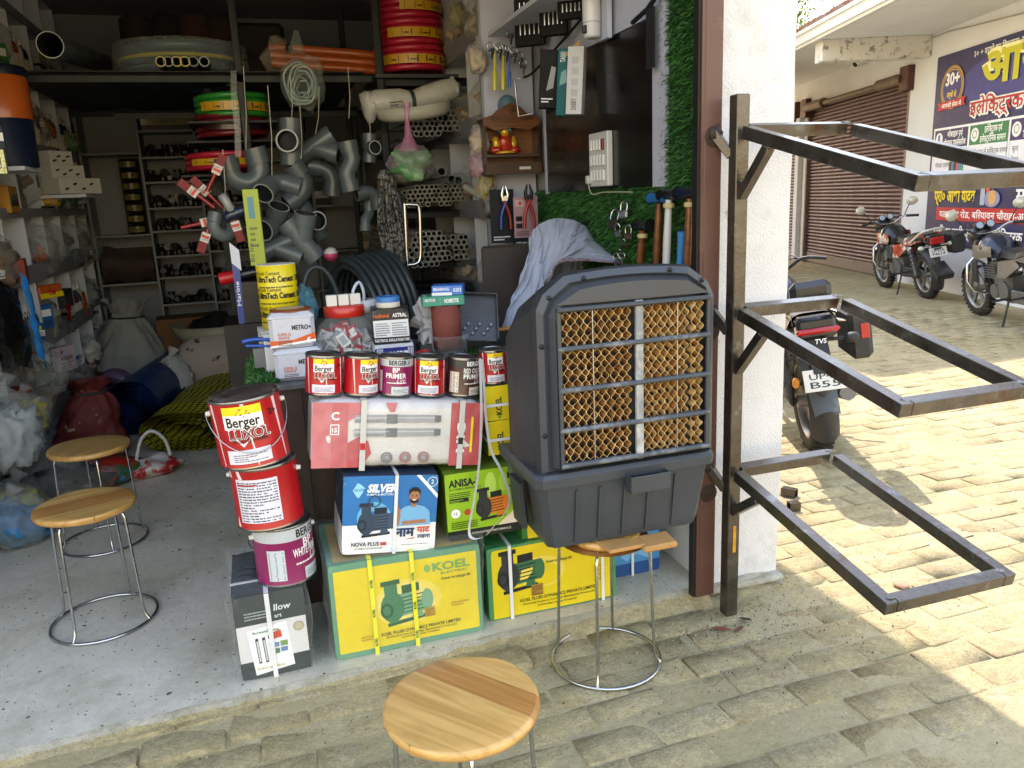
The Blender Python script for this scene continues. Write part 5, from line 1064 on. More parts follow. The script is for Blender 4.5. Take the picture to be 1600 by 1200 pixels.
for px,py,col,lab,sz_ in ((100,560,'#c9b0bb','pale pink paper pouch with red lettering on the side wall shelf',(.10,.16)),(75,455,'#c2571c','small yellow and red carton on the side wall shelf lip',(.12,.08))):
    q=at(px,py,X=-1.27); t=thing('goods_pack',lab,'pack',(q.x,q.y,q.z-sz_[1]/2),(0,0,R(62))); b=MB(); b.box((0,0,sz_[1]/2),(sz_[0]*1.6,.05,sz_[1]),0,None,.006); b.build('pack',mat(col,.5,0,.1,8),t)
    p=Print((-sz_[0]*.8,-.025,0)); w_,h_=sz_[0]*1.6,sz_[1]
    if col=='#c9b0bb': p.text('ARDIX',.02,h_*.45,h_*.16,ink('#5a1a2a'),bold=.03,w=w_*.7); p.lines(.02,h_*.1,w_*.8,h_*.3,4,ink('#8a5a66'),3); p.circ(w_*.25,h_*.8,h_*.07,ink('#8a1f33'))
    else: p.rect(0,0,w_,h_*.4,YEL); p.text('TM',w_*.5,h_*.2,h_*.4,RED,al='c',bold=.04)
    p.build('print',t)
# orange and navy drum, and the printed cartons by it
q=at(22,210,X=-1.12); t=thing('plastic_drum','orange and navy plastic drum standing proud of the side wall shelf','drum',(-1.16,q.y,1.53+.01+.22))
b=MB(); b.lathe([(0,.0),(.125,0),(.13,.01),(.135,.23),(.14,.235)],28); b.build('lower_half',mat('#101d38',.4,0,.08,6,coat=.3),t); b=MB(); b.lathe([(.14,.235),(.142,.44),(.13,.445)],28); b.build('upper_half',mat('#b5561a',.4,0,.08,6,coat=.3),t); b=MB(); b.lathe([(.146,.44),(.146,.475),(.13,.49),(0,.49)],28); b.build('lid',mat('#0c1426',.4),t)
for a in (-.7,-.2): q_=Print((0,0,0),wr=.1335,a0=-PI/2+a); q_.poly([(0,.03),(.04,.04),(.045,.07),(.01,.06)],WHITE); q_.build('drum_mark',t)
b=MB(); b.box((-1.20,t.location.y,1.75),(.28,.34,.02)); tag(b.build('bracket_shelf',LAM),'small white ledge carrying the orange and navy drum','shelf')
q=at(95,280,X=-1.2)
for k,(dx,dz,w_,h_) in enumerate(((0,0,.34,.10),(-.06,.10,.26,.085),(-.09,.185,.18,.09))):
    goodsbox('white carton with black printed shapes, %s of the little pile'%['bottom','middle','top'][k],(-1.16+dx,q.y-.02,q.z-.10+dz),(w_,.22,h_),mat('#c9c7c0',.6,0,.05,8),R(55),lambda p,w,h:[p.poly([(w*(.12+.2*i),h*(.2+.3*((i+k)%2))),(w*(.12+.2*i)+.03,h*(.3+.3*((i+k)%2))),(w*(.12+.2*i)+.028,h*(.42+.3*((i+k)%2))),(w*(.12+.2*i)-.004,h*(.34+.3*((i+k)%2)))],BLACK) for i in range(4)],group='white printed cartons in a pile')
b=MB(); b.box((-1.20,q.y,q.z-.115),(.34,.40,.02)); tag(b.build('bracket_shelf',LAM),'small white ledge under the pile of white printed cartons','shelf')
# blister pack with steel dish hanging at the picture edge
q=at(15,235,Y=4.35); t=thing('blister_pack','clear blister pack with a steel tray shape and a navy header card','pack',(q.x-.07,4.35,q.z-.08),(0,0,R(25)),None,.62)
b=MB(); b.box((0,0,.05),(.16,.03,.20),0,None,.02); b.build('blister',mat('#9aa07f',.15,.6,.2,14,.4,30),t); b=MB(); b.box((0,0,.05),(.10,.05,.13),0,None,.03); b.build('tray',CHROME,t); b=MB(); b.box((0,0,.23),(.17,.012,.16)); b.build('header_card',mat('#101c33',.5),t)
p=Print((-.085,-.0061,.15)); p.rect(0,.05,.17,.06,WHITE); p.text('RA',.13,.115,.035,WHITE,bold=.03,al='r'); p.text('RA',.13,.06,.035,BLACK,bold=.03,al='r'); p.text('RA',.13,.008,.035,WHITE,bold=.03,al='r'); p.build('print',t)
# ---- back wall shelf
bs_=thing('wall_shelf','white shelf with many thin compartments on the back wall of the shop','shelf',(0,7.32,0))
BX=[-1.28,-.836,-.40,.06,.52,.98,1.42]; YF,YB=7.30,7.60
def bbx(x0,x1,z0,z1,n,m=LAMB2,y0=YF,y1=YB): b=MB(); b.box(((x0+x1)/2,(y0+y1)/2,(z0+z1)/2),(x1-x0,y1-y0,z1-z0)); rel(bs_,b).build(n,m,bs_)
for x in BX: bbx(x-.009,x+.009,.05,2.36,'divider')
CZ={0:[.93,1.33,1.99],1:[.73,.96,1.14,1.35,1.54,1.75,1.95,2.16],2:[.72,.95,1.16,1.35,1.56,1.76,1.97,2.16],3:[.75,1.1,1.5,1.9],4:[.75,1.1,1.5,1.9],5:[.75,1.1,1.5,1.9]}
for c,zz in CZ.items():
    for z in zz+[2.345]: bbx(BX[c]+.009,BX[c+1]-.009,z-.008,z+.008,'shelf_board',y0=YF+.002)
DKF=mat('#1a1c1d',.5,0,.2,20,key='dark_fitting',coat=.2); fe=[]
e=MB(); e.tube([(0,0,.035),(0,0,.05),(.0,-.012,.066),(.0,-.03,.075),(0,-.05,.075)],.026,9); e.cyl((0,0,0),(0,0,.035),.031,n=9); e.cyl((0,-.05,.075),(0,-.07,.075),.031,n=9); fe.append(e.mesh('pipe_fitting',DKF))
e=MB(); e.cyl((0,-.04,.03),(0,.04,.03),.028,n=9,cap=False); e.cyl((0,-.04,.03),(0,-.015,.03),.032,n=9,cap=False); e.cyl((0,-.039,.03),(0,.03,.03),.02,n=8); fe.append(e.mesh('pipe_fitting',DKF))
e=MB(); e.cyl((0,0,0),(0,0,.10),.026,n=9); e.cyl((0,-.05,.055),(0,0,.055),.026,n=9); e.cyl((0,0,.075),(0,0,.10),.031,n=9); fe.append(e.mesh('pipe_fitting',mat('#232629',.35,.4,.2,20)))
for c in (1,2):
    for i,z in enumerate(CZ[c]):
        n=10 if (i+c)%3 else 7
        for k in range(n):
            o=link('pipe_fitting',fe[rr.randrange(3)],None,T((BX[c]+.045+k*(.36/n)+rr.uniform(-.008,.008),YF+.07+rr.uniform(-.02,.08),z+.008),(0,0,rr.uniform(-.6,.6)))); tag(o,'%s dark pipe fitting in the %s compartment up, %s column of the back shelf'%(ORD[k],ORD[i],['','second','third'][c]),'fitting','dark fittings on the back shelf')
for k in range(7):
    t=thing('tin_box','dark tin with a gold label band, number %s up in the stack'%ORD[k],'tin',(-.95,YF+.12,1.338+k*.088),(0,0,.1*(k%3-1)),'gold banded tins stacked on the back shelf'); b=MB(); b.lathe([(0,0),(.075,0),(.075,.082),(0,.082)],18); b.build('tin',DKF,t)
    p=Print(wr=.0752,a0=-PI/2); p.rect(-.075,.018,.15,.045,ink('#7d6f35')); p.text('VIP',0,.025,.03,BLACK,al='c',bold=.03,w=.07); p.build('label_band',t)
b=MB(); b.grid(lambda a,c:(-1.26+.40*a,YF+.02+.2*(1-sin(PI*c))*.3,.945+.30*c*(1-.25*a)+.02*sin(a*9)),10,8); b.grid(lambda a,c:(-1.26+.40*a,YF+.25,.945+.28*c),2,2); tag(b.build('folded_tarpaulin',mat('#3b2a24',.7,0,.2,8,.4,15)),'dark brown folded sheet lying in the lower corner of the back shelf','sheet')
goodsbox('long brown carton with a gold band, top of the back shelf',(-.60,YF+.12,2.168),(.40,.2,.14),mat('#3a2a1e',.5),0,lambda p,w,h:(p.rect(0,h*.3,w,h*.35,ink('#8d7a2a')),p.text('GOLDMEDAL',w*.1,h*.38,h*.2,ink('#2a1d10'),w=w*.6)))
for k in range(6):
    c=rr.choice(COLS[:4]); goodsbox('%s carton stored %s along the dark side of the back shelf'%(CN[c],ORD[k]),(.18+.2*k,YF+.14,[.76,1.11,1.51][k%3]),(.18,.22,.2),mat(c,.6),0,lambda p,w,h:p.rect(w*.1,h*.3,w*.8,h*.3,ink('#8d8a80')),group='cartons on the dark side of the back shelf')
# ---- big things on the floor at the back
SACK=mat('#8d918c',.75,0,.1,6,.5,25,key='woven_sack')
def sack(lab,c,r,h,m,seed,name='sack',lean=0,pr=None):
    t=thing(name,lab,'sack',c,(0,lean,0)); b=MB()
    def fn(a,q):
        an=2*PI*a; pr_=[.9,1.03,1.05,1.0,.92,.80,.62,.34,.62]; i=q*8; k=min(int(i),7); f=i-k; w=pr_[k]+(pr_[k+1]-pr_[k])*f; u_=V((cos(an)*2.2,sin(an)*2.2,q*4+seed))
        w*=1+.30*noise.noise(u_*.8)+.12*noise.noise(u_*2.3)+.07*noise.noise(u_*5)+.07*q*sin(9*an+5*noise.noise(u_)); return (w*r*cos(an)*1.15+.10*r*q*q*seed/3,w*r*.8*sin(an),h*(q+.05*noise.noise(u_*1.5)*q))
    b.grid(lambda a,q:fn(a,q),48,30); b.build('body',m,t)
    b=MB(); b.tube([(fn((i%20)/20,.84)[0]*1.04,fn((i%20)/20,.84)[1]*1.04,h*.84) for i in range(20)],.008,5,closed=True); b.build('tie',mat('#2a2a2a',.7),t)
    if pr: pr(t)
    return t
g_=at(222,595,Z=.05); sack('grey white woven sack tied at the neck, standing by the back shelf',(g_.x+.02,6.75,.05),.23,.80,SACK,3,lean=R(3))
g_=at(165,690,Z=.05); t=sack('dark red floral cloth bundle behind the farther stool',(-1.10,5.15,.05),.17,.50,mat('#5d1a17',.7,0,.15,9,.3,30,stain=[('#c9b08a',8,.60,.64,.9)],key='floral_cloth'),8,name='cloth_bundle')
def roll(lab,c,r,l,rz,m,name,turns=4,flat=1.0,sp=.016,hx=None):
    t=thing(name,lab,'roll',c,(0,0,rz)); b=MB()
    pts=[]; N=turns*22
    for i in range(N+1):
        a=2*PI*turns*i/N; q=r*(.25+.75*i/N); pts.append((q*cos(a),q*sin(a)*flat))
    n=len(pts); vs=[(x,y,z+r*flat) for y in (0,l) for x,z in pts]
    b.add(vs,[(i,i+1,n+i+1,n+i) for i in range(n-1)],0,True)
    b.build('rolled_sheet',m,t); return t
def netmat():
    m=bpy.data.materials.new('yellow_black_net'); m.use_nodes=True; n=m.node_tree; L=n.links.new; bb=n.nodes['Principled BSDF']; tc=n.nodes.new('ShaderNodeTexCoord')
    bk=n.nodes.new('ShaderNodeTexBrick'); bk.offset=0; bk.inputs['Color1'].default_value=(*lin('#ddd41e'),1); bk.inputs['Color2'].default_value=(*lin('#bdb522'),1); bk.inputs['Mortar'].default_value=(*lin('#1b1c12'),1)
    bk.inputs['Scale'].default_value=1; bk.inputs['Mortar Size'].default_value=.006; bk.inputs['Brick Width'].default_value=.042; bk.inputs['Row Height'].default_value=.042
    uv=n.nodes.new('ShaderNodeUVMap'); L(uv.outputs[0],bk.inputs['Vector']); L(bk.outputs['Color'],bb.inputs['Base Color']); bb.inputs['Roughness'].default_value=.6; return m
NET=netmat()
def netroll(lab,cx,cy_,rz,W,Hh,L_,seed):
    t=thing('net_roll',lab,'roll',(cx,cy_,.05),(0,0,rz)); b=MB(); uvs=[]; N=150
    pts=[]; turns=4.2
    for i in range(N+1):
        a=2*PI*turns*i/N-1.2; q=.30+.70*i/N; ex=W/2*q; ez=Hh/2*q; e=2.6; ca,sa=cos(a),sin(a); k=(abs(ca)**e+abs(sa)**e)**(-1/e)
        pts.append((ex*ca*k+.006*noise.noise(V((i*.3,seed,0))),Hh/2*1.02+ez*sa*k))
    s=[0]; 
    for i in range(N): s.append(s[-1]+math.dist(pts[i],pts[i+1]))
    M_=30; vs=[];fs=[]
    for j in range(M_+1):
        for i,(x,z) in enumerate(pts): vs.append((x+.02*noise.noise(V((j*.3,seed,1))),L_*j/M_+(0 if j else .012*noise.noise(V((i*.25,seed,3)))),max(.004,z*(1+.06*noise.noise(V((x*3,j*.25,seed)))))))
    n=N+1; fs=[(j*n+i,j*n+i+1,(j+1)*n+i+1,(j+1)*n+i) for j in range(M_) for i in range(N)]
    b.add(vs,fs,0,True); me=b.mesh('net',NET); uv=me.uv_layers.new(name='UVMap'); 
    dat=[0.0]*(2*len(me.loops))
    for li,lp in enumerate(me.loops): i=lp.vertex_index%n; j=lp.vertex_index//n; dat[2*li]=s[i]; dat[2*li+1]=L_*j/M_
    uv.data.foreach_set('uv',dat); link('net',me,t); return t
g_=at(290,708,Z=.05); netroll('rolled yellow net with black mesh lying nearest on the shop floor',g_.x+.02,g_.y+.03,R(-12),.62,.26,1.5,2)
netroll('second roll of yellow black net lying behind the first',.12,5.9,R(-20),.56,.24,1.2,5)
g_=at(205,683,Z=.05); t=roll('blue plastic sheet roll lying beside the yellow net',(g_.x+.03,g_.y+.02,.05),.20,1.5,R(-10),mat('#123a72',.45,0,.1,8,.3,20,key='blue_sheet'),'sheet_roll',5)
t=roll('olive sheet roll lying behind the blue roll near the shelf',(-1.02,6.0,.05),.15,1.0,R(-28),mat('#3d3a1f',.7,0,.15,8),'sheet_roll',4)
t=thing('spool','purple plastic spool lying on its side against the sack','spool',(-1.16,6.45,.22),(R(90),0,R(-10))); b=MB(); b.lathe([(.06,-.06),(.15,-.06),(.15,-.05),(.09,-.045),(.09,.045),(.15,.05),(.15,.06),(.06,.06),(.06,-.06)],24); b.build('body',mat('#6b5577',.4,0,.1,6),t)
# cardboard carton, padded print cushion, basin, white bags
goodsbox('brown cardboard carton standing behind the basin at the back',(-.58,6.95,.05),(.55,.3,.62),mat('#6b4a2a',.8,0,.12,7),R(4))
t=thing('cushion','pale pillow like pack printed with dark flowers at the back','pack',(-.36,6.35,.20)); b=MB(); b.blob((0,0,.19),(.34,.14,.20),.08,4,20,flat=-.92); b.build('body',mat('#a89c98',.7,0,.06,9,.5,14,stain=[('#1d1717',9,.61,.64,.95)],key='flower_print'),t)
t=thing('basin','blue and cream plastic basin holding dark goods at the back','basin',(-.38,6.62,.42)); b=MB(); b.lathe([(0,0),(.2,.0),(.30,.14),(.33,.22),(.34,.22),(.31,.13),(.20,.012),(0,.012)],26,ms=[0,0,1,1,1,1,0]); b.build('bowl',[mat('#1b2f55',.4),mat('#8d907c',.4)],t); b=MB(); b.blob((0,0,.16),(.25,.22,.14),.3,6,14); b.build('dark_goods',DKF,t)
polybag('white_bag','white crumpled carrier bag beside the flower printed pack',(-.72,6.25,.05),(.16,.14,.20),mat('#b9bcc0',.5,0,.05,7,.4,20),'#d8dcdc',13,0,op=.5)
t=thing('stand','low wooden stand under the basin at the back','stand',(-.40,6.62,.05)); b=MB(); b.box((0,0,.34),(.5,.4,.04)); b.build('top',mat('#4a3322',.7),t)
for sx_ in(-1,1):
    for sy_ in(-1,1): b=MB(); b.box((sx_*.22,sy_*.16,.16),(.04,.04,.32)); b.build('leg',mat('#4a3322',.7),t)
b=MB(); b.box((-.36,6.37,.125),(.6,.3,.15)); tag(b.build('low_crate',mat('#33291f',.8)),'dark low crate under the flower printed pack','crate')
# colourful shopping bag on the floor, bags by the shelf foot
g_=at(180,752,Z=.05); t=thing('shopping_bag','crumpled red and green printed shopping bag on the floor behind the stools','bag',(g_.x,g_.y,.05),(0,0,R(12)))
b=MB(); b.blob((-.06,0,.07),(.24,.14,.085),.3,21,18,flat=-.8); b.build('printed_side',mat('#a32218',.4,0,.2,9,coat=.3,stain=[('#2f5a34',6,.5,.55,1),('#2f7fae',5,.60,.63,1),('#d9cfc0',9,.62,.66,.9)],key='printed_poly'),t)
b=MB(); b.blob((.20,-.02,.05),(.16,.10,.06),.3,25,14,flat=-.8); b.build('white_side',mat('#b9b6b2',.4,0,.1,9,.5,20,stain=[('#a81f1c',5,.56,.6,1)]),t)
b=MB(); b.tube(cat([(.12,-.02,.10),(.16,-.03,.22),(.22,-.03,.26),(.28,-.02,.20),(.30,-.02,.10)],5),.010,6); b.build('handle',mat('#c4c4c0',.5),t)
for k,(px,py,r_,c,lab) in enumerate(((60,735,(.17,.17,.15),'#3e4a4d','dark grey plastic bag slumped on the floor under the side wall shelf'),(25,790,(.16,.16,.13),'#8d8f52','clear bag with yellow print on the floor at the shelf foot'),(20,700,(.14,.14,.20),'#9aa2a6','pale frosted bag leaning on the shelf lip by the stools'),(100,705,(.20,.16,.13),'#2b302f','black plastic bag behind the farther stool'),(110,660,(.22,.14,.09),'#5b6266','clear packet of dark strips lying on the lowest shelf'))):
    g_=at(px,py,X=-1.22 if k!=3 else -1.05); polybag('floor_bag',lab,(g_.x,g_.y,.05 if k in(0,1,3) else (.33 if k==2 else .12)),r_,mat(c,.5,0,.3,10,.4,20),'#b9c0c0',31+k,0,op=.12,group='bags by the shelf foot')
# ------------------------------------------------------------------ slotted racks, pipes, coils, hanging fittings
ANG=mat('#22282a',.5,.5,.15,9,key='slotted_angle'); HOLE=mat('#050606',.9)
def angle(t,p0,p1,w=.04,name='angle_bar',up=(0,0,1),holes=True):
    p0=V(p0);p1=V(p1); b=MB(); bar(b,p0,p1,w,.004,up=up); d=(p1-p0).normalized(); s=d.cross(V(up)).normalized(); u_=s.cross(d)
    bar(b,p0+s*(w/2)*0-u_*w/2+s*.0-V((0,0,0))+s*(-w/2),p1-u_*w/2+s*(-w/2),.004,w,up=up); o=b.build(name,ANG,t)
    if holes:
        h=MB(); n=int((p1-p0).length/.05)
        for i in range(n): 
            c=p0+d*(.025+i*.05)-s*(w/2+.0026)-u_*w/2; X=M(((s.x,d.x,u_.x,c.x),(s.y,d.y,u_.y,c.y),(s.z,d.z,u_.z,c.z),(0,0,0,1))); h.box((0,0,0),(.0008,.024,.010),0,X)
        h.build('slot_hole',HOLE,t,kind='stuff')
    return o
rk=thing('slotted_rack','dark slotted steel rack carrying hose coils and long pipes under the ceiling','rack',(0,0,0))
zb=at(300,122,Y=5.0).z
angle(rk,(-1.10,5.0,zb+.02),(.78,5.0,zb+.02)); angle(rk,(-1.20,6.7,zb+.02),(.78,6.7,zb+.02)); angle(rk,(-.80,5.9,zb-.08),(.78,5.9,zb-.08))
xp=at(378,150,Y=5.02).x; xq=at(330,200,Y=5.3).x
angle(rk,(xp,5.02,.05),(xp,5.02,2.78),up=(0,1,0)); angle(rk,(xq,5.4,.05),(xq,5.4,zb),up=(0,1,0)); angle(rk,(.80,4.92,.05),(.80,4.92,3.0),up=(0,1,0)); angle(rk,(.80,6.6,.05),(.80,6.6,3.0),up=(0,1,0)); angle(rk,(1.36,4.92,.05),(1.36,4.92,3.0),up=(0,1,0))
for z in (1.12,1.44,1.92,2.22): 
    angle(rk,(.80,4.92,z),(1.36,4.92,z)); angle(rk,(.80,6.6,z),(1.36,6.6,z))
b=MB(); b.box((.32-.55,5.85,zb+.035),(1.9,1.7,.006)); b.build('deck',mat('#1e2324',.6,.3),rk)
PVC=mat('#515b5e',.36,0,.08,6,coat=.2,key='grey_pvc'); PVCD=mat('#41494b',.42,0,.1,6,key='dark_grey_pvc'); PVCL=mat('#b0aea0',.45,0,.08,6,key='cream_pvc'); PVCW=mat('#9aa0a0',.4,0,.06,6,key='pale_pvc')
def pipe(name,lab,p0,p1,r,m,group=None,th=.18,inner=None):
    p0=V(p0);p1=V(p1); t=MB(); t.cyl(p0,p1,r,n=20,cap=False); 
    d=(p1-p0).normalized(); a=d.orthogonal().normalized(); c=d.cross(a); ri=r*(1-th); n=20
    ring=[p0+(a*cos(2*PI*i/n)+c*sin(2*PI*i/n))*q for q in (r,ri) for i in range(n)]
    t.add(ring,[(i,(i+1)%n,n+(i+1)%n,n+i) for i in range(n)],1); t.cyl(p0,p0+(p1-p0)*.5,ri,n=20,cap=False,m=2)
    t.cyl(p0+(p1-p0)*.5,p0+(p1-p0)*.501,ri*.99,n=16,m=2)
    return tag(t.build(name,[m,inner or m,HOLE if False else mat('#15191a',.7)]),lab,'pipe',group)
q0=at(78,70,Y=4.62); q1=at(186,108,Y=7.1)
pipe('drain_pipe','thick grey drain pipe pointing out under the ceiling above the side shelf',q0,q1,.062,PVC,th=.06,inner=PVCW)
for k,(px,c) in enumerate(((251,1),(263,0),(276,1),(289,1),(302,0),(319,2))):
    q0=at(px,96,Y=4.9); pipe('conduit_pipe','grey conduit pipe end, %s of the six lying on the rack%s'%(ORD[k],[', plain rim',', yellow rim',', pale rim'][c]),q0,(q0.x+.02,6.9,q0.z+.01),.027,PVCD,'conduit pipes on the rack',inner=[PVC,mat('#c9b51c',.4),PVCW][c])
def coil(name,lab,c,R0,r,n,m,rot=(0,0,0),band=None,bandn=4,pitch=None,txt=None,cat_='hose coil',group=None,wob=.0,seed=1):
    """n turns of hose of radius r stacked along the local z axis (two layers)"""
    t=thing(name,lab,cat_,c,rot,group); b=MB(); N=n*40; pt=pitch or 1.9*r; rr_=random.Random(seed)
    b.tube([((R0+wob*noise.noise(V((i*.06,seed,0))))*cos(2*PI*i/40),(R0+wob*noise.noise(V((i*.06,seed,4))))*sin(2*PI*i/40),pt*i/40+wob*.6*noise.noise(V((i*.09,seed,9)))) for i in range(N+1)],r,8); b.build('hose',m,t)
    if R0>3.5*r:
        b=MB(); b.tube([((R0-1.8*r)*cos(2*PI*i/40),(R0-1.8*r)*sin(2*PI*i/40),pt*i/40) for i in range(N+1)],r,6); b.build('inner_hose',m,t)
    if band:
        hh=n*pt*.36; p=Print((0,0,n*pt*.30),wr=R0+r+.002,a0=-PI/2); p.rect(-1.3*R0,0,2.6*R0,hh,band,nx=20)
        for k in range(bandn):
            x=-1.15*R0+k*2.3*R0/bandn; p.rect(x,hh*.15,R0*.32,hh*.7,BLACK); p.text(txt or 'Xpress',x+R0*.02,hh*.35,hh*.32,band,w=R0*.27); p.lines(x+.36*R0,hh*.3,R0*.2,hh*.4,1,BLACK,k)
        p.build('label_band',t)
    return t
RH=mat('#b5233a',.35,0,.1,6,coat=.3,key='red_hose'); GH=mat('#1f8a35',.35,0,.1,6,coat=.3,key='green_hose'); YB_=ink('#c99a1a'); DRD=mat('#6d1a20',.4,0,.1,6,coat=.3)
cR=at(648,112,Y=4.95)
for k,(m,lab) in enumerate(((RH,'red hose coil with yellow label band, lowest of the stack by the wall shelf'),(RH,'red hose coil in the middle of the stack by the wall shelf'),(RH,'red hose coil just under the green coil'),(GH,'green hose coil topping the red coils'))):
    z=cR.z+k*.148; coil('hose_coil',lab,(cR.x+.01,5.12,z),.20,.019,4,m,(0,0,.4*k),YB_,4,group='hose coils stacked by the wall shelf',seed=k)
b=MB(); b.box((cR.x,5.12,cR.z-.035),(.5,.5,.02)); tag(b.build('rack_board',mat('#2a2e30',.6)),'dark board under the stacked red hose coils','board')
for px,py,m,lab,bd_,tx,R0 in ((362,168,GH,'green hose coil with a yellow band lying on the slotted rack shelf',YB_,'Xpress',.20),(362,198,DRD,'dark red hose coil with white letters under the green one',ink('#3a1418'),'APOLLO',.195),(352,250,RH,'red hose coil with yellow band below the dark red one',YB_,'Xpress',.22)):
    q=at(px,py,Y=5.15); coil('hose_coil',lab,(q.x,5.30,q.z-.06),R0,.018,4 if R0!=.22 else 3,m,(0,0,.3),bd_,4,txt=tx,group='hose coils on the slotted rack')
    b=MB(); b.box((q.x,5.3,q.z-.09),(.5,.5,.012)); b.build('coil_shelf',mat('#1e2324',.6,.3),rk)
q=at(283,110,Y=5.25); t=coil('hose_coil','blue grey hose coil in clear wrap with a yellow stripe, on top of the rack',(q.x,5.45,zb+.045),.32,.03,3,mat('#2b4a5c',.4,0,.2,14,coat=.3,key='blue_hose',stain=[('#7d9098',9,.56,.66,.6)]),wob=.012)
b=MB(); b.tube([(.352*cos(2*PI*i/48),.352*sin(2*PI*i/48),.10) for i in range(48)],.012,6,closed=True); b.build('yellow_stripe',mat('#a39a2a',.4),t)
b=MB(); b.lathe([(.25,-.01),(.37,-.012),(.39,.06),(.38,.19),(.25,.20)],36); b.build('wrap',film('#c8d4d4',.12,.1,bs=20),t)
# brown rolls standing on the rack
for k,px in enumerate((215,262,305,345)):
    q=at(px,60,Y=6.2); b=MB(); b.lathe([(0,0),(.12,0),(.125,.3),(.115,.52),(.06,.56),(0,.56)],18,X=T((q.x,6.3,zb+.045))); tag(b.build('sheet_roll',mat(['#2b211b','#231c18','#4a2d22','#3a2820'][k],.8,0,.2,7,.5,15)),'dark brown roll standing on the rack, %s from the drain pipe'%ORD[k],'roll','brown rolls on the rack')
b=MB(); b.box((.05,6.5,zb+.31),(.62,.25,.55),0,None,.03); tag(b.build('dark_case',mat('#211c19',.7,0,.15,5)),'big dark case on the rack behind the orange pipes','case')
# orange conduit bundle, clear tube coil
t=thing('conduit_bundle','bundle of orange flexible conduit in clear wrap on the rack','pipe bundle',(.50,5.2,zb+.05))
OR_=mat('#a8501c',.35,0,.15,7,coat=.3,key='orange_conduit')
for k in range(7):
    x0,dz=-.30+.02*(k%3),(.0,.0,.0,.05,.05,.10,.10)[k]; dy=(0,.055,.11,.03,.085,.05,.10)[k]
    b=MB(); b.tube(cat([(x0,dy,.03+dz+.035),(-.1,dy,.05+dz),(.15,dy,.035+dz),(.33,dy,.02+dz)],6),.027,9); b.build('conduit',OR_,t)
b=MB(); b.blob((-.25,.05,.09),(.10,.10,.12),.25,3,14); b.build('wrap',film('#e5d8c8',.10,.1),t)
b=MB(); b.lathe([(.0,.05),(.02,.05),(.02,-.05),(0,-.05)],10,X=T((-.19,-.0,.15),(R(90),0,0))); b.build('end_cap',BLACK,t)
q=at(468,128,Y=4.85); t=thing('clear_tube_coil','clear plastic tube coil in a see-through bag hanging from the rack','tube coil',(q.x,4.85,q.z-.15))
b=MB(); rr2=random.Random(4)
for k in range(9):
    b.tube([((.085-.006*k+.02*noise.noise(V((k,i*.2,1))))*cos(2*PI*i/30)+.012*(k%3),.014*k-.05+.02*sin(i*.4+k),.13+(.115-.010*k+.02*noise.noise(V((k,i*.2,5))))*sin(2*PI*i/30)) for i in range(30)],.0065,6,closed=True)
b.build('tube',mat('#8fa39e',.15,0,.1,10,coat=.5),t); b=MB(); b.blob((.02,0,.14),(.125,.07,.145),.25,5,16); b.tube([(0,0,.3),(.01,0,.42)],[.05,.012],8); b.build('bag',film('#c9d6d2',.05,.08),t)
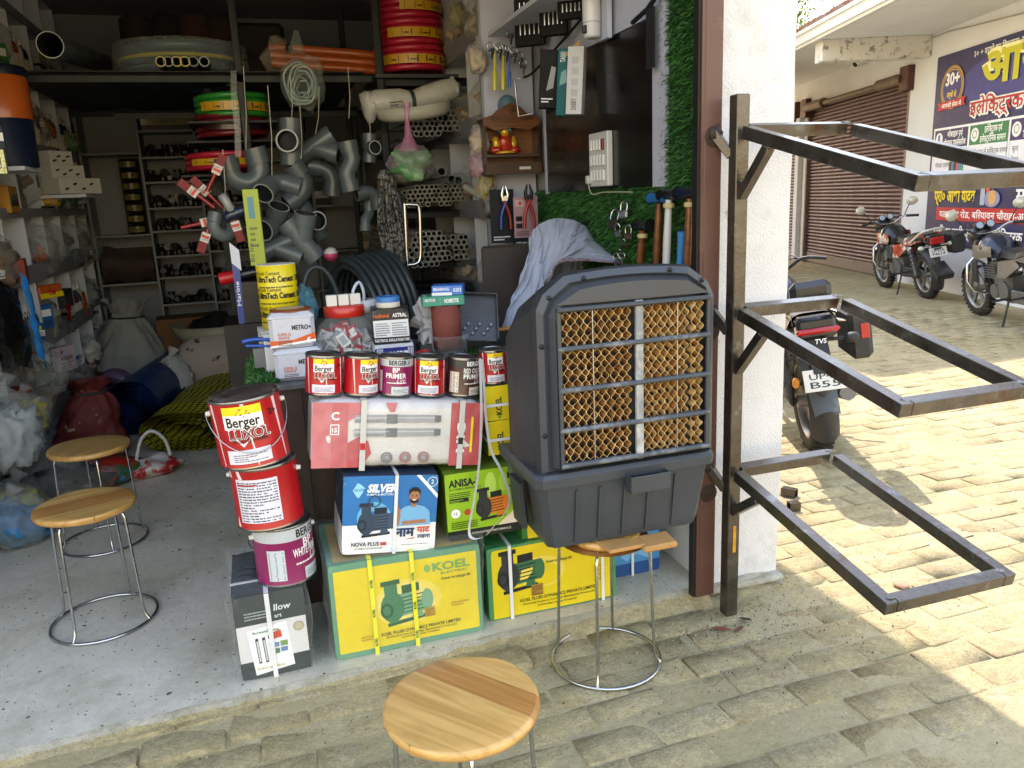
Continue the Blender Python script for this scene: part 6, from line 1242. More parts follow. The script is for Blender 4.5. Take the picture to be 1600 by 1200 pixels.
# grey fittings hung in clusters
def fit(kind,lab,px,py,Y,r,rot,s=1.0,m=None):
    q=at(px,py,Y=Y); t=thing({'bend':'drain_bend','tee':'drain_tee','wye':'drain_branch','offset':'drain_offset','trap':'drain_trap'}[kind],lab,'pipe fitting',tuple(q),rot,'grey drain fittings hanging in clusters',s); m=m or random.Random(px*7+py).choice([PVC,PVC,mat('#5d676a',.4,0,.08,6,key='grey_pvc_worn'),mat('#454e51',.36,0,.1,6,key='dark_pvc')])
    def sock(p0,p1):
        b=MB(); p0=V(p0);p1=V(p1); d=(p1-p0).normalized(); b.cyl(p0,p1,r*1.13,n=18,cap=False); pass; b.build('socket',m,t)
        b=MB(); b.cyl(p1+d*.0008,p1-d*r*1.2,r*.97,r*.9,16,cap=False); b.cyl(p1-d*r*1.0,p1-d*r*1.01,r*.93,n=16); b.build('bore',mat('#12171a',.7),t)
    def ring(p0,p1):
        b=MB(); p0=V(p0);p1=V(p1); d=(p1-p0).normalized(); a=d.orthogonal().normalized(); c=d.cross(a); n=18
        vs=[p1+d*.001+(a*cos(2*PI*i/n)+c*sin(2*PI*i/n))*q_ for q_ in (r*1.13,r*.97) for i in range(n)]; b.add(vs,[(i,(i+1)%n,n+(i+1)%n,n+i) for i in range(n)]); b.build('rim',PVCW,t)
    ends=[]
    if kind=='bend':
        b=MB(); b.tube([(r*1.6*(1-cos(a))-0,0,r*1.6*sin(a)) for a in [i*PI/2/8 for i in range(9)]],r,16,cap=False); b.build('body',m,t); ends=[((0,0,0),(0,0,-r*1.4)),((r*1.6,0,r*1.6),(r*3.0,0,r*1.6))]
    if kind=='tee':
        b=MB(); b.cyl((0,0,-r*1.2),(0,0,r*1.2),r,n=18,cap=False); b.cyl((0,0,0),(0,-r*1.3,0),r*.98,n=18,cap=False); b.build('body',m,t); ends=[((0,0,-r*1.1),(0,0,-r*2.3)),((0,0,r*1.1),(0,0,r*2.3)),((0,-r*.9,0),(0,-r*2.0,0))]
    if kind=='wye':
        b=MB(); b.cyl((0,0,-r*1.4),(0,0,r*1.4),r,n=18,cap=False); b.cyl((0,0,-.3*r),(r*1.6,-r*.5,r*1.3),r*.98,n=18,cap=False); b.build('body',m,t); ends=[((0,0,-r*1.3),(0,0,-r*2.4)),((0,0,r*1.3),(0,0,r*2.3)),((r*1.3,-r*.4,r*1.0),(r*2.1,-r*.65,r*1.75))]
    if kind=='offset':
        b=MB(); b.tube(cat([(0,0,-r*1.5),(0,0,-r*.4),(r*.9,0,r*.9),(r*.9,0,r*2)],5),r,16,cap=False); b.build('body',m,t); ends=[((0,0,-r*1.3),(0,0,-r*2.6)),((r*.9,0,r*1.9),(r*.9,0,r*3.2))]
    if kind=='trap':
        b=MB(); b.tube([(-r*1.5*cos(a),0,-r*1.5*sin(a)) for a in [i*PI/14 for i in range(15)]],r,16,cap=False); b.build('body',m,t); ends=[((-r*1.5,0,0),(-r*1.5,0,r*1.4)),((r*1.5,0,0),(r*1.5,0,r*1.6))]
    for p0,p1 in ends: sock(p0,p1); ring(p0,p1)
    return t
F=[('trap','large grey U trap hanging highest at the front of the fittings',382,262,4.45,.052,(0,R(-12),R(10))),
('tee','grey tee hanging below the clear tube coil, opening towards the street',455,222,4.5,.052,(0,R(4),R(-14))),
('wye','grey branch fitting tilted behind the hanging tee',492,228,4.65,.05,(R(10),R(60),R(0))),
('bend','grey bend with its round mouth turned to the street, upper cluster',420,292,4.4,.05,(R(-60),R(20),R(-20))),
('bend','grey bend under the upper tee, mouth turned down',470,275,4.45,.05,(R(0),R(150),R(10))),
('wye','grey branch fitting lowest in the middle cluster',470,375,4.35,.052,(R(0),R(-35),R(0))),
('tee','grey tee with its mouth facing out, middle of the cluster',428,352,4.38,.050,(R(15),R(30),R(-28))),
('offset','long grey offset bend hanging alone beside the pink bag',541,265,4.5,.045,(0,R(-8),R(0))),
('wye','grey branch fitting low in the cluster above the yellow roll',432,385,4.36,.048,(0,R(70),R(10))),
('tee','grey tee beside the lowest branch fitting',485,345,4.5,.046,(0,R(-30),R(20))),
('bend','dark grey bend behind the hanging cluster',500,262,4.75,.05,(0,R(100),0)),
('trap','small grey U trap hanging among the red brushes',350,352,4.3,.034,(0,R(20),R(25))),
('tee','slotted grey fitting in its clear bag by the rope',577,232,4.6,.034,(0,R(6),R(20))),
('bend','small grey slotted bend beside the rope bundle',570,300,4.55,.036,(0,R(80),R(10))),
('offset','small grey fitting hanging under the slotted bend',572,340,4.6,.03,(0,R(10),R(40)))]
for a in F: fit(*a)
# strings that carry the clusters
for k,(x0,y0,x1,y1,Yy) in enumerate(((545,120,545,185,4.5),(455,135,455,195,4.5),(420,150,425,275,4.4),(500,150,492,215,4.65),(382,120,384,240,4.45),(470,180,470,260,4.45),(350,250,350,335,4.3),(577,190,577,215,4.6))):
    a=at(x0,y0,Y=Yy); c=at(x1,y1,Y=Yy); b=MB(); b.tube([a+V((0,0,.05)),(a+c)/2+V((.006,0,0)),c],.0022,5); tag(b.build('string',mat('#b9b4a4',.7)),'thin pale string holding the %s hanging fitting'%ORD[k],'string','strings of the hanging fittings')
q=at(365,180,Y=4.35); b=MB(); ribbon(b,cat([at(365,110,Y=4.6),at(366,150,Y=4.4),at(371,200,Y=4.35),at(372,245,Y=4.35)]),(.03,0,.002)); tag(b.build('film_strip',film('#cfd4cc',.25,.1)),'twisted strip of clear film hanging from the blue coil','film strip')
# brushes and packets hung on the slotted post
def brush(lab,px,py,Y,rot,L_=.26,c='#8a1216'):
    q=at(px,py,Y=Y); t=thing('paint_brush',lab,'brush',tuple(q),rot,'red handled brushes hung on the post',.72); b=MB(); b.tube([(0,0,-.02),(0,0,-.07),(0,0,-.15)],[.018,.013,.016],8); b.build('handle',mat(c,.35,0,.05,coat=.3),t)
    b=MB(); b.box((0,0,.015),(.06,.018,.07),0,None,.003); b.build('sleeve',mat('#d0c9c0',.5,0,.1),t); b=MB(); b.box((0,0,.085),(.055,.016,.08)); b.build('bristles',mat('#7d1416',.6),t)
    p=Print((-.028,-.0092,-.01)); p.rect(.004,.01,.05,.02,RED); p.lines(.006,.035,.045,.012,2,BLACK,3); p.build('print',t)
brush('red and white brush hung slantwise left of the post',305,302,4.28,(0,R(-48),0)); brush('second red and white brush just below the slanting one',322,300,4.34,(0,R(-40),0))
brush('red brush lying crosswise on the small U trap',318,348,4.30,(0,R(80),0)); brush('red brush hanging down beside the yellow packet',368,350,4.2,(0,R(168),0)); brush('red brush hanging lowest beside the post',322,368,4.28,(0,R(205),0)); brush('red handled brush above the U trap beside the post',338,268,4.3,(0,R(30),0))
q=at(398,360,Y=4.15); goodsbox('lime green long packet with print hanging from the slotted post',(q.x,4.15,at(398,415,Y=4.15).z),(.075,.02,.37),mat('#9db02a',.4,0,.08,7,coat=.3),R(-6),lambda p,w,h:(p.rect(w*.25,h*.62,w*.4,h*.28,ink('#3d8a9a')),p.lines(w*.2,h*.25,w*.5,h*.3,4,ink('#5a6a12'),3),p.text('Bio line',w*.3,h*.05,w*.3,ink('#2a3a12'),rot=PI/2,w=h*.25)),name='packet')
for k,(px,py,c,lab,r_,l_,rot) in enumerate(((372,332,'#1a2740','navy packaged roll hanging crosswise on the post',.028,.15,(0,R(70),0)),(375,430,'#14161c','black and red packaged roll lying on the dark box',.03,.22,(0,R(82),0)),(355,318,'#8f9294','silver roller head hanging beside the post',.022,.10,(0,R(-25),0)))):
    q=at(px,py,Y=4.2); t=thing('packed_roll',lab,'roll',tuple(q),rot); b=MB(); b.lathe([(0,-l_/2),(r_*.7,-l_/2),(r_,-l_/2+.01),(r_,l_/2-.01),(r_*.7,l_/2),(0,l_/2)],14); b.build('roll',mat(c,.3,0,.15,20,.4,30,coat=.4),t)
    if k==1: b=MB(); b.lathe([(r_+.001,-l_/2+.01),(r_+.001,-.02)],14); b.build('red_wrap',RED,t)
# dark display box with the blue-white strip
q=at(425,520,Y=4.0); t=goodsbox('tall dark display box with a blue and white edge behind the yellow roll',(at(415,500,Y=4.05).x,4.18,.95),(.26,.2,at(400,440,Y=4.05).z-.95),mat('#131417',.4,0,.1,6),0,None); p=Print(**boxframe((0,0,.2),(.26,.2,.4),'front')); p.poly([(.004,.0),(.03,.0),(.04,.33),(.004,.38)],ink('#27418f')); p.poly([(.004,.30),(.045,.26),(.045,.36),(.004,.40)],ink('#cfd6e4')); p.text('Marine',.026,.09,.018,WHITE,rot=PI/2,w=.12); p.build('edge_print',t)
b=MB(); b.box((at(415,500,Y=4.05).x+.1,4.25,.5),(.6,.4,.9)); tag(b.build('back_counter',mat('#1b1613',.6)),'dark low cabinet behind the counter under the display box','cabinet')
# ---- pipe rack by the wall shelf: three bundles with their ends to the street
def NTH(k): return ORD[k-1] if k<11 else ['eleventh','twelfth','thirteenth','fourteenth','fifteenth','sixteenth','seventeenth','eighteenth','nineteenth','twentieth'][min(k-11,9)]
def bundle(pref,lab,poly,r,m,Yf,L_,mx=60,gap=2.02,seed=1,inner=PVCL,skip=.06):
    rr_=random.Random(seed); xs=[p[0] for p in poly]; ys=[p[1] for p in poly]; cnt=0
    p0=at(min(xs),max(ys),Y=Yf); p1=at(max(xs),min(ys),Y=Yf); row=0; z=p0.z+r
    e=MB(); n=12; e.cyl((0,0,0),(0,L_,0),r,n=n,cap=False); e.add([(q_*cos(2*PI*i/n),0,q_*sin(2*PI*i/n)) for q_ in (r,r*.74) for i in range(n)],[(i,(i+1)%n,n+(i+1)%n,n+i)[::-1] for i in range(n)],1); e.cyl((0,.002,0),(0,L_*.4,0),r*.74,n=n,cap=False,m=2); me=e.mesh(pref,[m,inner,mat('#0d0f0f',.8)])
    def inside(x,z):
        q_=proj((x,Yf,z)); c=False; j=len(poly)-1
        for i in range(len(poly)):
            if (poly[i][1]>q_[1])!=(poly[j][1]>q_[1]) and q_[0]<(poly[j][0]-poly[i][0])*(q_[1]-poly[i][1])/(poly[j][1]-poly[i][1])+poly[i][0]: c=not c
            j=i
        return c
    while z<p1.z+r:
        x=p0.x+(r if row%2 else 0); k=0
        while x<p1.x:
            if inside(x,z) and rr_.random()>skip and cnt<mx:
                cnt+=1; k+=1; o=link(pref,me,None,T((x+rr_.uniform(-.001,.001),Yf+rr_.uniform(0,.09)*(rr_.random()**2),z))); tag(o,'%s, %s of row %s from below'%(lab,NTH(k),NTH(row+1)),'pipe',lab)
            x+=gap*r
        z+=gap*r*.87; row+=1
bundle('plastic_pipe','pale pipe end in the top bundle',[(634,180),(640,172),(690,165),(722,172),(722,205),(660,214),(640,205)],.0165,PVCW,4.80,1.8,90,seed=1,inner=PVCW)
bundle('plastic_pipe','cream pipe end in the middle bundle',[(632,296),(690,284),(727,295),(727,312),(690,322),(640,325)],.0145,PVCL,4.80,1.8,110,seed=2)
bundle('plastic_pipe','cream pipe end in the lowest bundle',[(640,380),(660,358),(700,365),(730,368),(732,405),(690,408),(680,418),(645,420)],.0175,PVCL,4.80,1.8,110,seed=3)
for z in (1.12,1.44,1.92): pass
for k,(px,py) in enumerate(((690,268),(706,280),(697,291),(716,282))):
    q=at(px,py,Y=4.78); pipe('wide_pipe','wide frosted pipe end, %s of the loose four above the middle bundle'%ORD[k],q,(q.x,6.2,q.z),.024,PVCW,'wide frosted pipes',th=.1)
# big coil of dark HDPE pipe
q=at(590,470,Y=4.15); t=coil('pipe_coil','big coil of thick dark grey pipe standing on edge behind the jar',(at(548,480,Y=4.3).x,4.20,.95),.27,.018,7,mat('#2d363a',.42,0,.1,8,key='hdpe_pipe'),(0,R(82),R(18)),pitch=.036,wob=.006,cat_='pipe coil')
b=MB(); b.tube(cat([at(470,480,Y=3.9),at(480,428,Y=3.9),at(500,418,Y=3.9),at(520,440,Y=3.9),at(535,485,Y=3.9)],6),.013,8); tag(b.build('loose_pipe',mat('#2d363a',.42)),'single loop of dark pipe springing out beside the coil','pipe')
b=MB(); b.tube(cat([at(620,300,Y=4.3),at(632,350,Y=4.3),at(636,420,Y=4.3),at(633,470,Y=4.3)],6),.012,8); tag(b.build('loose_pipe',mat('#3d4a50',.42)),'straight grey hose hanging beside the chrome handle','pipe')
# black drum
q=at(685,440,Y=4.55); t=thing('black_drum','black plastic drum under the lowest pipe bundle','drum',(q.x,4.75,.05)); b=MB(); b.lathe([(0,0),(.26,0),(.27,.02),(.27,.4),(.28,.42),(.27,.44),(.27,.78),(.28,.80),(.27,.82),(.27,.92),(.24,.96),(0,.96)],30); b.build('body',mat('#0d1012',.3,0,.1,6,coat=.3),t)
# rope bundle, chrome handle, pink bag with green goods
t=thing('rope_bundle','black and white rope skein hanging beside the big pipe coil','rope',tuple(at(600,275,Y=4.25))); rp=mat('#77776f',.8,0,.1,40,1,90,key='speckled_rope',stain=[('#17181a',60,.5,.52,1)])
for k in range(10):
    b=MB(); a=at(598+k*1.4,275,Y=4.25+.01*(k%3))-t.location; m1=at(592+k*3.4,330,Y=4.22+.02*(k%4))-t.location; m2=at(596+k*4.2,375,Y=4.24)-t.location; e_=at(618+k*1.8,440-4*k%17,Y=4.25)-t.location; b.tube(cat([a,m1,m2,e_],6),.0085,6); b.build('strand',rp,t)
b=MB(); b.blob((0,0,.0),(.035,.03,.03),.2,3,12); b.build('knot',rp,t)
t=thing('pull_handle','chrome D shaped pull handle hanging before the pipe bundles','handle',tuple(at(645,365,Y=4.2))); P0=[at(632,320,Y=4.2),at(646,320,Y=4.2),at(655,326,Y=4.2),at(657,370,Y=4.2),at(657,402,Y=4.2),at(650,412,Y=4.2),at(636,414,Y=4.2)]
b=MB(); b.tube([p_-t.location for p_ in cat(P0,5)],.011,10); b.build('grip',CHROME,t); b=MB(); b.tube([at(632,318,Y=4.2)-t.location,at(637,416,Y=4.2)-t.location],.011,10); b.build('stem',CHROME,t)
q=at(643,285,Y=4.35); t=polybag('hanging_bag','pink and clear bag with pale green pouches hanging before the pipes',(q.x,4.35,q.z-.01),(.125,.09,.105),mat('#4f8a52',.4,0,.25,9,.6,14,coat=.3,stain=[('#9dbf97',7,.5,.62,.8)]),'#d9c4cc',41,0,knot=False,op=.16)
b=MB(); b.tube([(0,0,.17),(0,0,.25),(.0,0,.33),(.004,0,.42)],[.06,.022,.012,.02],10,cap=False); b.build('neck',film('#d48ab0',.4,.2),t)
t=thing('wrapped_bundle','white plastic wrapped bundle tied with a dark band under the red coils','bundle',tuple(at(643,158,Y=4.75)),(0,R(-6),R(4))); b=MB(); b.tube([(-.27,0,0),(-.2,0,.012),(-.06,0,.01),(0,0,0),(.08,0,.012),(.2,0,.03),(.28,0,.05)],[.06,.072,.066,.055,.064,.07,.055],16); b.blob((-.25,0,0),(.05,.07,.07),.4,4,14); b.blob((.26,0,.045),(.05,.06,.06),.4,6,14); b.build('body',mat('#bdbcb6',.35,0,.08,12,.7,30,coat=.3),t); b=MB(); b.lathe([(.060,-.012),(.062,0),(.060,.012)],16,X=T((0,0,.0),(0,R(90),0))); b.build('band',mat('#1f3a3f',.5),t)
p=Print((-.15,-.0725,-.02)); p.lines(0,0,.08,.03,2,ink('#55575a'),3); p.build('print',t)
t=thing('tank_cover','cream round plastic cover lying under the white bundle','cover',tuple(at(648,183,Y=4.72)),(R(10),R(-7),0)); b=MB(); b.lathe([(0,.012),(.19,.012),(.205,.03),(.21,.075),(.216,.075),(.214,.02),(.19,0),(0,0)],30); b.build('cover',mat('#b5b3a6',.4,0,.06,6),t)
b=MB(); b.cyl((0,0,-.012),(0,0,.03),.03,n=12); b.build('hub',mat('#a5a396',.4),t)
t=thing('float_ball','small white and pink plastic ball hanging by the big coil','ball',tuple(at(517,397,Y=4.2))); b=MB(); b.blob((0,0,0),(.036,.036,.036),0,1,16); b.build('ball',mat('#b8b3b3',.35),t); b=MB(); b.lathe([(.0365,-.012),(.0372,-.004),(.0365,.004)],16); b.lathe([(.0,-.0372),(.02,-.032),(.034,-.016),(.0368,-.008)],16); b.build('pink_half',mat('#b3345f',.35),t)
# ------------------------------------------------------------------ counter and what stands on it
ct=thing('shop_counter','dark brown counter behind the stacked cartons and cans','counter',(.64,3.1,.05))
LAMB=mat('#3a2c26',.5,0,.12,4,.1,60,key='brown_laminate',stain=[('#5d4c42',3,.58,.72,.5)])
b=MB(); b.box((0,-.0,.415),(1.40,.62,.83),0,None,.003); b.build('cabinet',LAMB,ct)
b=MB(); b.box((0,-.005,.842),(1.43,.66,.022),0,None,.004); b.build('worktop',mat('#4a4b4c',.5,0,.1,5,stain=[('#777877',5,.56,.7,.5)]),ct)
for jx in (-.55,0): b=MB(); b.box((jx,-.318,.42),(.004,.006,.80)); b.build('panel_joint',mat('#1c1512',.8),ct)
CZ0=.905
GRASS=[mat(c,.6,0,.15,12,key='turf_blade') for c in ('#1f5a22','#2d6e2a','#17431b','#3f7d34')]
def turf(name,lab,quads,dens,h=.028,seed=1):
    """artificial grass: backing sheet plus blades; quads = (origin,u,v) rectangles"""
    rr_=random.Random(seed); bk=MB(); bl_=MB()
    for o,u_,v_ in quads:
        o=V(o);u_=V(u_);v_=V(v_); n=u_.cross(v_).normalized(); bk.add([o,o+u_,o+u_+v_,o+v_],[(0,1,2,3)])
        for k in range(int(u_.length*v_.length*dens)):
            p=o+u_*rr_.random()+v_*rr_.random(); d=(n+V((rr_.gauss(0,.35),rr_.gauss(0,.35),rr_.gauss(-.12,.4)))).normalized(); s=d.cross(V((rr_.gauss(0,1),rr_.gauss(0,1),rr_.gauss(0,1)))).normalized()*.0022; l=h*rr_.uniform(.6,1.15)
            t_=p+d*l+V((0,0,-.25*l)); m_=p+d*l*.55; bl_.add([p-s,p+s,m_+s*.8,m_-s*.8,t_],[(0,1,2,3),(3,2,4)],rr_.randrange(4))
    t=thing(name,lab,'turf'); bk.build('backing',mat('#16371a',.8),t); bl_.build('blades',GRASS,t,kind='stuff'); return t
turf('turf_mat','green artificial grass strip on the counter end beside the printed tins',[((-.075,2.80,CZ0+.002),(.10,0,0),(0,.60,0)),((-.078,3.4,.62),(0,-.60,0),(0,0,.28))],22000,.026,3)
turf('turf_mat','green artificial grass strip on the counter behind the smallest can',[((.66,2.80,CZ0+.002),(.5,0,0),(0,.20,0))],22000,.022,5)
def P0(px,py,Y): return at(px,py,Y=Y)
# white box and yellow printed roll
q=P0(440,500,3.08); goodsbox('white box under the yellow printed roll at the counter end',(q.x,3.08,CZ0),(.17,.15,.155),mat('#c9cdd0',.5,0,.05,7),R(6))
t=thing('label_roll','tall yellow printed roll with black cement lettering','roll',(q.x,3.08,CZ0+.157),(0,0,R(-8))); b=MB(); b.lathe([(0,0),(.072,0),(.072,.235),(.066,.237),(0,.232)],30,ms=[0,0,1,1]); b.build('roll',[mat('#d8c412',.4,0,.05,6,coat=.3),mat('#d5d2c2',.7)],t)
p=Print(wr=.0723,a0=-PI/2)
for z_,tx in ((.175,'UltraTech Cement'),(.115,'UltraTech Cement'),(.045,'UltraTech Cement')):
    for k in range(-1,2): p.text(tx,k*.16-.075,z_,.022,BLACK,bold=.04,w=.15); p.lines(k*.16-.07,z_-.022,.14,.012,1,ink('#5a5410'),k+3)
    p.text(tx,-.10,z_+.026,.014,ink('#6b6414'),bold=.02,w=.12)
p.build('lettering',t)
# METRO tins
def metro(lab,px,z0,w_,h_,Y,lidm,top):
    q=P0(px,560,Y); t=thing('square_tin',lab,'tin',(q.x,Y+w_/2,z0),(0,0,R(-3)),'square white tins at the counter end'); b=MB(); b.box((0,0,h_/2),(w_,w_,h_),0,None,.014); b.build('tin',mat('#b9bdc9',.3,0,.05,6,coat=.4),t)
    b=MB(); b.box((0,0,h_*.86),(w_+.004,w_+.004,h_*.16),0,None,.015); b.build('lid',mat('#c4c8d2',.3,0,.05,6,coat=.4),t)
    p=Print((-w_/2,-w_/2-.001,0)); p.poly([(.0,.006),(w_,.02),(w_,.052),(.08,.03),(.0,.03)],ink('#d2571c')) if top else None; p.poly([(0,.006),(w_,.02),(w_,.028),(0,.012)],ink('#f0f0ee')) if top else None
    p.text('METRO+',w_*.50,h_*.52,.016,ink('#23252c'),bold=.03,w=w_*.42); p.text('SUPER Q',w_*.18,h_*.36,.011,ink('#c8632c'),w=w_*.28); p.text('WHITE',w_*.18,h_*.27,.009,ink('#c0392b'),w=w_*.25); p.lines(w_*.18,h_*.10,w_*.3,.018,3,ink('#4a4c55'),4); p.text("4'",w_*.80,.022,.014,WHITE,bold=.03) if top else None; p.build('print',t)
    if top: b=MB(); b.lathe([(.072,h_),(.07,h_+.006),(.05,h_+.008),(.03,h_+.006),(0,h_+.006)],24,ms=[0,0,1,1]); b.build('round_cap',[mat('#7d3f22',.4,0,.1,9),mat('#b5a284',.4)],t)
    return t
metro('lower white square tin at the counter end',468,CZ0,.165,.115,2.80,None,False); metro('upper white square tin with an orange swoosh and brown cap',463,CZ0+.117,.155,.125,2.80,None,True)
# jar of small boxes
CLEAR=film('#dfe4e4',.06,.06,bump=.15,bs=5,key='clear_plastic')
q=P0(543,530,2.93); t=thing('plastic_jar','big clear jar with a red lid full of little red and white boxes','jar',(q.x,2.95,CZ0)); b=MB(); b.lathe([(.09,.003),(.108,.012),(.112,.05),(.112,.13),(.10,.165),(.072,.188),(.068,.20)],30); b.build('jar_body',CLEAR,t); b=MB(); b.lathe([(.072,.196),(.075,.20),(.075,.232),(.07,.236),(0,.236)],28); b.build('lid',mat('#c22a1c',.35,0,.05,coat=.3),t)
rr3=random.Random(8); bxm=[mat('#b9bcc0',.5),mat('#a81d20',.5),mat('#cfcfcc',.5),mat('#8f9499',.5)]
for k in range(80):
    a=rr3.uniform(0,6.3); q_=.088*math.sqrt(rr3.random()); b=MB(); m_=rr3.randrange(4); b.box((0,0,0),(.034,.020,.05),m_); b.box((0,-.0105,.0),(.024,.001,.032),(m_+1)%4); b.build('little_box',bxm,t,T((q_*cos(a),q_*sin(a),.03+.145*rr3.random()*(1-q_*4)+.0),(rr3.uniform(-.5,.5),rr3.uniform(-.6,.6),rr3.uniform(-.6,.6))))
for k in range(3): tag((lambda b: b.build('white_block',mat('#cfcfca',.6,0,.05),None,T((q.x-.045+k*.042,2.93,CZ0+.237),(0,0,.1*k))))(MB().box((0,0,.02),(.038,.03,.04),0,None,.002)),'little white %s block on the red jar lid'%['left-hand','middle','right-hand'][k],'block','white blocks on the jar lid')
# tape cartons
sz=(.145,.13,.098); q=P0(617,560,2.80); t=carton('tape_carton','white and blue tape carton lettered in capitals under the black and orange one',q.x,2.80,CZ0,sz,mat('#c9cbd2',.5,0,.05,7),rz=R(-3)); p=P(t,sz); p.rect(0,.030,.145,.055,ink('#1d2c7a')); p.text('HIGHGRIP',.072,.045,.026,WHITE,al='c',bold=.045,w=.105)
for k in range(4): p.poly([(.004+k*.006,.032),(.007+k*.006,.032),(.013+k*.006,.083),(.010+k*.006,.083)],W2); p.poly([(.118+k*.006,.032),(.121+k*.006,.032),(.127+k*.006,.083),(.124+k*.006,.083)],W2)
p.build('print',t)
sz=(.135,.13,.125); t=carton('tape_carton','black and orange insulation tape carton with white label panels',q.x-.004,2.80,CZ0+.100,sz,mat('#1b1c20',.45,0,.06,6,coat=.2),rz=R(-6)); p=P(t,sz); p.rect(.004,.024,.127,.062,W2); p.lines(.01,.03,.052,.05,6,ink('#70747c'),2); p.lines(.07,.03,.055,.05,6,ink('#70747c'),5); p.text('resibond',.006,.096,.015,ink('#d8622a'),bold=.02,w=.056); p.text('ASTRAL',.075,.096,.014,WHITE,bold=.02,w=.052); p.text('ELECTRICAL INSULATION TAPE',.004,.008,.010,WHITE,w=.127,bold=.02); p.build('print',t)
p=P(t,sz,'right'); p.rect(.004,.01,.122,.076,ink('#c9571c'))
for k,s_t in enumerate(('ELECTRICAL','INSULATION','TAPE')): p.text(s_t,.02,.062-k*.02,.014,WHITE,bold=.03,w=[.08,.08,.04][k])
p.text('resibond',.01,.096,.014,ink('#d8622a'),w=.05); p.build('print',t)
zz=CZ0+.100+.127
t=thing('tape_roll','blue and white tape roll lying on the black and orange carton','tape',(q.x+.0,2.855,zz)); b=MB(); b.lathe([(.014,0),(.042,0),(.043,.004),(.043,.018),(.042,.022)],24); b.build('white_tape',mat('#c9c7bb',.5),t); b=MB(); b.lathe([(.0435,.020),(.0435,.036),(.040,.040),(.014,.040),(.014,.03)],24); b.build('blue_tape',mat('#2f6fb0',.4),t)
t=thing('tape_roll','white packed tape rolls behind the blue tape','tape',(q.x-.075,2.99,CZ0+.20)); b=MB(); b.lathe([(.02,0),(.055,0),(.056,.02),(.054,.045),(.02,.045)],24); b.build('roll',mat('#b9bcc0',.4,0,.08,15),t)
b=MB(); b.box((q.x-.075,3.0,CZ0+.10),(.12,.12,.20)); tag(b.build('carton_stub',mat('#6b6f75',.6)),'grey carton under the packed tape rolls','box')
b=MB(); b.tube(cat([(-.06,0,.0),(-.055,-.01,.06),(-.03,0,.09),(-.015,.01,.05),(-.02,.02,.0)],5),.006,6); tag(b.build('cable_loop',mat('#aab8c4',.4),None,T((q.x-.06,2.93,zz-.0))),'pale blue cable loop standing up behind the jar','cable')
sz=(.11,.05,.055); t=carton('small_carton','small red and blue striped carton lying aslant beside the tape cartons',P0(662,550,2.76).x,2.765,CZ0,sz,mat('#b0232a',.45,0,.06,coat=.2),rz=R(28),roll=R(-18)); p=P(t,sz); p.poly([(.02,0),(.06,0),(.09,.055),(.05,.055)],ink('#2440a0')); p.poly([(.012,0),(.02,0),(.05,.055),(.042,.055)],WHITE); p.lines(.06,.012,.04,.03,3,WHITE,3); p.build('print',t)
t=thing('paper_wad','crumpled white paper behind the tape cartons','paper',tuple(P0(672,505,2.95)-V((0,0,.05)))); b=MB(); b.blob((0,0,.04),(.05,.05,.075),.75,9,26,fr=3.4,sm=False); b.build('paper',mat('#c4c6c8',.6,0,.05,9,.6,25),t)
b=MB(); b.box((t.location.x,2.97,CZ0+.03),(.1,.1,.06)); tag(b.build('box_stub',mat('#5d5f62',.6)),'grey box under the crumpled paper','box')
# sandpaper roll in a jar, cartons on it
q=P0(705,560,2.82); t=thing('plastic_jar','low clear jar holding the reddish brown abrasive roll','jar',(q.x+.01,2.86,CZ0)); b=MB(); b.lathe([(.05,.002),(.063,.006),(.064,.085),(.068,.088),(.068,.10),(.062,.102)],26); b.build('jar_body',CLEAR,t); b=MB(); b.lathe([(0,.004),(.055,.004),(.056,.05),(0,.05)],20); b.build('contents',mat('#2b2a30',.4),t)
t=thing('abrasive_roll','reddish brown abrasive roll standing in the low clear jar','roll',(q.x,2.86,CZ0+.052)); b=MB(); b.lathe([(.045,0),(.055,0),(.0555,.165),(.045,.165),(.045,.0)],26); b.build('roll',mat('#7d3f34',.85,0,.1,30,.4,160),t)
zt=CZ0+.052+.166
goodsbox('flat green carton lying across the abrasive roll',(q.x-.01,2.86,zt),(.155,.09,.036),mat('#158a76',.4,0,.05,coat=.3),R(-8),lambda p,w,h:(p.rect(w*.42,h*.08,w*.002,h*.84,WHITE),p.text('HOMEOTIE',w*.52,h*.3,h*.42,WHITE,w=w*.34,bold=.03),p.text('MOTOR',w*.06,h*.5,h*.3,WHITE,w=w*.25)))
goodsbox('flat blue carton on top of the green one',(q.x+.015,2.86,zt+.037),(.115,.08,.036),mat('#2a6fc0',.4,0,.05,coat=.3),R(-20),lambda p,w,h:(p.rect(0,0,w*.65,h*.3,W2),p.text('BEARING',w*.06,h*.5,h*.3,WHITE,w=w*.5),p.text('6203',w*.70,h*.35,h*.4,WHITE,w=w*.25)))
t=thing('plastic_tray','grey see-through plastic tray tilted on the counter beside the jar','tray',tuple(P0(745,548,2.90)),(R(-35),R(6),R(-8))); t.location.z=CZ0+.06; b=MB(); b.box((0,0,.10),(.17,.006,.20),0,None,.002); 
for dx in (-.084,.084): b.box((dx,-.012,.10),(.004,.03,.20))
b.box((0,-.012,.198),(.17,.03,.004)); b.build('shell',mat('#55585a',.25,0,.1,8,alpha=.75),t)
for k in range(9): b=MB(); b.blob((-.06+.015*k,-.008,.03+.02*(k%3)),(.008,.006,.008),.1,k,8); b.build('screw_head',mat('#9fa6c0',.3,.6),t)
t=thing('wooden_rod','pale wooden tool handle lying across the counter towards the cooler','rod'); b=MB(); a=P0(764,518,2.95); c=P0(826,508,2.98); b.cyl(a,c,.0095,n=10); b.build('rod',wood('#b98544','#93622c'),t)
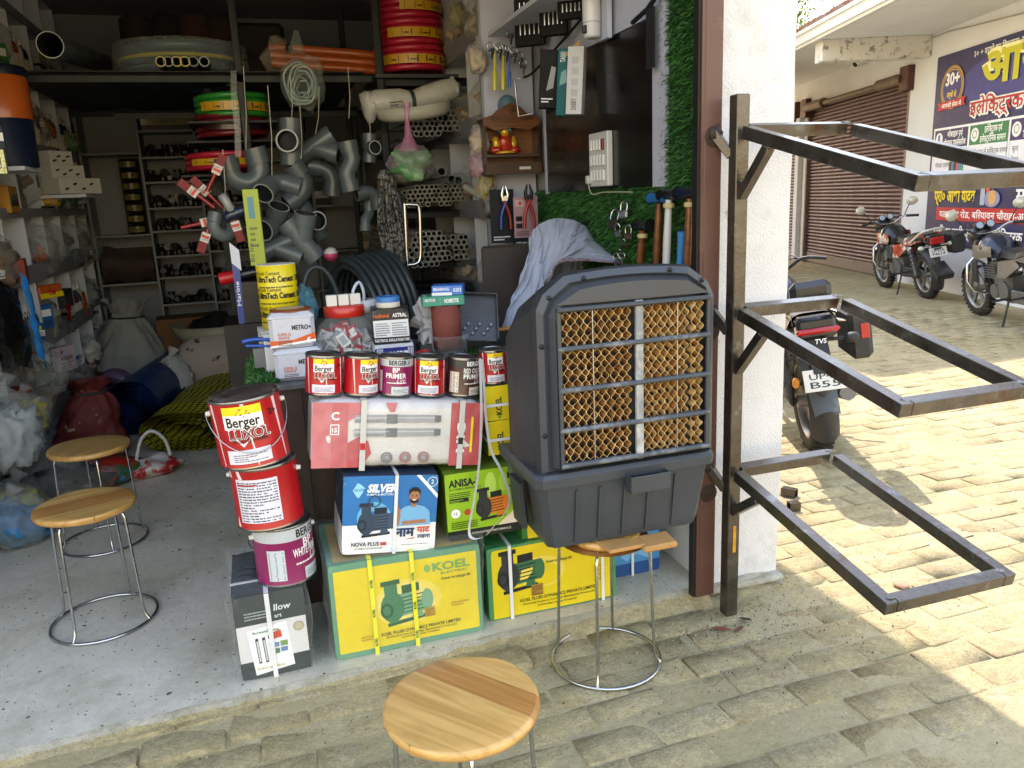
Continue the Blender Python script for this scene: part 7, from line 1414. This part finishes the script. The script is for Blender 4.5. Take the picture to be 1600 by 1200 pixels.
# blue clamp at the counter end
q=P0(405,525,3.0); t=thing('hand_clamp','blue plastic hand tool sticking out over the turf strip','tool',(q.x,2.96,CZ0+.03)); b=MB(); b.tube(cat([(-.06,0,.10),(-.02,0,.105),(.03,0,.10),(.07,0,.085)],4),[.008]*13,8); b.tube(cat([(-.05,0,.085),(0,0,.08),(.05,0,.075)],4),.006,8); b.build('grip',mat('#1f4fae',.35,0,.05,coat=.3),t); b=MB(); b.box((.01,.01,.035),(.075,.02,.07)); b.build('plate',mat('#6a7078',.4,.3),t)
polybag('blue_bag','teal plastic packet behind the yellow printed roll',tuple(P0(478,490,3.2)-V((0,0,.06))),(.045,.04,.085),mat('#2b7f95',.5,0,.15,12,.5,30),'#6fb0c0',61,0,op=.3,knot=False)
# white cement pack behind the lower tin
q=P0(428,570,2.95); goodsbox('tall white paper packet standing behind the square tins',(q.x-.0,2.985,CZ0),(.06,.05,.15),mat('#d0d2d2',.6,0,.05,7),R(10))
# ---- cloth draped over a chair beside the cooler
rg=[(826,372,3.25),(840,352,3.30),(870,341,3.34),(905,348,3.36),(932,374,3.34),(968,405,3.25)]; hm=[(783,515,3.02),(812,516,2.98),(838,500,2.93),(850,438,2.92),(882,409,2.95),(972,412,3.0)]
cl=thing('draped_cloth','white bluish cotton cloth with a patterned border draped beside the cooler','cloth',tuple(at(870,420,Y=3.1)))
rgp=cat([at(a,b_,Y=y) for a,b_,y in rg],20); hmp=cat([at(a,b_,Y=y) for a,b_,y in hm],20); nU=len(rgp)-1
def clf(a,c,o=0):
    i=int(round(a*nU)); p=rgp[i].lerp(hmp[i],c); bul=sin(PI*min(1,c*1.25))*.05
    f=.05*noise.noise(V((a*10,c*2.0,3)))*(.4+c)+.045*abs(noise.noise(V((a*13+c*5+2*noise.noise(V((a*3,c*3,1))),c*2.2,8))))+.012*noise.noise(V((a*30,c*9,2)))
    return p+V((0,-bul-f-o,.02*sin(PI*c)*(1-a)))-cl.location
CLM=mat('#a3abbd',.85,0,.05,5,.25,180,sh=.2,key='cotton_cloth')
b=MB(); b.grid(lambda a,c:clf(a,c),nU,36); b.grid(lambda a,c:(lambda p:p+V((.03*c,.10*c+.06*c*c,-.28*c)))(V(clf(a,0))),nU,8); b.build('cloth',CLM,cl)
b=MB(); b.grid(lambda a,c:clf(.40+.60*a,.885+.085*c,.0025),nU,2); b.build('border',mat('#b98f92',.8,0,.35,90,key='woven_border',stain=[('#3a2226',60,.56,.6,.8)]),cl)
b=MB(); b.grid(lambda a,c:clf(.40+.60*a,.865+.018*c,.0028),nU,1); b.grid(lambda a,c:clf(.40+.60*a,.972+.016*c,.0028),nU,1); b.build('border_stripe',mat('#3a2a2e',.8,0,.4,120),cl)
chr_=thing('plastic_chair','dark plastic chair hidden under the draped cloth','chair',(1.12,3.48,.05)); PC=mat('#3a3330',.5)
b=MB(); b.box((0,0,.42),(.42,.10,.03)); b.build('seat',PC,chr_); b=MB(); b.box((-.0,.02,.93),(.30,.03,.62),0,None,.012); b.build('backrest',PC,chr_)
for sx_ in(-1,1):
    b=MB(); b.box((sx_*.19,.0,.2),(.035,.035,.4)); b.build('leg',PC,chr_)
# ------------------------------------------------------------------ the right inner wall
RX=1.455
turf('wall_turf','green artificial grass covering the wall between the jamb and the black board',[((RX,2.66,.85),(0,-.29,0),(0,0,2.15)),((RX,4.06,.85),(0,-1.40,0),(0,0,.68))],14000,.034,9)
t=thing('black_board','glossy black wall panel with white edges on the shop side wall','panel',(RX,3.3,1.52)); b=MB(); b.box((-.012,-.02,.29),(.02,1.12,.585)); b.build('panel',mat('#0d0c0d',.22,0,.1,3,key='black_laminate'),t)
WPV=mat('#aeb2c4',.5,0,.04,3,key='white_panel')
b=MB(); b.box((-.012,-.625,.62),(.022,.085,1.25)); b.build('edge_panel',WPV,t); b=MB(); b.box((-.012,-.02,.94),(.018,1.12,.70)); b.build('upper_panel',WPV,t); b=MB(); b.box((-.013,.555,.29),(.026,.025,.60)); b.build('trim',WPV,t)
# switchboard
t=thing('switch_board','white switchboard with rows of rocker switches on the black panel','switchboard',(RX-.022,3.158,1.53)); b=MB(); b.box((-.012,0,.11),(.026,.19,.22),0,None,.004); b.build('plate',mat('#c9cac6',.4),t)
for r_ in range(3):
    for k in range(5): b=MB(); b.box((-.028,.065-.030*k,.045+.062*r_),(.010,.022,.045),0,T((0,0,0),(0,0,0)),.003); b.build('switch',mat('#d8d8d4',.35) if not(r_==2 and k==4) else mat('#7d1f24',.4),t)
b=MB(); b.box((-.034,.075,.03),(.03,.025,.035),0,None,.004); b.build('plug',mat('#b9b9b4',.4),t)
b=MB(); b.tube(cat([(-.04,.075,.02),(-.03,.06,-.03),(-.02,-.05,-.025),(-.015,-.3,-.03)],6),.003,6); b.build('flex',mat('#a8a892',.5),t)
# end panel with hooks facing the street
t=thing('end_panel','white hook panel facing the street at the end of the wall shelf','panel',(1.31,4.06,0)); b=MB(); b.box((0,0,1.75),(.27,.02,1.95)); b.build('board',WPV,t); b=MB(); b.box((-.137,.0,1.75),(.012,.026,1.95)); b.build('trim',LIPM,t)
# wall shelf behind it
t=thing('wall_shelf','white shelf of bins with cream fittings beside the pipe bundles','shelf',(1.35,5,0)); rs=t
RZ=[.50,.92,1.40,1.86,2.32,2.76]; RYs=[4.10,4.62,5.15,5.7]
for y in RYs: b=MB(); b.box((.0,y-5,1.7),(.20,.016,2.6)); b.build('divider',LAM,t)
for z in RZ:
    b=MB(); b.box((.0,-.1,z),(.196,1.6,.014)); b.build('shelf_board',LAM,t); b=MB(); b.box((-.105,-.1,z+.045),(.012,1.6,.10)); b.build('lip',LIPM,t)
CRM=mat('#b59a78',.5,0,.2,16,key='cream_fitting',stain=[('#8a4a35',9,.62,.66,.8)])
for i,z in enumerate(RZ[:-1]):
    for k in range(3):
        polybag('fittings_bag','clear bag of cream pipe fittings, %s bin of tier %s beside the pipes'%(ORD[k],ORD[i]),(1.27,RYs[k]+.26,z+.01),(.085,.15,.13),CRM,'#d8cfc0',100+i*5+k,9,group='bags of cream fittings in the wall shelf',op=.10,knot=i%2==0)
for px,py,c,lab in ((748,255,'#9a6d7d','pink bag hanging over the lip below the shrine'),(760,290,'#8a7a1c','yellow packet hanging under the shrine'),(750,218,'#b09a7c','bag with a cream pipe end poking out beside the shrine'),(772,320,'#2a2a2c','dark round brush hanging left of the pliers'),(745,90,'#b0a088','cream packet with an orange mark hanging under the shelf edge'),(715,20,'#8d8a40','bag of yellow green fittings high above the hook panel')):
    q=at(px,py,Y=4.0 if px>720 else 4.6); polybag('hanging_bag',lab,(q.x,q.y,q.z-.08),(.055,.04,.075),mat(c,.5,0,.2,12,.4,25,coat=.2),'#d5cdc8',int(px),0,op=.18)
q0=at(727,292,Y=4.3); b=MB(); b.cyl(q0,at(762,312,Y=4.05),.017,n=12); tag(b.build('cream_pipe',PVCL),'short cream pipe lying on the shelf lip under the shrine','pipe')
# shrine
WD=wood('#7a4a22','#54300f','shrine_wood',20,.4); WD2=wood('#4a2a15','#2f190b','shrine_wood_dark',20,.4)
sx0,sz0=at(758,268,Y=3.93),at(845,268,Y=3.93); wS=sz0.x-sx0.x; t=thing('wall_shrine','little carved wooden wall shrine with a bright coloured idol','shrine',((sx0.x+sz0.x)/2,3.93,sx0.z-.01))
hS=at(800,160,Y=3.95).z-sx0.z
b=MB(); b.prism([(-wS/2,0),(wS/2,0),(wS/2,hS*.78),(wS*.28,hS*.84),(wS*.14,hS*.95),(0,hS),(-wS*.14,hS*.95),(-wS*.28,hS*.84),(-wS/2,hS*.78)],.016,0,T((0,.10,0),(R(90),0,0))); b.build('back_board',WD,t)
b=MB(); b.prism([(-wS/2,hS*.70),(-wS*.30,hS*.62),(0,hS*.66),(wS*.30,hS*.62),(wS/2,hS*.70),(wS/2,hS*.80),(wS*.28,hS*.86),(wS*.14,hS*.97),(0,hS*1.02),(-wS*.14,hS*.97),(-wS*.28,hS*.86),(-wS/2,hS*.80)],.012,0,T((0,.0,0),(R(90),0,0))); b.build('arch',WD,t)
for s in(-1,1): b=MB(); b.box((s*wS*.48,.05,hS*.40),(.014,.11,hS*.80)); b.build('side',WD2,t)
b=MB(); b.box((0,.045,hS*.25),(wS*.96,.13,.012)); b.build('shelf',WD2,t); b=MB(); b.box((0,.04,.0),(wS*1.06,.15,.014)); b.build('base',WD2,t)
b=MB(); b.box((.0,-.025,hS*.08),(wS*1.0,.010,hS*.12)); b.build('drawer',WD2,t); b=MB(); b.box((wS*.18,-.033,hS*.06),(.06,.004,.014)); b.build('name_tag',mat('#c4c2b8',.5),t)
p=Print((-wS/2,-.0125,hS*.70)); p.text('शुभ',wS*.14,hS*.06,.022,ink('#2a1608'),al='l'); p.text('लाभ',wS*.70,hS*.06,.022,ink('#2a1608')); p.text('ॐ',wS*.46,hS*.16,.03,ink('#2a1608')); p.build('lettering',t)
idl=thing('idol','small glossy red gold and blue seated idol in the shrine','idol',(t.location.x-.03,3.96,t.location.z+hS*.25+.012)); g_i=[mat(c,.2,.2,.25,60,coat=.6,key='painted_clay') for c in ('#b3301c','#c9961e','#2a86a8','#a81f50')]
b=MB(); b.blob((0,0,.05),(.035,.028,.05),.25,2,16); b.build('body',g_i[0],idl); b=MB(); b.blob((0,-.01,.105),(.024,.022,.024),.1,3,12); b.build('head',g_i[1],idl); b=MB(); b.lathe([(0,.15),(.010,.135),(.02,.12),(.022,.115)],12); b.build('crown',g_i[3],idl)
for s in(-1,1):
    b=MB(); b.blob((s*.045,0,.05),(.022,.02,.032),.3,5+s,12); b.build('arm',g_i[1],idl); b=MB(); b.blob((s*.028,-.004,.12),(.016,.010,.016),.2,7,10); b.build('ear',g_i[2],idl); b=MB(); b.blob((s*.05,-.01,.018),(.03,.025,.018),.3,9+s,12); b.build('cushion',g_i[0],idl)
b=MB(); b.lathe([(0,0),(.06,0),(.055,.012),(0,.014)],20); b.build('base',g_i[1],idl)
q=at(795,160,Y=4.0); tag(MB().blob((0,0,0),(.05,.045,.05),0,1,18).build('ball',mat('#4d6f80',.6,0,.06,7),None,T(tuple(q+V((0,.03,-.01))))),'dull blue ball on top of the wooden shrine','ball')
# tools on the hook panel
def hangtool(lab,px,py0,py1,Y,m,r,head,name='hand_tool'):
    a=at(px,py0,Y=Y); c=at(px,py1,Y=Y); t=thing(name,lab,'tool',tuple(a)); b=MB(); d=c-a; b.tube([(0,0,0),d*.45,d*.55,d],[r*.5,r*.5,r,r],8); b.build('handle',m,t); b=MB(); head(b); b.build('head',CHROME,t); return t
ring_=lambda b: b.tube([(.016*cos(2*PI*i/14),0,.012+.016*sin(2*PI*i/14)) for i in range(14)],.005,6,closed=True)
YW=mat('#c9bd18',.35,0,.05,coat=.3,key='yellow_grip'); BLW=mat('#1f5fb5',.35,0,.05,coat=.3)
hangtool('yellow handled tool hanging at the upper hook panel, nearer the pipes',773,82,142,3.95,YW,.012,ring_); hangtool('second yellow handled tool on the upper hook panel',786,80,141,3.95,YW,.012,ring_); hangtool('blue handled tool beside the two yellow ones',796,88,136,3.95,BLW,.009,ring_)
for k,(px,py) in enumerate(((767,72),(780,74),(790,78),(803,80),(812,88),(797,50),(817,98))):
    q=at(px,py,Y=3.94); t=thing('key_ring','%s bunch of shiny keys and rings on the hook panel'%ORD[k],'keys',tuple(q),(0,0,0),'bunches of keys on the hook panel'); b=MB(); b.tube([(.018*cos(2*PI*i/16),0,.018*sin(2*PI*i/16)) for i in range(16)],.003,6,closed=True); b.build('ring',CHROME,t)
    for j in range(3): b=MB(); b.box((.012*(j-1),-.004*j,-.035),(.008,.002,.045)); b.cyl((.012*(j-1),-.004*j-.001,-.016),(.012*(j-1),-.004*j+.001,-.016),.009,n=10); b.build('key',CHROME,t,T((0,0,0),(0,.3*(j-1),.2*j)))
def pliers(lab,px,py,Y,c1,c2,hd):
    q=at(px,py,Y=Y); t=thing('pliers',lab,'pliers',tuple(q),(0,0,R(-6)),'pliers hung on cards'); 
    for s,cc in ((-1,c1),(1,c2)): b=MB(); b.tube(cat([(-s*.010,0,-.01),(s*.006,0,-.04),(s*.022,0,-.09),(s*.026,0,-.155)],5),.0085,8); b.build('handle',mat(cc,.4,0,.05,coat=.2),t); b=MB(); b.tube([(s*.010,0,-.012),(s*.016,0,.02),(s*.006,0,.062)],[.010,.010,.004],8); b.build('jaw',hd,t)
    b=MB(); b.cyl((0,-.012,0),(0,.012,0),.013,n=12); b.build('pivot',hd,t); return t
pliers('blue and red handled pliers with steel jaws hung on the hook panel',789,310,3.92,'#23408f','#8a1c22',CHROME); pliers('red handled cutters with black jaws beside the steel pliers',826,308,3.80,'#a31c22','#8a1018',mat('#17181a',.4,.5))
q=at(812,325,Y=3.86); 
def card(lab,px,py,Y,w_,h_,c,fn,rz=0):
    q=at(px,py,Y=Y); t=thing('tool_card',lab,'card',tuple(q),(0,0,rz)); b=MB(); b.box((0,0,0),(w_,.004,h_),0,None,.001); b.build('card',mat(c,.6,0,.06,8,spec=.25),t); p=Print((-w_/2,-.002,-h_/2)); fn(p,w_,h_); p.build('print',t); return t
card('black plastic card behind the steel jawed pliers',785,338,3.96,.13,.27,'#26282c',lambda p,w,h:(p.lines(w*.1,h*.05,w*.7,h*.1,2,W2,3)))
card('pink and red printed card behind the red cutters',822,345,3.86,.13,.24,'#a8868e',lambda p,w,h:(p.rect(w*.06,h*.80,w*.4,h*.14,ink('#c4a5ac')),p.poly([(w*.2,h*.87),(w*.27,h*.92),(w*.34,h*.87),(w*.27,h*.82)],RED),p.rect(w*.08,h*.5,w*.25,h*.1,BLACK),p.rect(w*.08,h*.35,w*.25,h*.1,BLACK),p.rect(0,0,w,h*.15,ink('#c9853a')),p.lines(w*.1,h*.2,w*.5,h*.1,3,ink('#3a2a2c'),4)))
card('black card lettered in white with saw discs below the red cutters',820,393,3.84,.12,.14,'#141517',lambda p,w,h:(p.text('CITY MALL',w*.12,h*.74,h*.12,W2,w=w*.6),p.ring(w*.3,h*.35,w*.14,.008,W2),p.ring(w*.7,h*.35,w*.18,.01,W2),p.rect(w*.1,0,w*.5,h*.08,RED)))
card('white card printed with two red saw discs hanging by the cloth',800,436,3.70,.155,.185,'#c9c9cc',lambda p,w,h:(p.circ(w*.22,h*.85,w*.1,ink('#d9a5a0')),p.circ(w*.22,h*.85,w*.05,RED),p.text('TOYO TOOLS',w*.42,h*.8,h*.09,BLACK,w=w*.5,bold=.02),p.circ(w*.5,h*.42,w*.17,ink('#a8301c')),p.circ(w*.75,h*.5,w*.2,ink('#a8301c')),p.circ(w*.5,h*.42,w*.03,WHITE),p.circ(w*.75,h*.5,w*.03,WHITE),p.rect(w*.1,h*.38,w*.12,h*.12,BLACK),p.lines(w*.08,h*.06,w*.6,h*.14,3,BLACK,4)))
card('dark grey plastic back of the saw disc card',792,452,3.74,.17,.22,'#3a3d42',lambda p,w,h:p.lines(w*.1,h*.05,w*.6,h*.06,1,W2,3))
q=at(787,405,Y=3.72); b=MB(); b.lathe([(0,0),(.06,0),(.062,.012),(.03,.02),(0,.024)],24,X=T(tuple(q),(R(80),0,0))); tag(b.build('wheel_disc',mat('#1d1e20',.4,.2)),'black disc with a yellow centre hanging above the saw disc card','disc'); b=MB(); b.lathe([(0,.030),(.03,.028),(.032,.02)],16,X=T(tuple(q),(R(80),0,0))); b.build('yellow_centre',mat('#b5a81c',.4),bpy.data.objects['wheel_disc'])
# tool set cases and white cylinder heater under the top shelf
b=MB(); b.box((1.33,3.45,2.30),(.23,1.25,.02)); tag(b.build('upper_shelf',LAM),'white top ledge above the hanging tool sets','shelf')
for k,(px,py,Y,w_,h_) in enumerate(((828,30,3.75,.15,.24),(865,15,3.5,.13,.22),(893,3,3.3,.12,.14))):
    q=at(px,py,Y=Y); t=thing('tool_set','black blister tool set with chrome sockets, %s along the ledge'%ORD[k],'tool set',(q.x,Y,q.z),(0,0,R(-35)),'black tool sets under the ledge'); b=MB(); b.box((0,0,0),(w_,.02,h_),0,None,.006); b.build('case',mat('#0b0c0d',.6,0,.1,6,spec=.2),t)
    for j in range(10): b=MB(); x=-w_*.3+(j%5)*w_*.15; z=h_*.18-(j//5)*h_*.35; b.cyl((x,-.012,z-h_*.12),(x,-.012,z+h_*.12),.0055,n=8); b.build('socket',CHROME,t)
q=at(928,35,X=1.37); t=thing('water_heater','slim white cylinder heater hanging at the top of the side wall','heater',(1.36,q.y,at(928,60,X=1.37).z)); b=MB(); b.lathe([(0,0),(.03,.0),(.034,.008),(.036,.05),(.0365,.052),(.0365,.40),(0,.40)],26); b.build('body',mat('#c9cace',.35,0,.03,4,coat=.3),t); b=MB(); b.lathe([(.0372,.055),(.0372,.058)],26); b.build('seam',GREY,t); b=MB(); b.box((-.035,-.01,.03),(.016,.02,.03),0,None,.003); b.build('knob',BLACK,t); b=MB(); b.box((.045,-.02,.20),(.02,.10,.42)); b.build('mounting_board',WPV,t)
# hanging wire hook and the three boxed products
t=thing('wire_rack','bent black wire hook rack on the side wall below the ledge','hook',(1.40,3.62,2.12)); b=MB(); b.tube(cat([(0,-.35,.10),(-.02,-.1,.03),(-.05,.15,-.04),(-.09,.17,-.06)],5),.006,6); b.build('rail',mat('#1d2126',.4,.5),t); b=MB(); b.tube([(-.09,.17,-.06),(-.14,.17,-.07),(-.13,.16,-.24),(-.07,.12,-.23)],.004,6); b.build('hook',CHROME,t)
for k,(px,py,c,lab,w_,h_,rz) in enumerate(((858,125,'#0a0b0c','black boxed tool hanging under the wire rack, nearest the shrine',.10,.24,R(-20)),(878,130,'#155a5f','teal boxed tool between the black and white boxes',.055,.27,R(-30)),(897,127,'#c4c5c9','white boxed tool with line drawings, before the black board',.07,.27,R(-38)))):
    q=at(px,py,Y=3.40-.06*k); t=goodsbox(lab,(q.x,3.40-.06*k,q.z-h_/2),(w_,.05,h_),mat(c,.6,0,.06,7,spec=.2),rz,[lambda p,w,h:(p.poly([(w*.3,h*.3),(w*.6,h*.35),(w*.7,h*.7),(w*.5,h*.72)],ink('#6a6e74')),p.lines(w*.1,h*.1,w*.5,h*.1,2,W2,3)),lambda p,w,h:(p.poly([(w*.2,h*.45),(w*.8,h*.5),(w*.7,h*.7),(w*.3,h*.65)],ink('#2f7f80')),p.text('TASKI',w*.6,h*.8,w*.4,W2,rot=PI/2,w=h*.15)),lambda p,w,h:([p.rect(w*.3,h*(.75-.16*i),w*.4,h*.10,ink('#9b9da2')) for i in range(4)],p.text('SABBY',w*.65,h*.06,w*.35,BLACK,rot=PI/2,w=h*.18))][k],name='boxed_tool',tilt=R(4))
q=at(897,78,Y=3.26); b=MB(); b.add([(-.03,0,0),(.035,0,.0),(.035,.0,.06),(-.03,0,.012)],[(0,1,2,3)]); tag(b.build('box_flap',CARD,None,T((q.x-.005,3.27,q.z-.02),(0,0,R(-38)))),'open brown flap of the white boxed tool','flap')
# hammers and locks on the turf
def hammer(lab,px,py0,py1,X,hm_,hc,tilt=0,headc='#16181c',tape=True):
    a=at(px,py0,X=X); c=at(px-4,py1,X=X); t=thing('hammer',lab,'hammer',tuple(a),(0,0,0),'hammers hung on the turf'); b=MB(); d=c-a; b.tube([(0,0,0),d*.3,d*.7,d],[.012,.013,.015,.014],10); b.build('handle',hm_,t)
    b=MB(); b.tube([(-.0,.06,.018),(0,.03,.018),(0,-.03,.02),(0,-.06,.02)],[.022,.016,.018,.024],10); b.build('head',mat(headc,.35,.3,.1,9),t)
    if tape: b=MB(); b.lathe([(.019,-.016),(.021,-.008),(.019,0)],10,X=T((0,0,-.012))); b.build('collar',mat('#b5a878',.6),t)
WH=wood('#8a4f28','#5f3216','hammer_wood',18,.35)
hammer('brown handled hammer with a navy head nearest the jamb',1078,310,415,1.40,WH,None,headc='#18233f'); hammer('thinner brown handled hammer with a bright blue head',1030,318,412,1.40,WH,None,headc='#1f6fb5',tape=False); hammer('short brown handled hammer with dark head among the locks',1004,360,410,1.40,WH,None)
hammer('black and white handled hammer between the brown ones',1045,312,412,1.39,mat('#c4c5c6',.4,0,.06),None); b=MB(); a=at(1066,362,X=1.40); c=at(1062,415,X=1.40); b.tube([a,(a+c)/2,c],[.016,.012,.012],10); tag(b.build('blue_chisel',mat('#2a7fc0',.4,0,.06,coat=.2)),'bright blue tool handle hanging between the hammers','tool')
LOCK=mat('#9aa0a4',.25,.9,.1,12,key='padlock_steel')
for k,(px,py,s) in enumerate(((958,350,1.2),(974,335,1.0),(982,370,.9),(966,365,.8),(976,385,.6),(970,398,.5))):
    q=at(px,py,X=1.40); t=thing('padlock','%s shiny padlock of the bunch hanging on the turf'%ORD[k],'padlock',tuple(q),(R(10*k-20),0,R(-60)),'padlocks hung on the turf',s*.8); b=MB(); b.box((0,0,0),(.052,.022,.042),0,None,.008); b.build('body',LOCK if k%2 else mat('#55524a',.3,.8),t); b=MB(); b.tube(cat([(-.018,0,.018),(-.018,0,.05),(0,0,.066),(.018,0,.05),(.018,0,.018)],4),.005,8); b.build('shackle',CHROME,t)
for k,px in enumerate((962,972)):
    q=at(px,400,X=1.395); t=thing('key_ring','%s bunch of keys dangling below the padlocks'%ORD[k],'keys',tuple(q),(0,0,R(-60)),'keys under the padlocks'); b=MB(); b.tube([(.014*cos(2*PI*i/14),0,.014*sin(2*PI*i/14)) for i in range(14)],.0025,6,closed=True); b.build('ring',CHROME,t); b=MB(); b.box((0,0,-.03),(.01,.002,.05)); b.build('key',CHROME,t)
q=at(1012,14,X=1.40); t=thing('wall_bracket','dark metal bracket at the top of the turf strip','bracket',tuple(q)); b=MB(); b.tube([(0,.12,-.02),(0,0,.0),(0,-.12,.05)],.009,8); b.build('arm',mat('#2b2d31',.4,.5),t); b=MB(); b.box((0,-.02,-.10),(.01,.05,.20)); b.build('strip',mat('#2b2d31',.4,.3),t)
# ------------------------------------------------------------------ goods hung along the front of the side wall shelf
rr=random.Random(202); HC=[('#1d5f9a','blue'),('#8a1d1c','red'),('#c9a21c','yellow'),('#1c1d21','black'),('#2f7a3a','green'),('#b9bcc2','silver'),('#d0cbc0','white'),('#a8501c','orange'),('#4a3a2c','brown')]
n=0
for zi in range(1,7):
    for yi in range(1,10):
        if rr.random()<.30: continue
        y=LY[yi]+rr.uniform(.05,.2) if yi<9 else LY[9]-.1; z=LZ[zi]+rr.uniform(.02,.14); c,nm=rr.choice(HC); h=rr.uniform(.10,.19); w_=rr.uniform(.07,.13); k=rr.random()
        where='%s tier, by the %s divider of the side shelf'%(ORD[zi],ORD[yi-1])
        if k<.45:
            t=thing('hanging_packet','%s packet hung %s'%(nm,where),'packet',(SX0+.035,y,z),(0,R(rr.uniform(-8,8)),R(rr.uniform(48,95))),'packets hung along the side shelf')
            b=MB(); b.grid(lambda a,q:((a-.5)*w_*(1-.12*sin(PI*q)),-.014*sin(PI*a)*sin(PI*q)-.004*noise.noise(V((a*6,q*6,n))),q*h),8,8); b.grid(lambda a,q:((.5-a)*w_*(1-.12*sin(PI*q)),.012*sin(PI*a)*sin(PI*q),q*h),5,5); b.build('pouch',mat(c,.3,0,.15,14,.4,30,coat=.4),t)
            p=Print((-w_/2,-.019,0)); p.rect(w_*.2,h*.35,w_*.6,h*.3,WHITE if nm!='white' else RED); p.lines(w_*.25,h*.4,w_*.5,h*.2,2,BLACK,n+1); p.circ(w_*.5,h*.78,w_*.14,YEL if nm!='yellow' else RED); p.build('print',t)
        elif k<.75:
            polybag('shelf_bag','%s filled clear bag bulging %s'%(nm,where),(SX0+.02,y,LZ[zi]+.115 if zi<4 else LZ[zi]+.04),(.075,.10,h*.5),mat(c,.5,0,.3,18,.3,30),'#cfd5d2',n+300,0 if rr.random()<.6 else 7,group='bags bulging from the side shelf',op=.16)
        else:
            goodsbox('%s little box standing %s'%(nm,where),(SX0-.02,y,LZ[zi]+.01 if zi>3 else LZ[zi]+.11),(w_,.06,h*.8),mat(c,.5,0,.08,9,coat=.2),R(rr.uniform(50,95)),lambda p,w,hh:(p.rect(w*.12,hh*.5,w*.76,hh*.3,WHITE if nm not in('white','silver') else RED),p.lines(w*.15,hh*.12,w*.7,hh*.25,3,BLACK if nm!='black' else W2,n)),group='little boxes on the side shelf')
        n+=1
# bowls, tins and bundles on the floor along the shelf foot
for k,(px,py,r_,c,lab) in enumerate(((10,770,(.15,.13,.12),'#2f6f9a','blue printed bag at the very foot of the side shelf'),(40,660,(.12,.12,.10),'#a39a3a','clear bag with a yellow tag on the low shelf lip'),(75,600,(.14,.13,.12),'#6d7262','big clear bag of grey fittings on the second tier lip'),(130,600,(.12,.12,.10),'#3a2a24','dark brown bag by the far end of the low tier'))):
    g_=at(px,py,X=-1.20); polybag('floor_bag',lab,(g_.x,g_.y,.05 if k==0 else g_.z-.05),r_,mat(c,.5,0,.35,10,.4,20),'#c9d0ce',411+k,0 if k!=2 else 10,op=.14,group='bags by the shelf foot')
